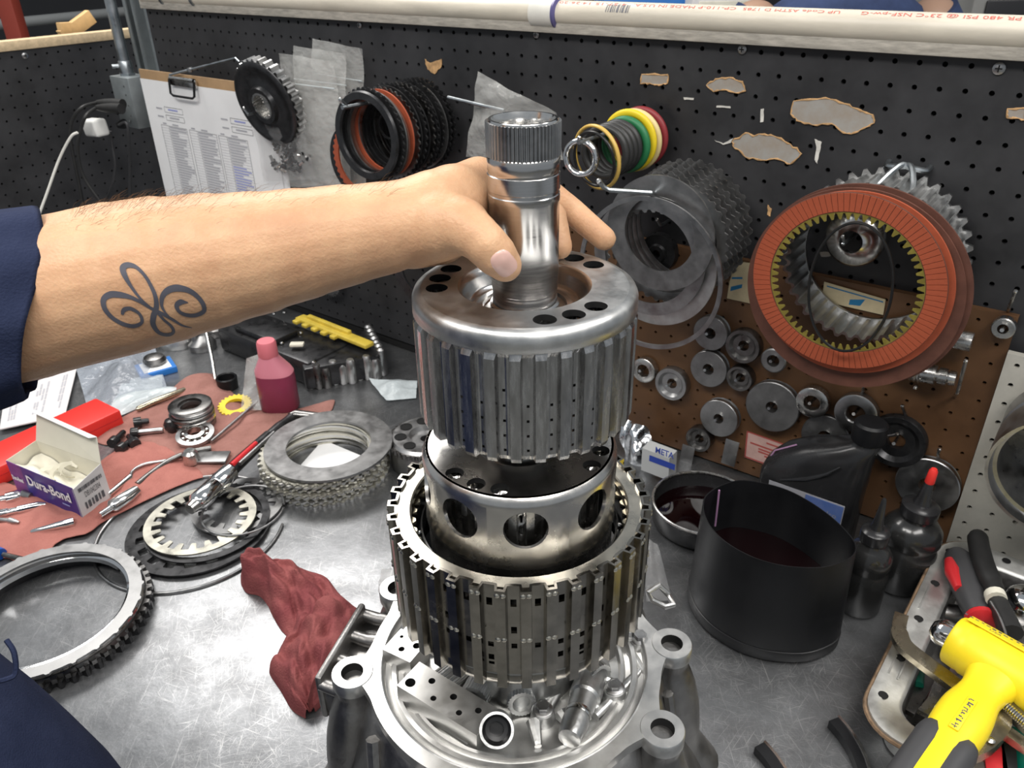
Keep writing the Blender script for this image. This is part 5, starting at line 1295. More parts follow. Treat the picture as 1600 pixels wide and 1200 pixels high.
mb = MB(); quad(mb, a - o, b - o, b2 - o, a2 - o, .0008); mb.build('flap', 'box_inside', t, smooth=0)
mb = MB(); quad(mb, a2 - o, b2 - o, b2 - bk * .012 + Vector((0, 0, .006)) - o, a2 + (a2 - b2) * .2 - bk * .012 + Vector((0, 0, .008)) - o, .0008); mb.build('flap_edge', 'paper', t, smooth=0)
mb = MB(); quad(mb, FL - o + Vector((0, 0, .001)), FR - o + Vector((0, 0, .001)), BR_ - o + Vector((0, 0, .001)), BLk - o + Vector((0, 0, .001))); mb.build('base', 'box_inside', t, smooth=0)
# lettering on the box
xd = (FR - FL).normalized(); Mt = frame(FL.lerp(FR, .60) + zd * .62 - o - xd.cross(ZUP) * -0.0012, xd, ZUP, xd.cross(ZUP))
mb = MB(); text_mb('Dura-Bond', 0.0235, Mt, mb, xs=.92, bold=.0006); mb.build('lettering', 'paper', t, smooth=0)
mb = MB(); mb.box((0, 0, 0), (.016, .0022, .0002), frame(FL.lerp(FR, .82) + zd * .34 - o - xd.cross(ZUP) * -0.0012, xd, ZUP, xd.cross(ZUP))); mb.build('fine_print', 'ink_blue', t, smooth=0)
mb = MB(); text_mb('Dura-Bond', 0.0105, frame(FL.lerp(FR, .11) + zd * .52 - o - xd.cross(ZUP) * -0.0012, xd, ZUP, xd.cross(ZUP)), mb, xs=.55, bold=.0004); mb.build('lettering', 'paper', t, smooth=0)
yd_ = (BR_ - FR).normalized(); sd = yd_.cross(ZUP); LP = (BR_ - FR).length
Ms = lambda u, v: frame(FR.lerp(BR_, u) + zd * v - o + sd * 0.0012, yd_, ZUP, sd)
mb = MB(); text_mb('DB1042304', 0.0135, Ms(.52, .62), mb, xs=LP * .82 / 0.075 * .72); mb.build('lettering', 'ink', t, smooth=0)
mb = MB(); rnd = random.Random(9); u = .14
while u < .88: mb.box((u * LP, 0, 0), (rnd.choice((.0007, .0012)), .006, .0002), Ms(0, .84) @ Matrix.Translation((0, 0, .0002))); u += rnd.uniform(.018, .034)
for k in range(6): mb.box(((.22 + .11 * k) * LP, 0, 0), (.004 if k % 2 else .0025, .011, .0002), Ms(0, .33) @ Matrix.Translation((0, 0, .0002)))
mb.build('bar_code', 'ink', t, smooth=0)
inner = FL.lerp(BR_, .5)
ps = MB(); vs = []; fs = []; npx = 16
for j in range(npx + 1):
    for i in range(npx + 1):
        u, v = .03 + .94 * i / npx, .04 + .92 * j / npx; q = FL.lerp(FR, u).lerp(BLk.lerp(BR_, u), v)
        vs.append(q - o + Vector((0, 0, .034 + .007 * math.sin(u * 5 + v * 3) + .006 * math.sin(v * 7 - u * 4 + 1) + .003 * math.sin(u * 17 + v * 11))))
for j in range(npx):
    for i in range(npx): a_ = j * (npx + 1) + i; fs.append((a_, a_ + 1, a_ + npx + 2, a_ + npx + 1))
ps.add(vs, fs); ps.build('paper_lining', 'paper_cream', t, smooth=80)
for k, (du, dz_, rz) in enumerate(((-.012, .042, .2), (.010, .044, .9), (.022, .046, 1.7))):
    mb = MB(); mb.lathe([(.017, 0), (.020, .004), (.020, .005), (.016, .001)], 20, a0=0, a1=PI * 1.1, M=Matrix.Translation(inner - o + Vector((du, du * .3, dz_ - RZ))) @ Matrix.Rotation(rz, 4, 'Z') @ Matrix.Rotation(.25, 4, 'X')); mb.build('paper_wrap', 'paper_cream', t)

# --- red tray behind the box
c = bp(72, 690, 0.016); xd = (bp(150, 655, .016) - bp(-20, 735, .016)).normalized(); M = frame(c, xd, ZUP.cross(xd), ZUP)
t = thing('red_case', 'flat red plastic case lying behind the parts box', 'case', M); mb = MB(); mb.rbox((-.01, 0, 0), (0.245, 0.075, 0.032), 0.004); mb.build('shell', 'red_plastic', t)
mb = MB(); mb.rbox((-.01, -0.0376, 0.002), (0.235, 0.001, 0.0012), 0.0003); mb.build('seam', 'red_handle', t)

# --- chrome tools on the salmon rag
def rz_(q, z=RZ + .006): return [bp(x, y, z) for x, y in q]
rod_thing('socket_pin', 'bright tapered chrome pin nearest the front of the salmon rag', 'pin', [('body', 'chrome', rz_([(48, 831), (52, 830), (104, 818), (116, 815)]), [.0022, .0032, .0062, .0064])])
rod_thing('socket_pin', 'stepped chrome rod between the socket and the small spigot', 'pin', [('body', 'chrome', rz_([(-20, 806), (12, 800), (13, 800), (28, 797), (29, 797), (60, 790), (72, 788)]), [.0058, .0058, .0048, .0048, .0062, .0060, .003])])
rod_thing('socket_pin', 'small dark spigot at the left edge of the salmon rag', 'pin', [('body', 'steel_grey', rz_([(-20, 811), (14, 813), (15, 813), (22, 815), (30, 816)]), [.003, .003, .0045, .004, .0015])])
rod_thing('socket', 'chrome socket with an extension beside the parts box', 'socket', [('body', 'chrome', rz_([(-20, 784), (10, 779), (11, 779), (30, 774), (36, 772)]), [.006, .006, .009, .009, .006]), ('tip', 'steel_grey', rz_([(37, 772), (50, 776)]), [.007, .006])])
rod_thing('hose_tool', 'chrome tipped hose tool lying across the salmon rag', 'tool', [('nozzle', 'chrome', rz_([(156, 805), (176, 792)]), [.0045, .005]), ('barrel', 'steel_bright', rz_([(172, 795), (176, 791), (200, 776), (214, 766)]), [.005, .010, .010, .008]),
          ('tube', 'steel_bright', [p + Vector((-.012, .012, .004)) for p in rz_([(178, 784), (212, 756)])], [.004, .005]), ('hose', 'steel_dark', spline(rz_([(214, 757), (238, 738), (268, 718), (300, 706), (330, 700)]), 5), .0045), ('loop', 'steel_grey', spline(rz_([(206, 752), (206, 738), (224, 726), (252, 721), (270, 718)]), 5), .0026)])
t = thing('cable_gland', 'dark steel block where the hose tool ends', 'fitting', Matrix.Translation(bp(300, 722, RZ))); mb = MB(); mb.lathe([(0, .0), (.012, 0), (.013, .006), (.012, .018), (.008, .022), (0, .022)], 20); mb.build('nut', 'steel', t)
mb = MB(); mb.rbox((.025, .008, .003), (.06, .03, .004), .001); mb.build('plate', 'plate_grey', t)
rod_thing('brass_tube', 'brass coloured tube lying behind the black bolts', 'tube', [('body', 'brass_steel', rz_([(213, 640), (216, 639), (240, 628), (288, 610), (294, 608)]), [.003, .005, .006, .006, .002])])
rod_thing('pick_rod', 'thin steel rod lying between the bearing and the pink bottle', 'rod', [('body', 'steel_grey', rz_([(330, 690), (365, 660), (402, 628)]), [.0028, .0028, .0028])])
for i, (q0, q1, lab) in enumerate((((178, 690), (192, 676), 'short black bolt at the left of the bolt group'), ((190, 700), (205, 688), 'black bolt at the front of the bolt group'), ((210, 692), (202, 682), 'stubby black bolt in the middle of the bolt group'), ((212, 676), (252, 672), 'longest grey bolt pointing right'), ((216, 660), (230, 658), 'short black bolt at the back of the bolt group'))):
    a, b = bp(*q0, RZ + .007), bp(*q1, RZ + .006); t = thing('bolt', lab, 'bolt', axisM(a, b - a), 'bolts on the brownish rag'); L = (b - a).length
    mb = MB(); mb.lathe([(0, -.007), (.0085, -.007), (.009, -.005), (.009, .005), (0, .005)], 16); mb.build('head', 'black_gloss', t)
    mb = MB(); mb.lathe([(.005, .004), (.005, L), (.004, L + .003), (0, L + .003)], 12); mb.build('shank', 'steel_grey' if i == 3 else 'plate_black', t)
p = bp(268, 664, RZ + .012); mb = MB(); mb.lathe([(0, -.012), (.008, -.011), (.012, -.004), (.0125, .003), (.009, .010), (.004, .012), (0, .012)], 20); tag(mb.build('ball_stop', 'black_gloss', M=Matrix.Translation(p)), 'round black ball stop beside the small steel ring stack', 'ball')
# small ring stack and bearing
c = bp(304, 662, RZ); rr = 33 * mpp(c)
for k, (m, f_, h, lab) in enumerate((('steel_dark', 1.0, .009, 'lowest grooved ring of the small steel stack'), ('steel', .96, .008, 'bright ring second in the small steel stack'), ('steel_dark', 1.02, .008, 'wide grooved ring in the middle of the small steel stack'), ('steel_grey', .94, .007, 'upper ring of the small steel stack'), ('steel_dark', .98, .005, 'top ring of the small steel stack'))):
    z = [0, .0095, .018, .0265, .034][k]; mb = MB(); R0 = rr * f_; mb.lathe([(R0 * .55, 0), (R0 * .97, 0), (R0, h * .2), (R0 * .97, h * .5), (R0, h * .8), (R0 * .97, h), (R0 * .55, h)], 40, closed=True)
    tag(mb.build('grooved_ring', m, M=Matrix.Translation(c + Vector(((k % 2) * .002, 0, z + .0003))), smooth=50), lab, 'ring', 'small steel rings stacked on the brownish rag')
c = bp(307, 686, RZ); rr = 29 * mpp(c); t = thing('bearing', 'open steel bearing leaning in front of the small ring stack', 'bearing', Matrix.Translation(c + Vector((0, 0, .006))) @ Matrix.Rotation(.12, 4, 'X'))
mb = MB(); mb.lathe([(rr * .72, 0), (rr, 0), (rr, .006), (rr * .76, .007)], 40, closed=True); mb.build('outer_race', 'steel_grey', t); mb = MB(); mb.lathe([(rr * .34, 0), (rr * .56, 0), (rr * .54, .009), (rr * .36, .010)], 40, closed=True); mb.build('inner_race', 'steel_bright', t)
for k in range(10):
    a = k * PI / 5; mb = MB(); mb.lathe([(0, -.003), (.002, -.0025), (.003, 0), (.002, .0025), (0, .003)], 10); mb.build('ball', 'steel_bright', t, M=Matrix.Translation((rr * .64 * math.cos(a), rr * .64 * math.sin(a), .004)))

# --- torque tool
z = .030
rod_thing('torque_tool', 'long chrome and black torque tool leaning across the loose plates', 'torque tool', [
    ('anvil', 'steel', [bp(296, 796, .034), bp(306, 788, .034)], [.008, .010]), ('head', 'chrome', [bp(305, 789, .034), bp(309, 785, .034), bp(335, 760, .036), bp(337, 758, .036), bp(340, 756, .036), bp(360, 737, .038)], [.010, .0145, .0145, .0128, .0145, .0140]),
    ('shaft', 'plate_black', [bp(358, 738, .038), bp(372, 724, .038), bp(420, 680, .040)], [.0105, .0105, .0085]), ('stripe', 'red_handle', [bp(362, 727, .047), bp(400, 692, .047)], [.0045, .0035]), ('highlight_bar', 'steel_grey', [bp(374, 725, .047), bp(428, 676, .047)], [.0035, .003]),
    ('swivel', 'plate_black', [bp(420, 680, .040), bp(436, 668, .040), bp(448, 658, .040), bp(456, 652, .040)], [.007, .009, .007, .008]), ('end_socket', 'steel_dark', [bp(452, 650, .036), bp(462, 648, .034), bp(497, 652, .034)], [.006, .009, .008])], 18)

# --- pink bottle
c = bp(439, 636, 0.004); t = thing('fluid_bottle', 'translucent pink bottle half full of red fluid', 'bottle', Matrix.Translation(c)); rr = 29 * mpp(c)
def loft(mb, secs, n=28, p=2.6, M=None, mi=0, cap0=True, cap1=True):
    """stack of rounded-rectangle sections (cx, cy, z, hx, hy)"""
    vs = []; fs = []
    for cx, cy, z, hx, hy in secs:
        for k in range(n):
            a = 2 * PI * k / n; ca, sa = math.cos(a), math.sin(a)
            vs.append((cx + hx * math.copysign(abs(ca) ** (2 / p), ca), cy + hy * math.copysign(abs(sa) ** (2 / p), sa), z))
    for i in range(len(secs) - 1):
        for k in range(n): fs.append((i * n + k, i * n + (k + 1) % n, (i + 1) * n + (k + 1) % n, (i + 1) * n + k))
    if cap0: fs.append(list(range(n))[::-1])
    if cap1: fs.append([(len(secs) - 1) * n + k for k in range(n)])
    return mb.add(vs, fs, mi, M)
mb = MB(); loft(mb, [(0, 0, 0, rr * .90, rr * .7), (0, 0, .003, rr, rr * .8), (0, 0, .055, rr, rr * .8), (0, 0, .070, rr * .98, rr * .78)], M=None); mb.build('filled_body', 'fluid_bottle', t, smooth=50)
mb = MB(); loft(mb, [(0, 0, .070, rr * .985, rr * .78), (-.002, 0, .078, rr * .92, rr * .74), (-.005, 0, .098, rr * .52, rr * .5), (-.005, 0, .106, rr * .46, rr * .46)]); mb.build('upper_body', 'pink_bottle', t, smooth=50)
mb = MB(); mb.lathe([(rr * .50, .102), (rr * .52, .104), (rr * .50, .126), (rr * .44, .130), (0, .130)], 28, M=Matrix.Translation((-.005, 0, 0))); mb.build('cap', 'pink_cap', t)
# yellow toothed lid and small things by the bottle
p, r = bpr(368, 636, .006, 26); mb = MB(); mb.annulus(teeth(22, r * .9, r, .5, .1), r * .55, 0, .006, 176); tag(mb.build('yellow_ring', 'seal_yellow', M=Matrix.Translation(p) @ Matrix.Rotation(.15, 4, 'X')), 'yellow toothed ring peeping out beside the pink bottle', 'ring')
film('parts_bag', [bp(385, 560, .09), bp(428, 545, .10), bp(420, 640, .008), bp(376, 642, .008)], 'clear_bag', 'clear bag standing behind the pink bottle', ripple=.008, seed=11)
p = bp(357, 606, 0.0); mb = MB(); mb.lathe([(.017, 0), (.018, .002), (.019, .022), (.017, .024), (.015, .022), (.014, .004), (0, .004)], 32); tag(mb.build('small_cup', 'black_plastic', M=Matrix.Translation(p)), 'small black plastic cup left of the clear bag by the pink bottle', 'cup')
rod_thing('steel_rod', 'thin steel rod standing behind the brownish rag', 'rod', [('body', 'steel', [bp(338, 604, 0.0), bp(331, 560, 0.04), bp(318, 500, .10)], [.0035, .0035, .0035])])
# plastic wraps and cards behind the red case
film('plastic_wrap', [bp(118, 570, .006), bp(240, 535, .010), bp(262, 610, .006), bp(140, 650, .006)], 'foil_bag', 'shiny crumpled plastic wrap behind the red case', ripple=.013, n=26, seed=21)
film('plastic_wrap', [bp(190, 600, .008), bp(300, 605, .008), bp(210, 640, .006), bp(165, 660, .006)], 'milky_film', 'milky plastic sheet lying under the brass tube', ripple=.006, n=18, seed=22)
t = thing('printed_bag', 'pale printed plastic bag lying beside the sleeve', 'bag', Matrix.Translation(bp(60, 620, .002))); o = bp(60, 620, .002)
c4 = [bp(x, y, .008) - o for x, y in ((8, 618), (122, 570), (102, 650), (0, 672))]; mb = MB(); mb.add(c4 + [v + Vector((0, 0, .002)) for v in c4], [(3, 2, 1, 0), (4, 5, 6, 7), (0, 1, 5, 4), (1, 2, 6, 5), (2, 3, 7, 6), (3, 0, 4, 7)]); mb.build('sheet', 'box_white', t, smooth=0)
mb = MB(); rnd = random.Random(12); up_ = Vector((0, 0, .0025))
for cx_ in (.10, .14, .18, .46, .50, .55, .60, .82, .86):
    for k in range(5):
        a = .15 + k * .14; f2 = lambda u, v: c4[0].lerp(c4[1], u).lerp(c4[3].lerp(c4[2], u), v) + up_
        if rnd.random() < .8: mb.add([f2(cx_, a), f2(cx_ + .025, a), f2(cx_ + .025, a + .12), f2(cx_, a + .12)], [(0, 1, 2, 3)])
mb.build('print', 'ink_pale', t, smooth=0)
c = bp(245, 580, .0); M = frame(c, (bp(275, 575, 0) - bp(220, 590, 0)).normalized(), ZUP.cross((bp(275, 575, 0) - bp(220, 590, 0)).normalized()), ZUP)
t = thing('blue_card', 'blue and white card pack under a dark part behind the wrap', 'card', M); mb = MB(); mb.rbox((0, 0, .006), (.066, .055, .012), .001); mb.build('pack', 'blue_mid', t); mb = MB(); mb.box((0, 0, .0124), (.05, .045, .0006)); mb.build('print', 'paper', t)
mb = MB(); mb.lathe([(.0, 0), (.020, 0), (.022, .006), (.018, .014), (.008, .018), (0, .018)], 24); tag(mb.build('dark_part', 'steel_dark', M=Matrix.Translation(c + Vector((-.004, .01, .0128)))), 'dark turned part lying on the blue card', 'part')
film('paper_packet', [bp(205, 592, .006), bp(254, 585, .006), bp(254, 608, .006), bp(196, 615, .006)], 'milky_film', 'small white packet lying in front of the blue card', ripple=.003, seed=31, cat='packet')
for i, (x, y, s, m, lab) in enumerate(((275, 540, .034, 'cast_alu', 'grey casting under the forearm beside the blue card'), (318, 545, .026, 'plate_grey', 'dull lump of metal right of the grey casting'), (345, 520, .030, 'steel_dark', 'dark casting under the forearm by the valve body'))):
    c = bp(x, y, 0); mb = MB(); loft(mb, [(0, 0, 0, s, s * .7), (0, 0, s * .5, s * 1.05, s * .75), (s * .1, 0, s * .9, s * .7, s * .5), (s * .1, 0, s * 1.2, s * .3, s * .3)], 16, 2.2); mb.lathe([(0, s * 1.3), (s * .3, s * 1.3), (s * .3, s * .8)], 12, M=Matrix.Translation((-s * .4, 0, 0)))
    tag(mb.build('small_casting', m, M=upM(c, .4 * i)), lab, 'casting')

# --- valve body
K = bp(596, 590, 0.0); X1 = bp(480, 612, 0.0); xd = (X1 - K).normalized(); yd_ = Vector((0, 0, -1)).cross(xd)
yd_ = yd_ if yd_.y > 0 else -yd_
M = frame(K, xd, yd_, xd.cross(yd_)) if xd.cross(yd_).z > 0 else frame(K, -xd, yd_, (-xd).cross(yd_))
sx = 1 if xd.cross(yd_).z > 0 else -1
t = thing('valve_body', 'dark cast valve body with ribbed edge standing by the back board', 'valve body', M); LX = (X1 - K).length
mb = MB(); mb.rbox((sx * LX * .5, .06, .024), (LX * 1.0, .12, .044), .004); mb.build('casting', 'plate_black', t)
vb = bp(445, 560, 0.0); mb = MB(); mb.rbox((0, 0, .026), (.27, .10, .050), .006, M.inverted() @ frame(vb, WD, ZUP.cross(WD), ZUP)); mb.rbox((-.03, -.01, .056), (.12, .06, .014), .004, M.inverted() @ frame(vb, WD, ZUP.cross(WD), ZUP)); mb.build('long_casting', 'plate_black', t)
for k in range(9):
    mb = MB(); u = (k + .5) / 9; mb.lathe([(0, 0), (.008, 0), (.009, .004), (.009, .034 + .008 * (k % 2)), (.006, .04 + .008 * (k % 2)), (0, .04 + .008 * (k % 2))], 14); mb.build('rib', 'cast_alu' if k < 6 else 'steel_dark', t, M=Matrix.Translation((sx * LX * u, 0.002 + .004 * (k % 3), .0005)))
for k in range(7):
    mb = MB(); mb.lathe([(0, 0), (.009, 0), (.010, .01), (.008, .052), (.004, .056), (0, .056)], 12); mb.build('post', 'cast_alu' if k % 2 else 'steel_grey', t, M=Matrix.Translation((sx * (-.006), .012 + .018 * k, .0005)))
yp0, yp1 = bp(468, 496, .062), bp(578, 540, .062); Mi = M.inverted()
xd2 = (yp1 - yp0).normalized(); M2 = Mi @ frame(yp0.lerp(yp1, .5), xd2, ZUP.cross(xd2), ZUP); Ly = (yp1 - yp0).length
mb = MB(); mb.rbox((0, 0, 0), (Ly, .022, .008), .002, M2); mb.rbox((-.02, .006, .006), (Ly * .6, .010, .008), .002, M2)
for k in range(5): mb.rbox((-Ly * .45 + k * .028, -.014, -.001), (.014, .014, .007), .002, M2)
mb.build('yellow_plate', 'yellow_plastic', t)
for q in ((440, 536), (490, 566), (444, 488), (428, 490), (470, 520)):
    mb = MB(); mb.lathe([(0, .003), (.003, .002), (.004, 0)], 10); mb.build('pin_head', 'steel_bright', t, M=Mi @ Matrix.Translation(bp(*q, .054)))
mb = MB(); mb.rbox((0, 0, 0), (.026, .014, .006), .002, Mi @ frame(bp(464, 538, .060), (1, 0, 0), (0, 1, 0), (0, 0, 1))); mb.build('cream_block', 'paper_cream', t)
film('paper_packet', [bp(576, 592, .010), bp(652, 594, .010), bp(650, 622, .004), bp(604, 626, .004)], 'milky_film', 'pale soft packet lying at the foot of the valve body', ripple=.005, n=14, seed=41, cat='packet')
# --- grey hub behind the drums
c = bp(668, 718, 0.0); rr = 56 * mpp(c); t = thing('drilled_hub', 'grey drilled hub standing behind the drums', 'hub', Matrix.Translation(c))
mb = MB(); mb.lathe([(rr * .9, 0), (rr, .002), (rr, .034), (rr * .97, .038), (rr * .97, .044), (rr * .90, .048), (rr * .45, .048), (rr * .40, .040), (rr * .15, .040), (rr * .15, 0)], 64, closed=True); mb.build('body', 'steel_grey', t)
mb = MB(); mb.annulus(teeth(40, rr * 1.0, rr * 1.05, .5, .1), rr * .95, .036, .044, 320); mb.build('toothed_rim', 'steel_dark', t, smooth=20)
for k in range(8):
    a = k * PI / 4 + .2; mb = MB(); mb.lathe([(rr * .15, .0), (rr * .17, .0008), (rr * .13, .0008), (rr * .125, .0003), (0, .0003)], 18); mb.build('hole_rim', ['board_gap'], t, M=Matrix.Translation((rr * .68 * math.cos(a), rr * .68 * math.sin(a), .0482)))

# --- right side: bowl, cut container, bottles
c = bp(1096, 815, 0.0); rr = 80 * mpp(c); t = thing('drain_bowl', 'round black drain bowl with a bright metal rim', 'bowl', Matrix.Translation(c))
mb = MB(); mb.lathe([(0, 0), (rr * .88, 0), (rr * .96, .006), (rr * .99, .034), (rr * .975, .034), (rr * .94, .010), (rr * .86, .004), (0, .004)], 72); mb.build('shell', 'black_gloss', t, smooth=50)
mb = MB(); mb.lathe([(rr * .97 + .002 * math.cos(a), .035 + .002 * math.sin(a)) for a in [2 * PI * k / 8 for k in range(8)]], 72, closed=True); mb.build('rim', 'steel', t)
mb = MB(); mb.lathe([(0, .012), (rr * .945, .012)], 64); mb.build('oil', 'red_oil', t)
rimpx = [(1098, 790), (1102, 775), (1122, 760), (1155, 750), (1195, 755), (1232, 766), (1268, 785), (1300, 808), (1325, 832), (1338, 852), (1334, 868), (1312, 880), (1282, 887), (1240, 886), (1205, 880), (1170, 868), (1135, 848), (1112, 826), (1101, 806)]
CHh = 0.140; rim = [bp(x, y, CHh) for x, y in rimpx]; cc = sum(rim, Vector()) / len(rim); cc.z = 0
t = thing('cut_container', 'black cut down plastic container holding dark red fluid', 'container', Matrix.Translation(cc))
rs = spline([p - cc for p in rim], 5, True); n = len(rs)
def scaled(k, z): return [Vector((p.x * k, p.y * k, z)) for p in rs]
lay = [scaled(1.01, 0), scaled(1.06, .004), scaled(1.065, .018), scaled(1.05, .0185), scaled(1.055, .021), scaled(1.035, .06), scaled(1.0, CHh), scaled(.985, CHh), scaled(1.018, .06), scaled(1.03, .006), scaled(.98, .004)]
mb = MB(); vs = sum(lay, []); fs = []
for i in range(len(lay) - 1):
    for k in range(n): fs.append((i * n + k, i * n + (k + 1) % n, (i + 1) * n + (k + 1) % n, (i + 1) * n + k))
fs += [list(range(n))[::-1], [(len(lay) - 1) * n + k for k in range(n)]]
mb.add(vs, fs); mb.build('wall', 'black_plastic', t, smooth=50)
mb = MB(); mb.add(scaled(1.014, .066), [list(range(n))]); mb.build('fluid', 'red_oil', t, smooth=0)
mb = MB(); a, b = bp(1122, 763, CHh) - cc, bp(1110, 812, .075) - cc; mb.tube([a * .975 + Vector((0, 0, .002)), (a * .962).lerp(a * .962 + Vector((0, 0, -.05)), 1)], .0012, 6); mb.build('seam', 'purple_seam', t)
# oil bottle against the hardboard
cpx = wp(1362, 662, .080); jc = Vector((cpx.x, cpx.y, 0)); capz = cpx.z
M = frame(jc, WD, ZUP.cross(WD), ZUP); t = thing('oil_bottle', 'black plastic oil bottle with a blue label in front of the hardboard', 'bottle', M)
hb = capz - .03
mb = MB(); loft(mb, [(-.055, 0, 0, .062, .036), (-.055, 0, .003, .066, .040), (-.055, 0, hb * .52, .066, .040), (-.052, 0, hb * .62, .064, .039), (-.044, 0, hb * .74, .056, .036), (-.030, 0, hb * .86, .043, .030), (-.012, 0, hb * .95, .026, .024), (-.002, 0, hb, .019, .019), (0, 0, hb + .004, .0165, .0165), (0, 0, hb + .012, .0165, .0165)], 36, 3.0); mb.build('body', 'black_gloss', t, smooth=60)
mb = MB(); mb.lathe([(.0195, hb + .006), (.0205, hb + .008), (.0200, hb + .030), (.017, hb + .033), (0, hb + .033)], 32); mb.build('cap', 'black_plastic', t)
for k in range(4):
    mb = MB(); mb.tube([(-.085 + .010 * k, -.0405 + .001 * k, hb * .58 + .004 * k), (-.055 + .008 * k, -.0395, hb * .66 + .006 * k), (-.030 + .004 * k, -.034, hb * .74 + .006 * k)], [.0012, .0022, .0012], 6); mb.build('rib', 'black_gloss', t)
mb = MB(); mb.tube([(-.118, -.012, .02), (-.119, -.012, hb * .5), (-.106, -.012, hb * .72), (-.08, -.012, hb * .84)], .0011, 6); mb.build('seam', 'purple_seam', t)
mb = MB(); mb.rbox((-.050, -.0408, hb * .33), (.098, .0012, hb * .42), .0004); mb.build('label', 'label_pale', t)
mb = MB(); mb.box((-.026, -.0418, hb * .38), (.048, .0006, hb * .30)); mb.build('label_panel', 'label_blue', t)
mb = MB(); mb.box((-.066, -.0418, hb * .44), (.026, .0006, hb * .09)); mb.box((-.062, -.0418, hb * .32), (.018, .0006, hb * .05)); mb.build('label_print', 'blue_print', t)
mb = MB(); text_mb('ACDelco', .0105, frame((-.028, -.0424, hb * .42), (1, 0, 0), (0, 0, 1), (0, -1, 0)), mb); mb.build('label_lettering', 'label_pale', t, smooth=0)
def squeeze(bpx, rpx, hts, m, label, tip=None, lean=(0, 0)):
    c = bp(*bpx, 0.0); rr = rpx * mpp(c); t = thing('squeeze_bottle', label, 'bottle', Matrix.Translation(c) @ Matrix.Rotation(lean[0], 4, 'X') @ Matrix.Rotation(lean[1], 4, 'Y')); h = hts
    mb = MB(); mb.lathe([(0, 0), (rr * .92, 0), (rr, .004), (rr, h * .55), (rr * .93, h * .62), (rr * .90, h * .66), (rr, h * .72), (rr * .96, h * .85), (rr * .72, h * .96), (rr * .55, h), (rr * .55, h + .006)], 40); mb.build('body', m, t, smooth=50)
    mb = MB(); mb.lathe([(rr * .60, h + .004), (rr * .62, h + .006), (rr * .62, h + .018), (rr * .50, h + .021), (rr * .30, h + .022), (rr * .22, h + .030), (rr * .10, h + .062), (rr * .06, h + .064), (0, h + .064)], 28); mb.build('nozzle', 'black_gloss', t)
    if tip: mb = MB(); mb.lathe([(rr * .13, h + .050), (rr * .16, h + .052), (rr * .14, h + .068), (rr * .09, h + .071), (0, h + .071)], 20); mb.build('tip_cap', tip, t)
squeeze((1338, 945), 33, .098, 'smoke_plastic', 'dark squeeze bottle with a bare pointed tip beside the cut container')
squeeze((1398, 905), 43, .100, 'smoke_plastic', 'dark squeeze bottle with a red tip cap beside the metal pan', 'red_plastic', (0, .05))
# foil and wrap against the hardboard behind the lower drum
film('foil_pouch', [wp(965, 652, .055), wp(1010, 666, .055), wp(1026, 728, .075), wp(984, 752, .085)], 'foil', 'crumpled clear blister pack behind the lower drum', ripple=.010, n=18, seed=51)
film('parts_bag', [bp(598, 886, .05), bp(618, 892, .05), bp(614, 930, .01), bp(590, 925, .01)], 'clear_bag', 'scrap of clear bag behind the transmission case flange', ripple=.006, seed=52)
film('parts_bag', [bp(1005, 840, .03), bp(1028, 850, .03), bp(1050, 938, .004), bp(1010, 940, .004)], 'clear_bag_thin', 'thin clear bag lying between the case and the cut container', ripple=.006, seed=53)
for i, (x0, y0, x1, y1, lab) in enumerate(((1062, 700, 1084, 730, 'left grey metal strip leaning below the lowest discs'), (1128, 690, 1154, 725, 'right grey metal strip leaning below the lowest discs'))):
    a = wp((x0 + x1) / 2, (y0 + y1) / 2, .03); mb = MB(); mb.rbox((0, 0, 0), (.021, .040, .002), .0006); tag(mb.build('metal_strip', 'plate_grey', M=wallM(a) @ Matrix.Rotation(-.2, 4, 'X')), lab, 'strip')

# --- bars in front
def sbar(q, z, w_, h, label):
    pts = [bp(x, y, z) for x, y in q]; t = bar_thing('edge_bar', label, 'bar', spline(pts, 4), w_, h, 'black_plastic', 'core'); o = pts[0]
    mb = MB(); strip(mb, [p - o + Vector((w_ * .42, w_ * .25, h * .52)) for p in spline(pts, 4)], w_ * .22, h * .15); mb.build('bright_edge', 'steel_bright', t)
sbar([(1302, 1128), (1322, 1152), (1340, 1182), (1352, 1215)], .006, .013, .010, 'black bar with a bright edge in front of the pan')
sbar([(1186, 1168), (1205, 1190), (1228, 1225)], .006, .013, .010, 'shorter black bar cut off by the bottom of the photo')

# ------------------------------------------------------------------ metal pan full of tools
PZ_ = 0.050
pA, pB = bp(1358, 1082, PZ_), bp(1474, 842, PZ_)
e1 = (pB - pA).normalized(); e2 = Vector((e1.y, -e1.x, 0)); Lp = (pB - pA).length + 0.055; Wp = 0.30; rc = 0.042
org = pA - e1 * 0.040
MP = frame(Vector((org.x, org.y, 0)), e2, e1, ZUP)      # local x: into the pan to the right, y: along its left flange
def rrect(x0, x1, y0, y1, r, n=8):
    out = []
    for cx, cy, a0 in ((x1 - r, y1 - r, 0), (x0 + r, y1 - r, PI / 2), (x0 + r, y0 + r, PI), (x1 - r, y0 + r, 1.5 * PI)):
        for k in range(n + 1): a = a0 + PI / 2 * k / n; out.append((cx + r * math.cos(a), cy + r * math.sin(a)))
    return out
pan = thing('oil_pan', 'dented aluminium oil pan full of hand tools at the right', 'pan', MP)
fl_w = 0.026
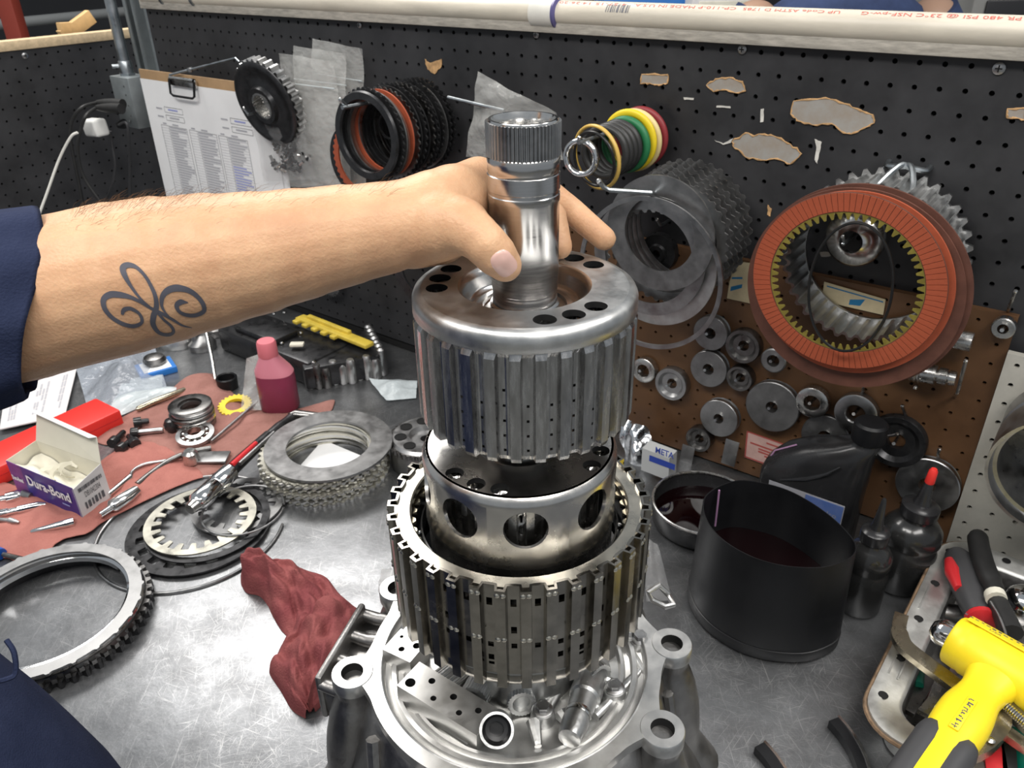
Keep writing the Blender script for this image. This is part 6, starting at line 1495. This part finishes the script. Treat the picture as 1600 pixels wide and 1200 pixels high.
loops = [(rrect(-.001, Wp + .001, -.001, Lp + .001, rc), PZ_ - .007), (rrect(0, Wp, 0, Lp, rc), PZ_), (rrect(fl_w * .45, Wp - fl_w * .45, fl_w * .45, Lp - fl_w * .45, rc - .012), PZ_ + .0005), (rrect(fl_w * .52, Wp - fl_w * .52, fl_w * .52, Lp - fl_w * .52, rc - .013), PZ_ - .0012), (rrect(fl_w, Wp - fl_w, fl_w, Lp - fl_w, rc - .018), PZ_ - .001), (rrect(fl_w + .004, Wp - fl_w - .004, fl_w + .004, Lp - fl_w - .004, rc - .020), PZ_ - .005), (rrect(fl_w + .010, Wp - fl_w - .010, fl_w + .010, Lp - fl_w - .010, rc - .020), .006), (rrect(fl_w + .016, Wp - fl_w - .016, fl_w + .016, Lp - fl_w - .016, rc - .022), .0035)]
vs = []; fs = []; n = len(loops[0][0])
for L, z in loops: vs += [(x, y, z) for x, y in L]
for i in range(len(loops) - 1):
    for k in range(n): fs.append((i * n + k, i * n + (k + 1) % n, (i + 1) * n + (k + 1) % n, (i + 1) * n + k))
fs.append([(len(loops) - 1) * n + k for k in range(n)])
mb = MB(); mb.add(vs, fs); mb.m = [1 if i >= 5 * n else 0 for i in range(len(fs))]; mb.build('tray', ['pan_alu', 'steel_dark'], pan, smooth=50)
mb = MB(); base = [(rrect(-.001, Wp + .001, -.001, Lp + .001, rc), PZ_ - .007), (rrect(.016, Wp - .016, .016, Lp - .016, rc - .012), PZ_ - .010), (rrect(.022, Wp - .022, .022, Lp - .022, rc - .015), .002), (rrect(.03, Wp - .03, .03, Lp - .03, rc - .02), .0005)]
vs = []; fs = []
for L, z in base: vs += [(x, y, z) for x, y in L]
for i in range(3):
    for k in range(n): fs.append((i * n + k, i * n + (k + 1) % n, (i + 1) * n + (k + 1) % n, (i + 1) * n + k))
mb.add(vs, fs); mb.build('underside', 'pan_alu', pan, smooth=50)
mb = MB(); mb.tube([(x, y, PZ_ - .004) for x, y in rrect(-.0015, Wp + .0015, -.0015, Lp + .0015, rc)], .0022, 6, closed=True); mb.build('rusty_edge', 'rust', pan)
for k, (x, y) in enumerate([(.012, Lp * f_) for f_ in (.13, .30, .50, .70, .90)] + [(.07, Lp - .012), (.14, Lp - .012), (.21, Lp - .012), (.07, .012), (.14, .012)]):
    mb = MB(); mb.lathe([(.0050, .0), (.0044, .0006), (.0040, .0006), (.0038, .0003), (0, .0003)], 18); mb.build('bolt_hole', 'board_gap', pan, M=Matrix.Translation((x, y, PZ_ + .0002)))
for k, (q0, q1) in enumerate((((.008, .075), (.008, .105)), ((.008, .19), (.008, .235)), ((.018, .075), (.018, .100)))):
    mb = MB(); mb.tube([(q0[0], q0[1], PZ_ + .0004), (q1[0], q1[1], PZ_ + .0004)], .0010, 6); mb.build('stiffening_bead', 'pan_alu', pan)
def tz(q, z): return [bp(x, y, z) for x, y in q]
# dead blow hammer
A, B = bp(1462, 982, .092), bp(1660, 1098, .092); ax = (B - A).normalized(); HL = (B - A).length
ham = thing('mallet', 'yellow rubber hammer with chrome tip lying across the pan', 'hammer', axisM(A, ax)); Mi = ham.matrix_world.inverted(); s = mpp(A)
mb = MB(); mb.lathe([(0, -.004), (.008, -.003), (.0125, .002), (.0145, .008), (.0145, .026)], 32); mb.build('chrome_tip', 'chrome', ham, smooth=60)
mb = MB(); mb.lathe([(0, .017), (.0235, .017), (.0255, .019), (.0265, .030), (.0262, .033), (.0275, .036), (.0272, HL * .5), (.0270, HL - .03), (.0285, HL - .025), (.0285, HL - .004), (.026, HL), (0, HL)], 40); mb.build('head', 'yellow_rubber', ham, smooth=40)
hp = [Mi @ p for p in spline(tz([(1568, 1040), (1548, 1068), (1530, 1088), (1512, 1112), (1494, 1140), (1476, 1166), (1450, 1204), (1420, 1250)], .090), 3)]
k_ = len(hp); prof = [.030, .028, .0255, .023, .021, .0195, .019, .0198, .0212, .0225, .0232, .0234, .0232, .0226, .022, .0215, .021, .021, .021, .021, .021, .021]
wv = [prof[min(int(i * (len(prof) - 1) / (k_ - 1)), len(prof) - 1)] for i in range(k_)]
upl = (Mi.to_3x3() @ ZUP)
mb = MB(); nn = 20; vs = []; fs = []
for i, p in enumerate(hp):
    t = (hp[min(i + 1, k_ - 1)] - hp[max(i - 1, 0)]).normalized(); sd = t.cross(upl).normalized(); u = sd.cross(t)
    for j in range(nn):
        a = 2 * PI * j / nn; vs.append(p + sd * (math.copysign(abs(math.cos(a)) ** .8, math.cos(a)) * wv[i]) + u * (math.copysign(abs(math.sin(a)) ** .8, math.sin(a)) * wv[i] * .72))
for i in range(k_ - 1):
    for j in range(nn): fs.append((i * nn + j, i * nn + (j + 1) % nn, (i + 1) * nn + (j + 1) % nn, (i + 1) * nn + j))
fs += [list(range(nn)), [(k_ - 1) * nn + j for j in range(nn)]]
mb.add(vs, fs); mb.build('handle', 'yellow_rubber', ham, smooth=60)
for sgn in (-1, 1):
    pts = []; rr = []
    for i in range(k_ - 9, k_):
        t = (hp[min(i + 1, k_ - 1)] - hp[max(i - 1, 0)]).normalized(); sd = t.cross(upl).normalized(); pts.append(hp[i] + sd * (sgn * wv[i] * .62) + sd.cross(t) * (.0035)); rr.append(.0125)
    rr[0] = .004; rr[1] = .0105
    mb = MB(); mb.tube(pts, rr, 12); mb.build('grip', 'grey_rubber', ham, smooth=60)
# raised maker's plate with worn lettering, and the print on the head
ia, ib = hp[9], hp[14]; t = (ib - ia).normalized(); sd = t.cross(upl).normalized(); u = sd.cross(t)
Ml = frame(ia.lerp(ib, .5) + u * (wv[11] * .72 - .0006), t, u.cross(t), u)
mb = MB(); mb.rbox((0, 0, 0.0006), ((ib - ia).length * 1.05, .0085, .0016), .0006, Ml); mb.build('maker_plate', 'yellow_rubber', ham)
mb = MB(); rnd = random.Random(6); LL_ = (ib - ia).length * .92; x = -LL_ / 2
while x < LL_ / 2:
    w_ = rnd.choice((.0010, .0016)); mb.box((x, rnd.uniform(-.0008, .0008), .0015), (w_, rnd.uniform(.0025, .0052), .0003), Ml); mb.box((x + .0012, rnd.uniform(-.002, .002), .0015), (.0016, .0009, .0003), Ml); x += rnd.choice((.0030, .0034, .0052))
mb.build('worn_lettering', 'ink', ham, smooth=0)
side = Vector((0, 0, 1)); ctr = A.lerp(B, .44); outv = (ZUP * .80 + e1 * .35).normalized(); outv = (outv - ax * outv.dot(ax)).normalized()
Mh = Mi @ frame(ctr + outv * .0278, ax, outv.cross(ax), outv)
mb = MB(); mb.rbox((0, 0, 0), (HL * .5, .017, .0018), .0008, Mh); mb.build('name_panel', 'yellow_rubber', ham)
mb = MB(); text_mb('USA', .0062, Mh @ Matrix.Translation((-.004, -.0045, .0011)), mb); rnd = random.Random(7)
for k in range(13): mb.box((-.034 + k * .0054, .003 + rnd.uniform(-.0012, .0012), .0011), (rnd.uniform(.002, .0042), rnd.uniform(.0014, .0034), .0002), Mh)
mb.build('print', 'ink', ham, smooth=0)
# bent pry lever
lev = spline(tz([(1408, 962), (1404, 985), (1412, 1008), (1440, 1032), (1475, 1058), (1520, 1092)], .066), 5)
bar_thing('pry_lever', 'bent flat pry lever with a dull bronze sheen in the pan', 'lever', lev, [.014] * 6 + [.017] * (len(lev) - 6), .007, 'brass_steel', 'bar')
# screwdriver
rod_thing('screwdriver', 'fat black and red screwdriver handle standing out of the pan', 'screwdriver', [
    ('handle', 'grey_rubber', tz([(1492, 866, ), (1500, 880), (1512, 912), (1524, 945), (1530, 962)], .055), [.012, .0185, .0195, .0165, .014]),
    ('red_inlay', 'red_handle', tz([(1484, 876), (1490, 895), (1498, 920)], .062), [.006, .0095, .005]), ('red_inlay', 'red_handle', tz([(1518, 876), (1526, 896), (1531, 914)], .060), [.003, .005, .002]),
    ('collar', 'red_handle', [bp(1531, 964, .058), bp(1534, 971, .058), bp(1535, 974, .058)], [.016, .017, .012]), ('blade', 'steel', tz([(1535, 974), (1548, 1010)], .056), [.005, .004])], 20)
# black handled pliers
rod_thing('pliers', 'pliers with long black handle and tan band at the back of the pan', 'pliers', [
    ('handle', 'black_rubber', spline(tz([(1527, 836), (1530, 856), (1538, 885), (1548, 908), (1556, 926)], .078), 4), [.009] + [.0115] * 12 + [.010] * 4),
    ('band', 'paper_cream', tz([(1554, 928), (1557, 937)], .078), [.0108, .0108]), ('lower_handle', 'black_rubber', tz([(1557, 937), (1570, 965), (1580, 990)], .074), [.010, .011, .012]), ('wire', 'steel_grey', spline(tz([(1548, 940), (1560, 960), (1570, 985), (1572, 996)], .084), 4), .0013)], 14)
p = bp(1598, 945, .045); mb = MB(); mb.lathe([(0, .024), (.012, .021), (.020, .012), (.024, 0), (.020, -.012), (.0, -.02)], 32); tag(mb.build('chrome_dome', 'chrome', M=Matrix.Translation(p) @ Matrix.Rotation(.4, 4, 'X')), 'shiny chrome dome at the right edge of the pan', 'dome')
# locking pliers
jaw = spline(tz([(1545, 1088), (1556, 1110), (1558, 1140), (1540, 1165), (1512, 1182), (1500, 1192)], .075), 4)
t = bar_thing('locking_pliers', 'bronze coloured locking pliers lying below the hammer', 'pliers', jaw, [.012, .014, .018, .020, .022, .022, .021, .020, .018, .016, .015, .014, .014, .013, .013, .012, .012, .010, .009, .008, .006], .012, 'brass_steel', 'jaw'); o = Vector(jaw[0])
mb = MB(); strip(mb, [p - o for p in tz([(1548, 1082), (1600, 1130), (1640, 1165)], .080)], .012, .010); mb.build('arm', 'steel_dark', t)
mb = MB(); strip(mb, [p - o for p in tz([(1562, 1138), (1600, 1165), (1640, 1190)], .070)], .012, .008); mb.build('arm', 'brass_steel', t)
mb = MB(); a, b = bp(1568, 1100, .086) - o, bp(1615, 1142, .086) - o; d = b - a; M_ = axisM(a, d); N_ = 14; mb.tube([M_ @ Vector((.0042 * math.cos(k * PI / 5), .0042 * math.sin(k * PI / 5), d.length * k / (N_ * 10))) for k in range(N_ * 10 + 1)], .0009, 5); mb.build('spring', 'steel_bright', t)
mb = MB(); mb.lathe([(0, .002), (.003, .001), (.004, 0)], 12); mb.build('rivet', 'steel', t, M=Matrix.Translation(bp(1548, 1156, .083) - o))
# wrenches and odds and ends lying in the pan
bar_thing('wrench', 'dark flat wrench lying deep in the pan left of the hammer', 'wrench', tz([(1415, 1112), (1440, 1072), (1452, 1052)], .020), .016, .006, 'steel_dark')
bar_thing('wrench', 'chrome wrench with stamped shank beside the dark one', 'wrench', tz([(1446, 1118), (1456, 1098), (1475, 1050)], .024), [.016, .010, .010], .006, 'steel')
bar_thing('wrench', 'second chrome wrench closest to the hammer handle', 'wrench', tz([(1466, 1108), (1478, 1078), (1492, 1045)], .026), .008, .005, 'steel_bright')
rod_thing('green_driver', 'green screwdriver handle deep in the pan', 'screwdriver', [('handle', 'green_plastic', tz([(1420, 1040), (1428, 1056), (1432, 1072)], .024), [.008, .011, .007]), ('blade', 'steel', tz([(1432, 1072), (1440, 1095)], .020), [.003, .003])])
rod_thing('chrome_socket', 'dark socket lying at the back left of the pan', 'socket', [('body', 'steel_dark', tz([(1462, 955), (1490, 960), (1520, 965)], .022), [.010, .012, .010]), ('lip', 'chrome', tz([(1462, 950), (1466, 944)], .024), [.006, .006])])
bar_thing('side_cutters', 'black handled cutters lying along the back of the pan', 'cutters', tz([(1472, 940), (1482, 915), (1490, 895)], .022), .012, .010, 'black_rubber')
bar_thing('pliers', 'red handled pliers at the bottom edge below the hammer', 'pliers', tz([(1548, 1160), (1552, 1185), (1556, 1215)], .045), .018, .012, 'red_handle')
bar_thing('pliers', 'black handled pliers beside the red handled pliers', 'pliers', tz([(1570, 1150), (1574, 1180), (1576, 1215)], .045), .012, .012, 'black_rubber')
bar_thing('chrome_bar', 'bright bar crossing under the hammer handle', 'bar', tz([(1488, 1178), (1520, 1192), (1560, 1212)], .038), .010, .006, 'steel_bright')
rod_thing('green_tube', 'dark green tube at the bottom right corner', 'tube', [('body', 'green_plastic', tz([(1585, 1150), (1592, 1180), (1600, 1230)], .030), [.013, .013, .013])])

# ------------------------------------------------------------------ the person at the left, holding the upper drum
def rcone(mb, p0, r0, p1, r1, n=20):
    p0, p1 = Vector(p0), Vector(p1); d = (p1 - p0).length; M = axisM(p0, p1 - p0)
    prof = [(0, -r0)] + [(r0 * math.sin(t), -r0 * math.cos(t)) for t in (.35, .7, 1.05, 1.4)] + [(r1 * math.sin(t), d - r1 * math.cos(t)) for t in (1.74, 2.1, 2.45, 2.8)] + [(0, d + r1)]
    mb.lathe(prof, n, M=M)
def chain(mb, pts):
    for (a, ra), (b, rb) in zip(pts[:-1], pts[1:]): rcone(mb, a, ra, b, rb)
def PY(x, y, Y, r): return (yp(x, y, Y), r)
SHO = Vector((-0.56, 0.33, 0.545))
body = MB()
chain(body, [(Vector((-.60, .22, .60)), .075), (SHO, .062), PY(-70, 492, .425, .048), PY(30, 476, .435, .0460), PY(95, 458, .440, .0462), PY(180, 438, .444, .0458), PY(250, 423, .448, .0438), PY(330, 408, .452, .0402), PY(400, 396, .456, .0368), PY(470, 382, .460, .0335), PY(540, 368, .464, .0305), PY(600, 357, .467, .0280), PY(650, 346, .470, .0262)])
# palm
chain(body, [PY(640, 347, .470, .0262), PY(680, 331, .474, .0255), PY(712, 313, .482, .0225), PY(748, 279, .504, .0140)])
chain(body, [PY(650, 352, .476, .0250), PY(700, 335, .492, .0225), PY(742, 306, .516, .0140)])
chain(body, [PY(650, 358, .480, .0240), PY(700, 350, .502, .0205), PY(736, 334, .527, .0132)])
chain(body, [PY(648, 366, .480, .0225), PY(690, 368, .500, .0190), PY(728, 362, .532, .0118)])
chain(body, [PY(712, 313, .482, .0200), PY(742, 306, .516, .0140), PY(736, 334, .527, .0132), PY(728, 362, .532, .0118)])
# heel of the thumb and the web
chain(body, [PY(648, 362, .466, .0225), PY(690, 352, .458, .0215), PY(722, 353, .449, .0168)])
chain(body, [PY(700, 330, .466, .0195), PY(732, 318, .474, .0120), PY(746, 296, .490, .0110)])
# fingers: index, middle, ring, little, and the thumb
chain(body, [PY(748, 279, .504, .0138), PY(836, 287, .549, .0108), PY(896, 332, .547, .0096), PY(944, 373, .531, .0086)])
chain(body, [PY(742, 306, .516, .0136), PY(826, 304, .543, .0108), PY(864, 338, .523, .0096), PY(875, 386, .511, .0086)])
chain(body, [PY(736, 334, .527, .0130), PY(800, 338, .555, .0102), PY(834, 356, .548, .0092), PY(848, 378, .535, .0082)])
chain(body, [PY(728, 362, .532, .0114), PY(772, 358, .556, .0092), PY(796, 366, .558, .0082), PY(812, 378, .552, .0074)])
chain(body, [PY(690, 352, .458, .0200), PY(724, 356, .447, .0160), PY(744, 368, .441, .0138), PY(760, 383, .4375, .0132), PY(774, 398, .4372, .0128), PY(789, 414, .4395, .0104)])
# neck and head above the frame
chain(body, [(Vector((-.60, .22, .60)), .075), (Vector((-.585, .21, .68)), .055), (Vector((-.57, .21, .73)), .054)])
chain(body, [(Vector((-.565, .21, .745)), .062), (Vector((-.555, .21, .79)), .072), (Vector((-.575, .21, .84)), .082)])
chain(body, [(Vector((-.505, .21, .745)), .022), (Vector((-.492, .21, .79)), .020), (Vector((-.487, .21, .80)), .013)])
for s in (-1, 1): rcone(body, Vector((-.575, .21 + s * .076, .80)), .012, Vector((-.578, .21 + s * .080, .825)), .016)
who = thing('person', 'person in navy work clothes reaching in with a tattooed forearm', 'person', Matrix.Translation((-.45, .25, -.90)))
Mw = who.matrix_world.inverted()
o = body.build('body', 'skin', None, smooth=0)
modified(o, ('REMESH', dict(mode='VOXEL', voxel_size=0.0019, adaptivity=0.0)), ('SMOOTH', dict(factor=0.5, iterations=9)))
me = o.data
if not me.materials: me.materials.append(MATS['skin'])
me.polygons.foreach_set('use_smooth', [True] * len(me.polygons))
bvh = BVHTree.FromPolygons([v.co.copy() for v in me.vertices], [list(p.vertices) for p in me.polygons])
me.transform(Mw); me.update(); o.parent = who
# thumb nail: a thin curved plate on the skin
nd_ = Vector((0.62, 0.78, 0)); nv_ = Vector((-0.78, 0.62, 0)); nm_ = MB(); vs = []; fs = []; nr, na = 6, 28
for i in range(nr + 1):
    for j in range(na):
        t = 2 * PI * j / na; c, q = math.cos(t), math.sin(t); k = (i / nr)
        pp = Vector((787.5, 411.5, 0)) + nd_ * (math.copysign(abs(c) ** .75, c) * 22 * k) + nv_ * (math.copysign(abs(q) ** .75, q) * 19 * k)
        d = ray(pp.x, pp.y).normalized(); hit = bvh.ray_cast(CAM, d); nrm = hit[1]
        vs.append(Mw @ (hit[0] - d * (.0007 if i < nr else -.0002)))
for i in range(nr):
    for j in range(na): fs.append((i * na + j, i * na + (j + 1) % na, (i + 1) * na + (j + 1) % na, (i + 1) * na + j))
nm_.add(vs, fs); nm_.build('thumbnail', 'nail', who, flip=True, smooth=80)
# tattoo drawn on the skin of the forearm
def Zt(q): return [(x / 3.158, 260 + y / 3.158) for x, y in q]
def tattoo(path, widths):
    P_ = spline([Vector((x, y, 0)) for x, y in Zt(path)], 7); n = len(P_); mb = MB(); vs = []; fs = []; ok = []
    for i, p in enumerate(P_):
        t = (P_[min(i + 1, n - 1)] - P_[max(i - 1, 0)]).normalized(); nn = Vector((-t.y, t.x, 0)); f = i / (n - 1) * (len(widths) - 1); k = min(int(f), len(widths) - 2); w_ = widths[k] + (widths[k + 1] - widths[k]) * (f - k)
        for s in (-.5, -.17, .17, .5):
            q = p + nn * (w_ * s / 3.158); d = ray(q.x, q.y).normalized(); hit = bvh.ray_cast(CAM, d)
            vs.append(Mw @ (hit[0] - d * 0.00045) if hit[0] is not None else None)
    for i in range(n - 1):
        for j in range(3):
            q = (i * 4 + j, i * 4 + j + 1, i * 4 + 5 + j, i * 4 + 4 + j)
            if all(vs[k] is not None for k in q): fs.append(q)
    mb.add([v if v is not None else Vector((0, 0, 0)) for v in vs], fs); return mb
tat = MB()
for pth, wd_ in (([(603, 732), (612, 708), (645, 702), (688, 728), (700, 768), (662, 788), (608, 778), (552, 745), (516, 700), (512, 655), (545, 632), (595, 634), (645, 646), (692, 668), (742, 698), (795, 724), (850, 755), (900, 785), (948, 797)], [14, 24, 18, 14, 18, 20, 20, 20, 24, 30, 34, 30, 20, 15, 14, 16, 14, 10, 3]),
                 ([(752, 706), (695, 655), (645, 590), (612, 530), (608, 498), (632, 486), (672, 497), (715, 540), (746, 592), (766, 640), (772, 690), (758, 738), (756, 780), (784, 820), (828, 832), (856, 818), (846, 790), (810, 758), (778, 722)], [12, 12, 16, 28, 34, 28, 18, 16, 18, 20, 26, 30, 26, 18, 16, 16, 14, 12, 14]),
                 ([(928, 672), (892, 670), (872, 686), (884, 716), (922, 734), (968, 734), (1006, 714), (1002, 680), (974, 642), (930, 612), (872, 600), (828, 612), (802, 642), (798, 684), (812, 716), (835, 740)], [4, 30, 24, 16, 18, 20, 22, 22, 22, 26, 36, 34, 26, 16, 10, 4])):
    m_ = tattoo(pth, wd_); tat.add(m_.v, m_.f)
tt = tat.build('tattoo', 'tattoo', who, flip=False, smooth=80); tt['label'] = 'dark grey swirl tattoo on the forearm'
# short hairs standing along the top of the forearm
hm = MB(); rnd = random.Random(14); made = 0
for k in range(1500):
    x = rnd.uniform(110, 620); y0 = 345 - 60 * min(1, max(0, (x - 85) / 400)) ; y = y0 + abs(rnd.gauss(0, 1)) * 22 - 36
    d = ray(x, y).normalized(); hit = bvh.ray_cast(CAM, d)
    if hit[0] is None: continue
    p, nrm = hit[0], hit[1]
    if nrm.z < .72: continue
    g = (nrm * rnd.uniform(.4, .9) + RT * rnd.uniform(.5, 1.1) + Vector((0, rnd.uniform(-.3, .3), 0))).normalized(); L = rnd.uniform(.006, .012)
    q = p + g * L * .55; e_ = q + (g + RT * .5 - nrm * .3).normalized() * L * .45
    hm.tube([Mw @ p, Mw @ q, Mw @ e_], [.00006, .00005, .00002], 3, cap=False); made += 1
    if made > 420: break
hh = hm.build('arm_hair', 'arm_hair', who, flip=False, smooth=80); hh['kind'] = 'stuff'
# garment: torso, trousers and sleeves
def tor(secs, n=48, p=2.4):
    mb = MB(); loft(mb, secs, n, p); return mb
secs = [(-.585, .22, .66, .055, .075), (-.58, .22, .635, .085, .13), (-.565, .225, .60, .11, .175), (-.545, .23, .54, .125, .185), (-.525, .235, .44, .135, .180), (-.500, .245, .36, .142, .178), (-.470, .255, .28, .150, .176), (-.445, .265, .20, .156, .178), (-.428, .270, .10, .160, .182), (-.425, .268, .0, .158, .182), (-.43, .265, -.08, .150, .180), (-.44, .262, -.14, .140, .175)]
m_ = tor(secs[::-1])
for i, v in enumerate(m_.v):
    k = 0.004 * math.sin(v.z * 34 + v.x * 22) + 0.0035 * math.sin(v.z * 61 - v.y * 40); c = Vector((-.46, .25, v.z)); d = (v - c); d.z = 0
    m_.v[i] = v + d.normalized() * k
o = m_.build('work_shirt', 'navy', who, smooth=80, M=Mw); modified(o, ('SUBSURF', dict(levels=1, render_levels=1))); o.data.polygons.foreach_set('use_smooth', [True] * len(o.data.polygons))
m_ = MB()
for s in (-1, 1): m_.tube([Vector((-.44, .262 + s * .085, -.08)), Vector((-.44, .262 + s * .09, -.35)), Vector((-.45, .262 + s * .095, -.62)), Vector((-.47, .262 + s * .10, -.85))], [.098, .085, .068, .062], 20)
m_.build('trousers', 'navy', who, smooth=80, M=Mw)
for s in (-1, 1):
    m_ = MB(); loft(m_, [(-.43, .262 + s * .10, -.899, .13, .045), (-.43, .262 + s * .10, -.87, .13, .046), (-.46, .262 + s * .10, -.835, .085, .042), (-.475, .262 + s * .10, -.80, .052, .040)], 24, 2.4); m_.build('shoe', 'black_rubber', who, smooth=60, M=Mw)
m_ = MB(); m_.tube(spline([Vector((-.575, .09, .56)), Vector((-.60, .03, .42)), Vector((-.57, .02, .28)), Vector((-.47, .06, .12))], 5), [.062] * 6 + [.055] * 6 + [.048] * 4, 20); m_.build('sleeve', 'navy', who, smooth=80, M=Mw)
# pocket seam and stitching seen low at the left
m_ = MB(); m_.tube(spline([yp(-12, 1066, .33), yp(8, 1062, .335), yp(24, 1052, .34), yp(22, 1020, .345), yp(10, 1000, .35)], 4), .0016, 6); m_.build('pocket_seam', 'navy', who, M=Mw)
# sleeve over the left upper arm, open at the elbow
ea, eb = SHO + Vector((.0, .0, 0)), yp(64, 472, .437); sd = (eb - ea); n_ = 34; rings = 15
vs = []; fs = []; axd = sd.normalized(); xs_ = ZUP.cross(axd).normalized(); us_ = axd.cross(xs_)
for i in range(rings):
    t = i / (rings - 1); c = ea.lerp(eb, t); r0 = .074 - .020 * t
    for j in range(n_):
        a = 2 * PI * j / n_; top = math.sin(a)
        rr = r0 + .0028 * math.sin(j * 1.9 + t * 9) * t + .0030 * math.sin(t * 22 + j * .6) + (.004 * max(0, -top) * t)
        sh = (0.012 * top - .004 + .010 * max(0, math.sin(a * 1 - .6)) ** 3) * max(0, (t - .55) / .45)
        vs.append(c + (xs_ * math.cos(a) + us_ * math.sin(a)) * rr + axd * sh)
for i in range(rings - 1):
    for j in range(n_): fs.append((i * n_ + j, i * n_ + (j + 1) % n_, (i + 1) * n_ + (j + 1) % n_, (i + 1) * n_ + j))
m_ = MB(); m_.add(vs, fs); o = m_.build('sleeve', 'navy', who, smooth=80, M=Mw); modified(o, ('SOLIDIFY', dict(thickness=.0022, offset=-1.0)), ('SUBSURF', dict(levels=1, render_levels=1))); o.data.polygons.foreach_set('use_smooth', [True] * len(o.data.polygons))
vs = []; fs = []; la, lb = yp(30, 472, .434), yp(104, 455, .440); ld = (lb - la).normalized(); lx = ZUP.cross(ld).normalized(); lu = ld.cross(lx); na = 16
for i in range(5):
    for j in range(na + 1):
        f_ = j / na; a = math.radians(15 + 135 * f_); tt_ = (i / 4) * (.30 + .70 * math.sin(PI * min(1, f_ * 1.0)) ** 1.2)
        vs.append(la.lerp(lb, tt_) + (lx * math.cos(a) + lu * math.sin(a)) * (.0486 + .0006 * math.sin(j * 2.1)))
for i in range(4):
    for j in range(na): fs.append((i * (na + 1) + j, i * (na + 1) + j + 1, (i + 1) * (na + 1) + j + 1, (i + 1) * (na + 1) + j))
m_ = MB(); m_.add(vs, fs); m_.build('cuff_lining', 'cuff_lining', who, smooth=80, M=Mw)
m_ = MB(); m_.lathe([(0, .09), (.05, .078), (.078, .045), (.088, .0), (.086, -.03)], 24, M=Matrix.Translation((-.585, .21, .845))); m_.build('hair', 'hair', who, M=Mw)
for s in (-1, 1):
    m_ = MB(); m_.lathe([(0, -.010), (.007, -.007), (.010, 0), (.007, .007), (0, .010)], 14, M=Matrix.Translation((-.500, .21 + s * .030, .805))); m_.build('eye', 'black_gloss', who, M=Mw)

# ------------------------------------------------------------------ a second person and machines beyond the back board
fc = yp(1322, 8, 2.05); FX, FY = fc.x, fc.y
per = thing('person', 'person in a blue work shirt standing beyond the back board', 'person', Matrix.Translation((FX, FY, -.90)))
m_ = MB(); chain(m_, [(Vector((0, 0, 1.30)), .10), (Vector((0, 0, 1.50)), .065), (Vector((0, -.01, 1.57)), .058)]); chain(m_, [(Vector((0, -.035, 1.62)), .065), (Vector((0, -.02, 1.72)), .088)]); rcone(m_, (0, -.115, 1.66), .014, (0, -.11, 1.69), .010)
for s in (-1, 1): chain(m_, [(Vector((s * .21, 0, 1.42)), .06), (Vector((s * .27, -.02, 1.16)), .045), (Vector((s * .22, -.16, .98)), .035), (Vector((s * .16, -.26, .97)), .03)])
o = m_.build('body', 'skin_far', None, smooth=0); modified(o, ('REMESH', dict(mode='VOXEL', voxel_size=0.008)), ('SMOOTH', dict(factor=.5, iterations=6)))
if not o.data.materials: o.data.materials.append(MATS['skin_far'])
o.data.polygons.foreach_set('use_smooth', [True] * len(o.data.polygons)); o.parent = per
m_ = MB(); loft(m_, [(0, 0, .80, .17, .11), (0, 0, .95, .18, .12), (0, 0, 1.20, .20, .125), (0, 0, 1.38, .215, .12), (0, 0, 1.46, .17, .10), (0, 0, 1.52, .08, .075)], 32, 2.3)
for s in (-1, 1): m_.tube([(s * .19, 0, 1.43), (s * .24, 0, 1.36), (s * .275, -.01, 1.16), (s * .27, -.04, 1.10)], [.075, .080, .068, .066], 18)
m_.build('work_shirt', 'navy_far', per, smooth=80)
m_ = MB()
for s in (-1, 1): m_.tube([(s * .09, 0, .84), (s * .10, 0, .45), (s * .10, 0, .03)], [.095, .075, .06], 18); loft(m_, [(s * .10, -.05, 0, .045, .13), (s * .10, -.05, .05, .045, .12), (s * .10, 0, .08, .04, .06)], 18, 2.4)
m_.build('trousers', 'navy', per, smooth=80)
m_ = MB(); m_.lathe([(0, .10), (.06, .085), (.09, .04), (.095, -.02), (.08, -.06)], 20, M=Matrix.Translation((0, .0, 1.735))); m_.build('hair', 'hair', per)
m_ = MB(); m_.tube([(-.05, -.115, 1.46), (-.03, -.135, 1.32), (-.02, -.137, 1.28)], .008, 8); m_.build('lanyard', 'seal_amber', per)
def far_box(px, py, Y, sx, sy, sz, m, label, name, cat, top=None):
    p = yp(px, py, Y); t = thing(name, label, cat, Matrix.Translation((p.x, p.y, -.90))); h = p.z + .90
    mb = MB(); mb.rbox((0, 0, h / 2), (sx, sy, h), .01); mb.build('cabinet', m, t)
    mb = MB(); mb.rbox((0, -sy / 2 - .004, h - sz / 2 - .03), (sx * .8, .008, sz), .004); mb.build('panel', top or 'far_screen', t); return t
far_box(1555, -30, 2.3, .30, .4, .16, 'far_grey', 'grey machine standing beyond the board at the right', 'shop_machine', 'machine')
far_box(1120, -20, 2.9, .22, .3, .2, 'box_white', 'pale cabinet standing beyond the board left of the person', 'shop_cabinet', 'cabinet', 'paper_cream')
far_box(1000, -12, 3.0, .28, .3, .12, 'blue_mid', 'blue tool chest beyond the board behind the pipe', 'tool_chest', 'tool chest', 'green_plastic')
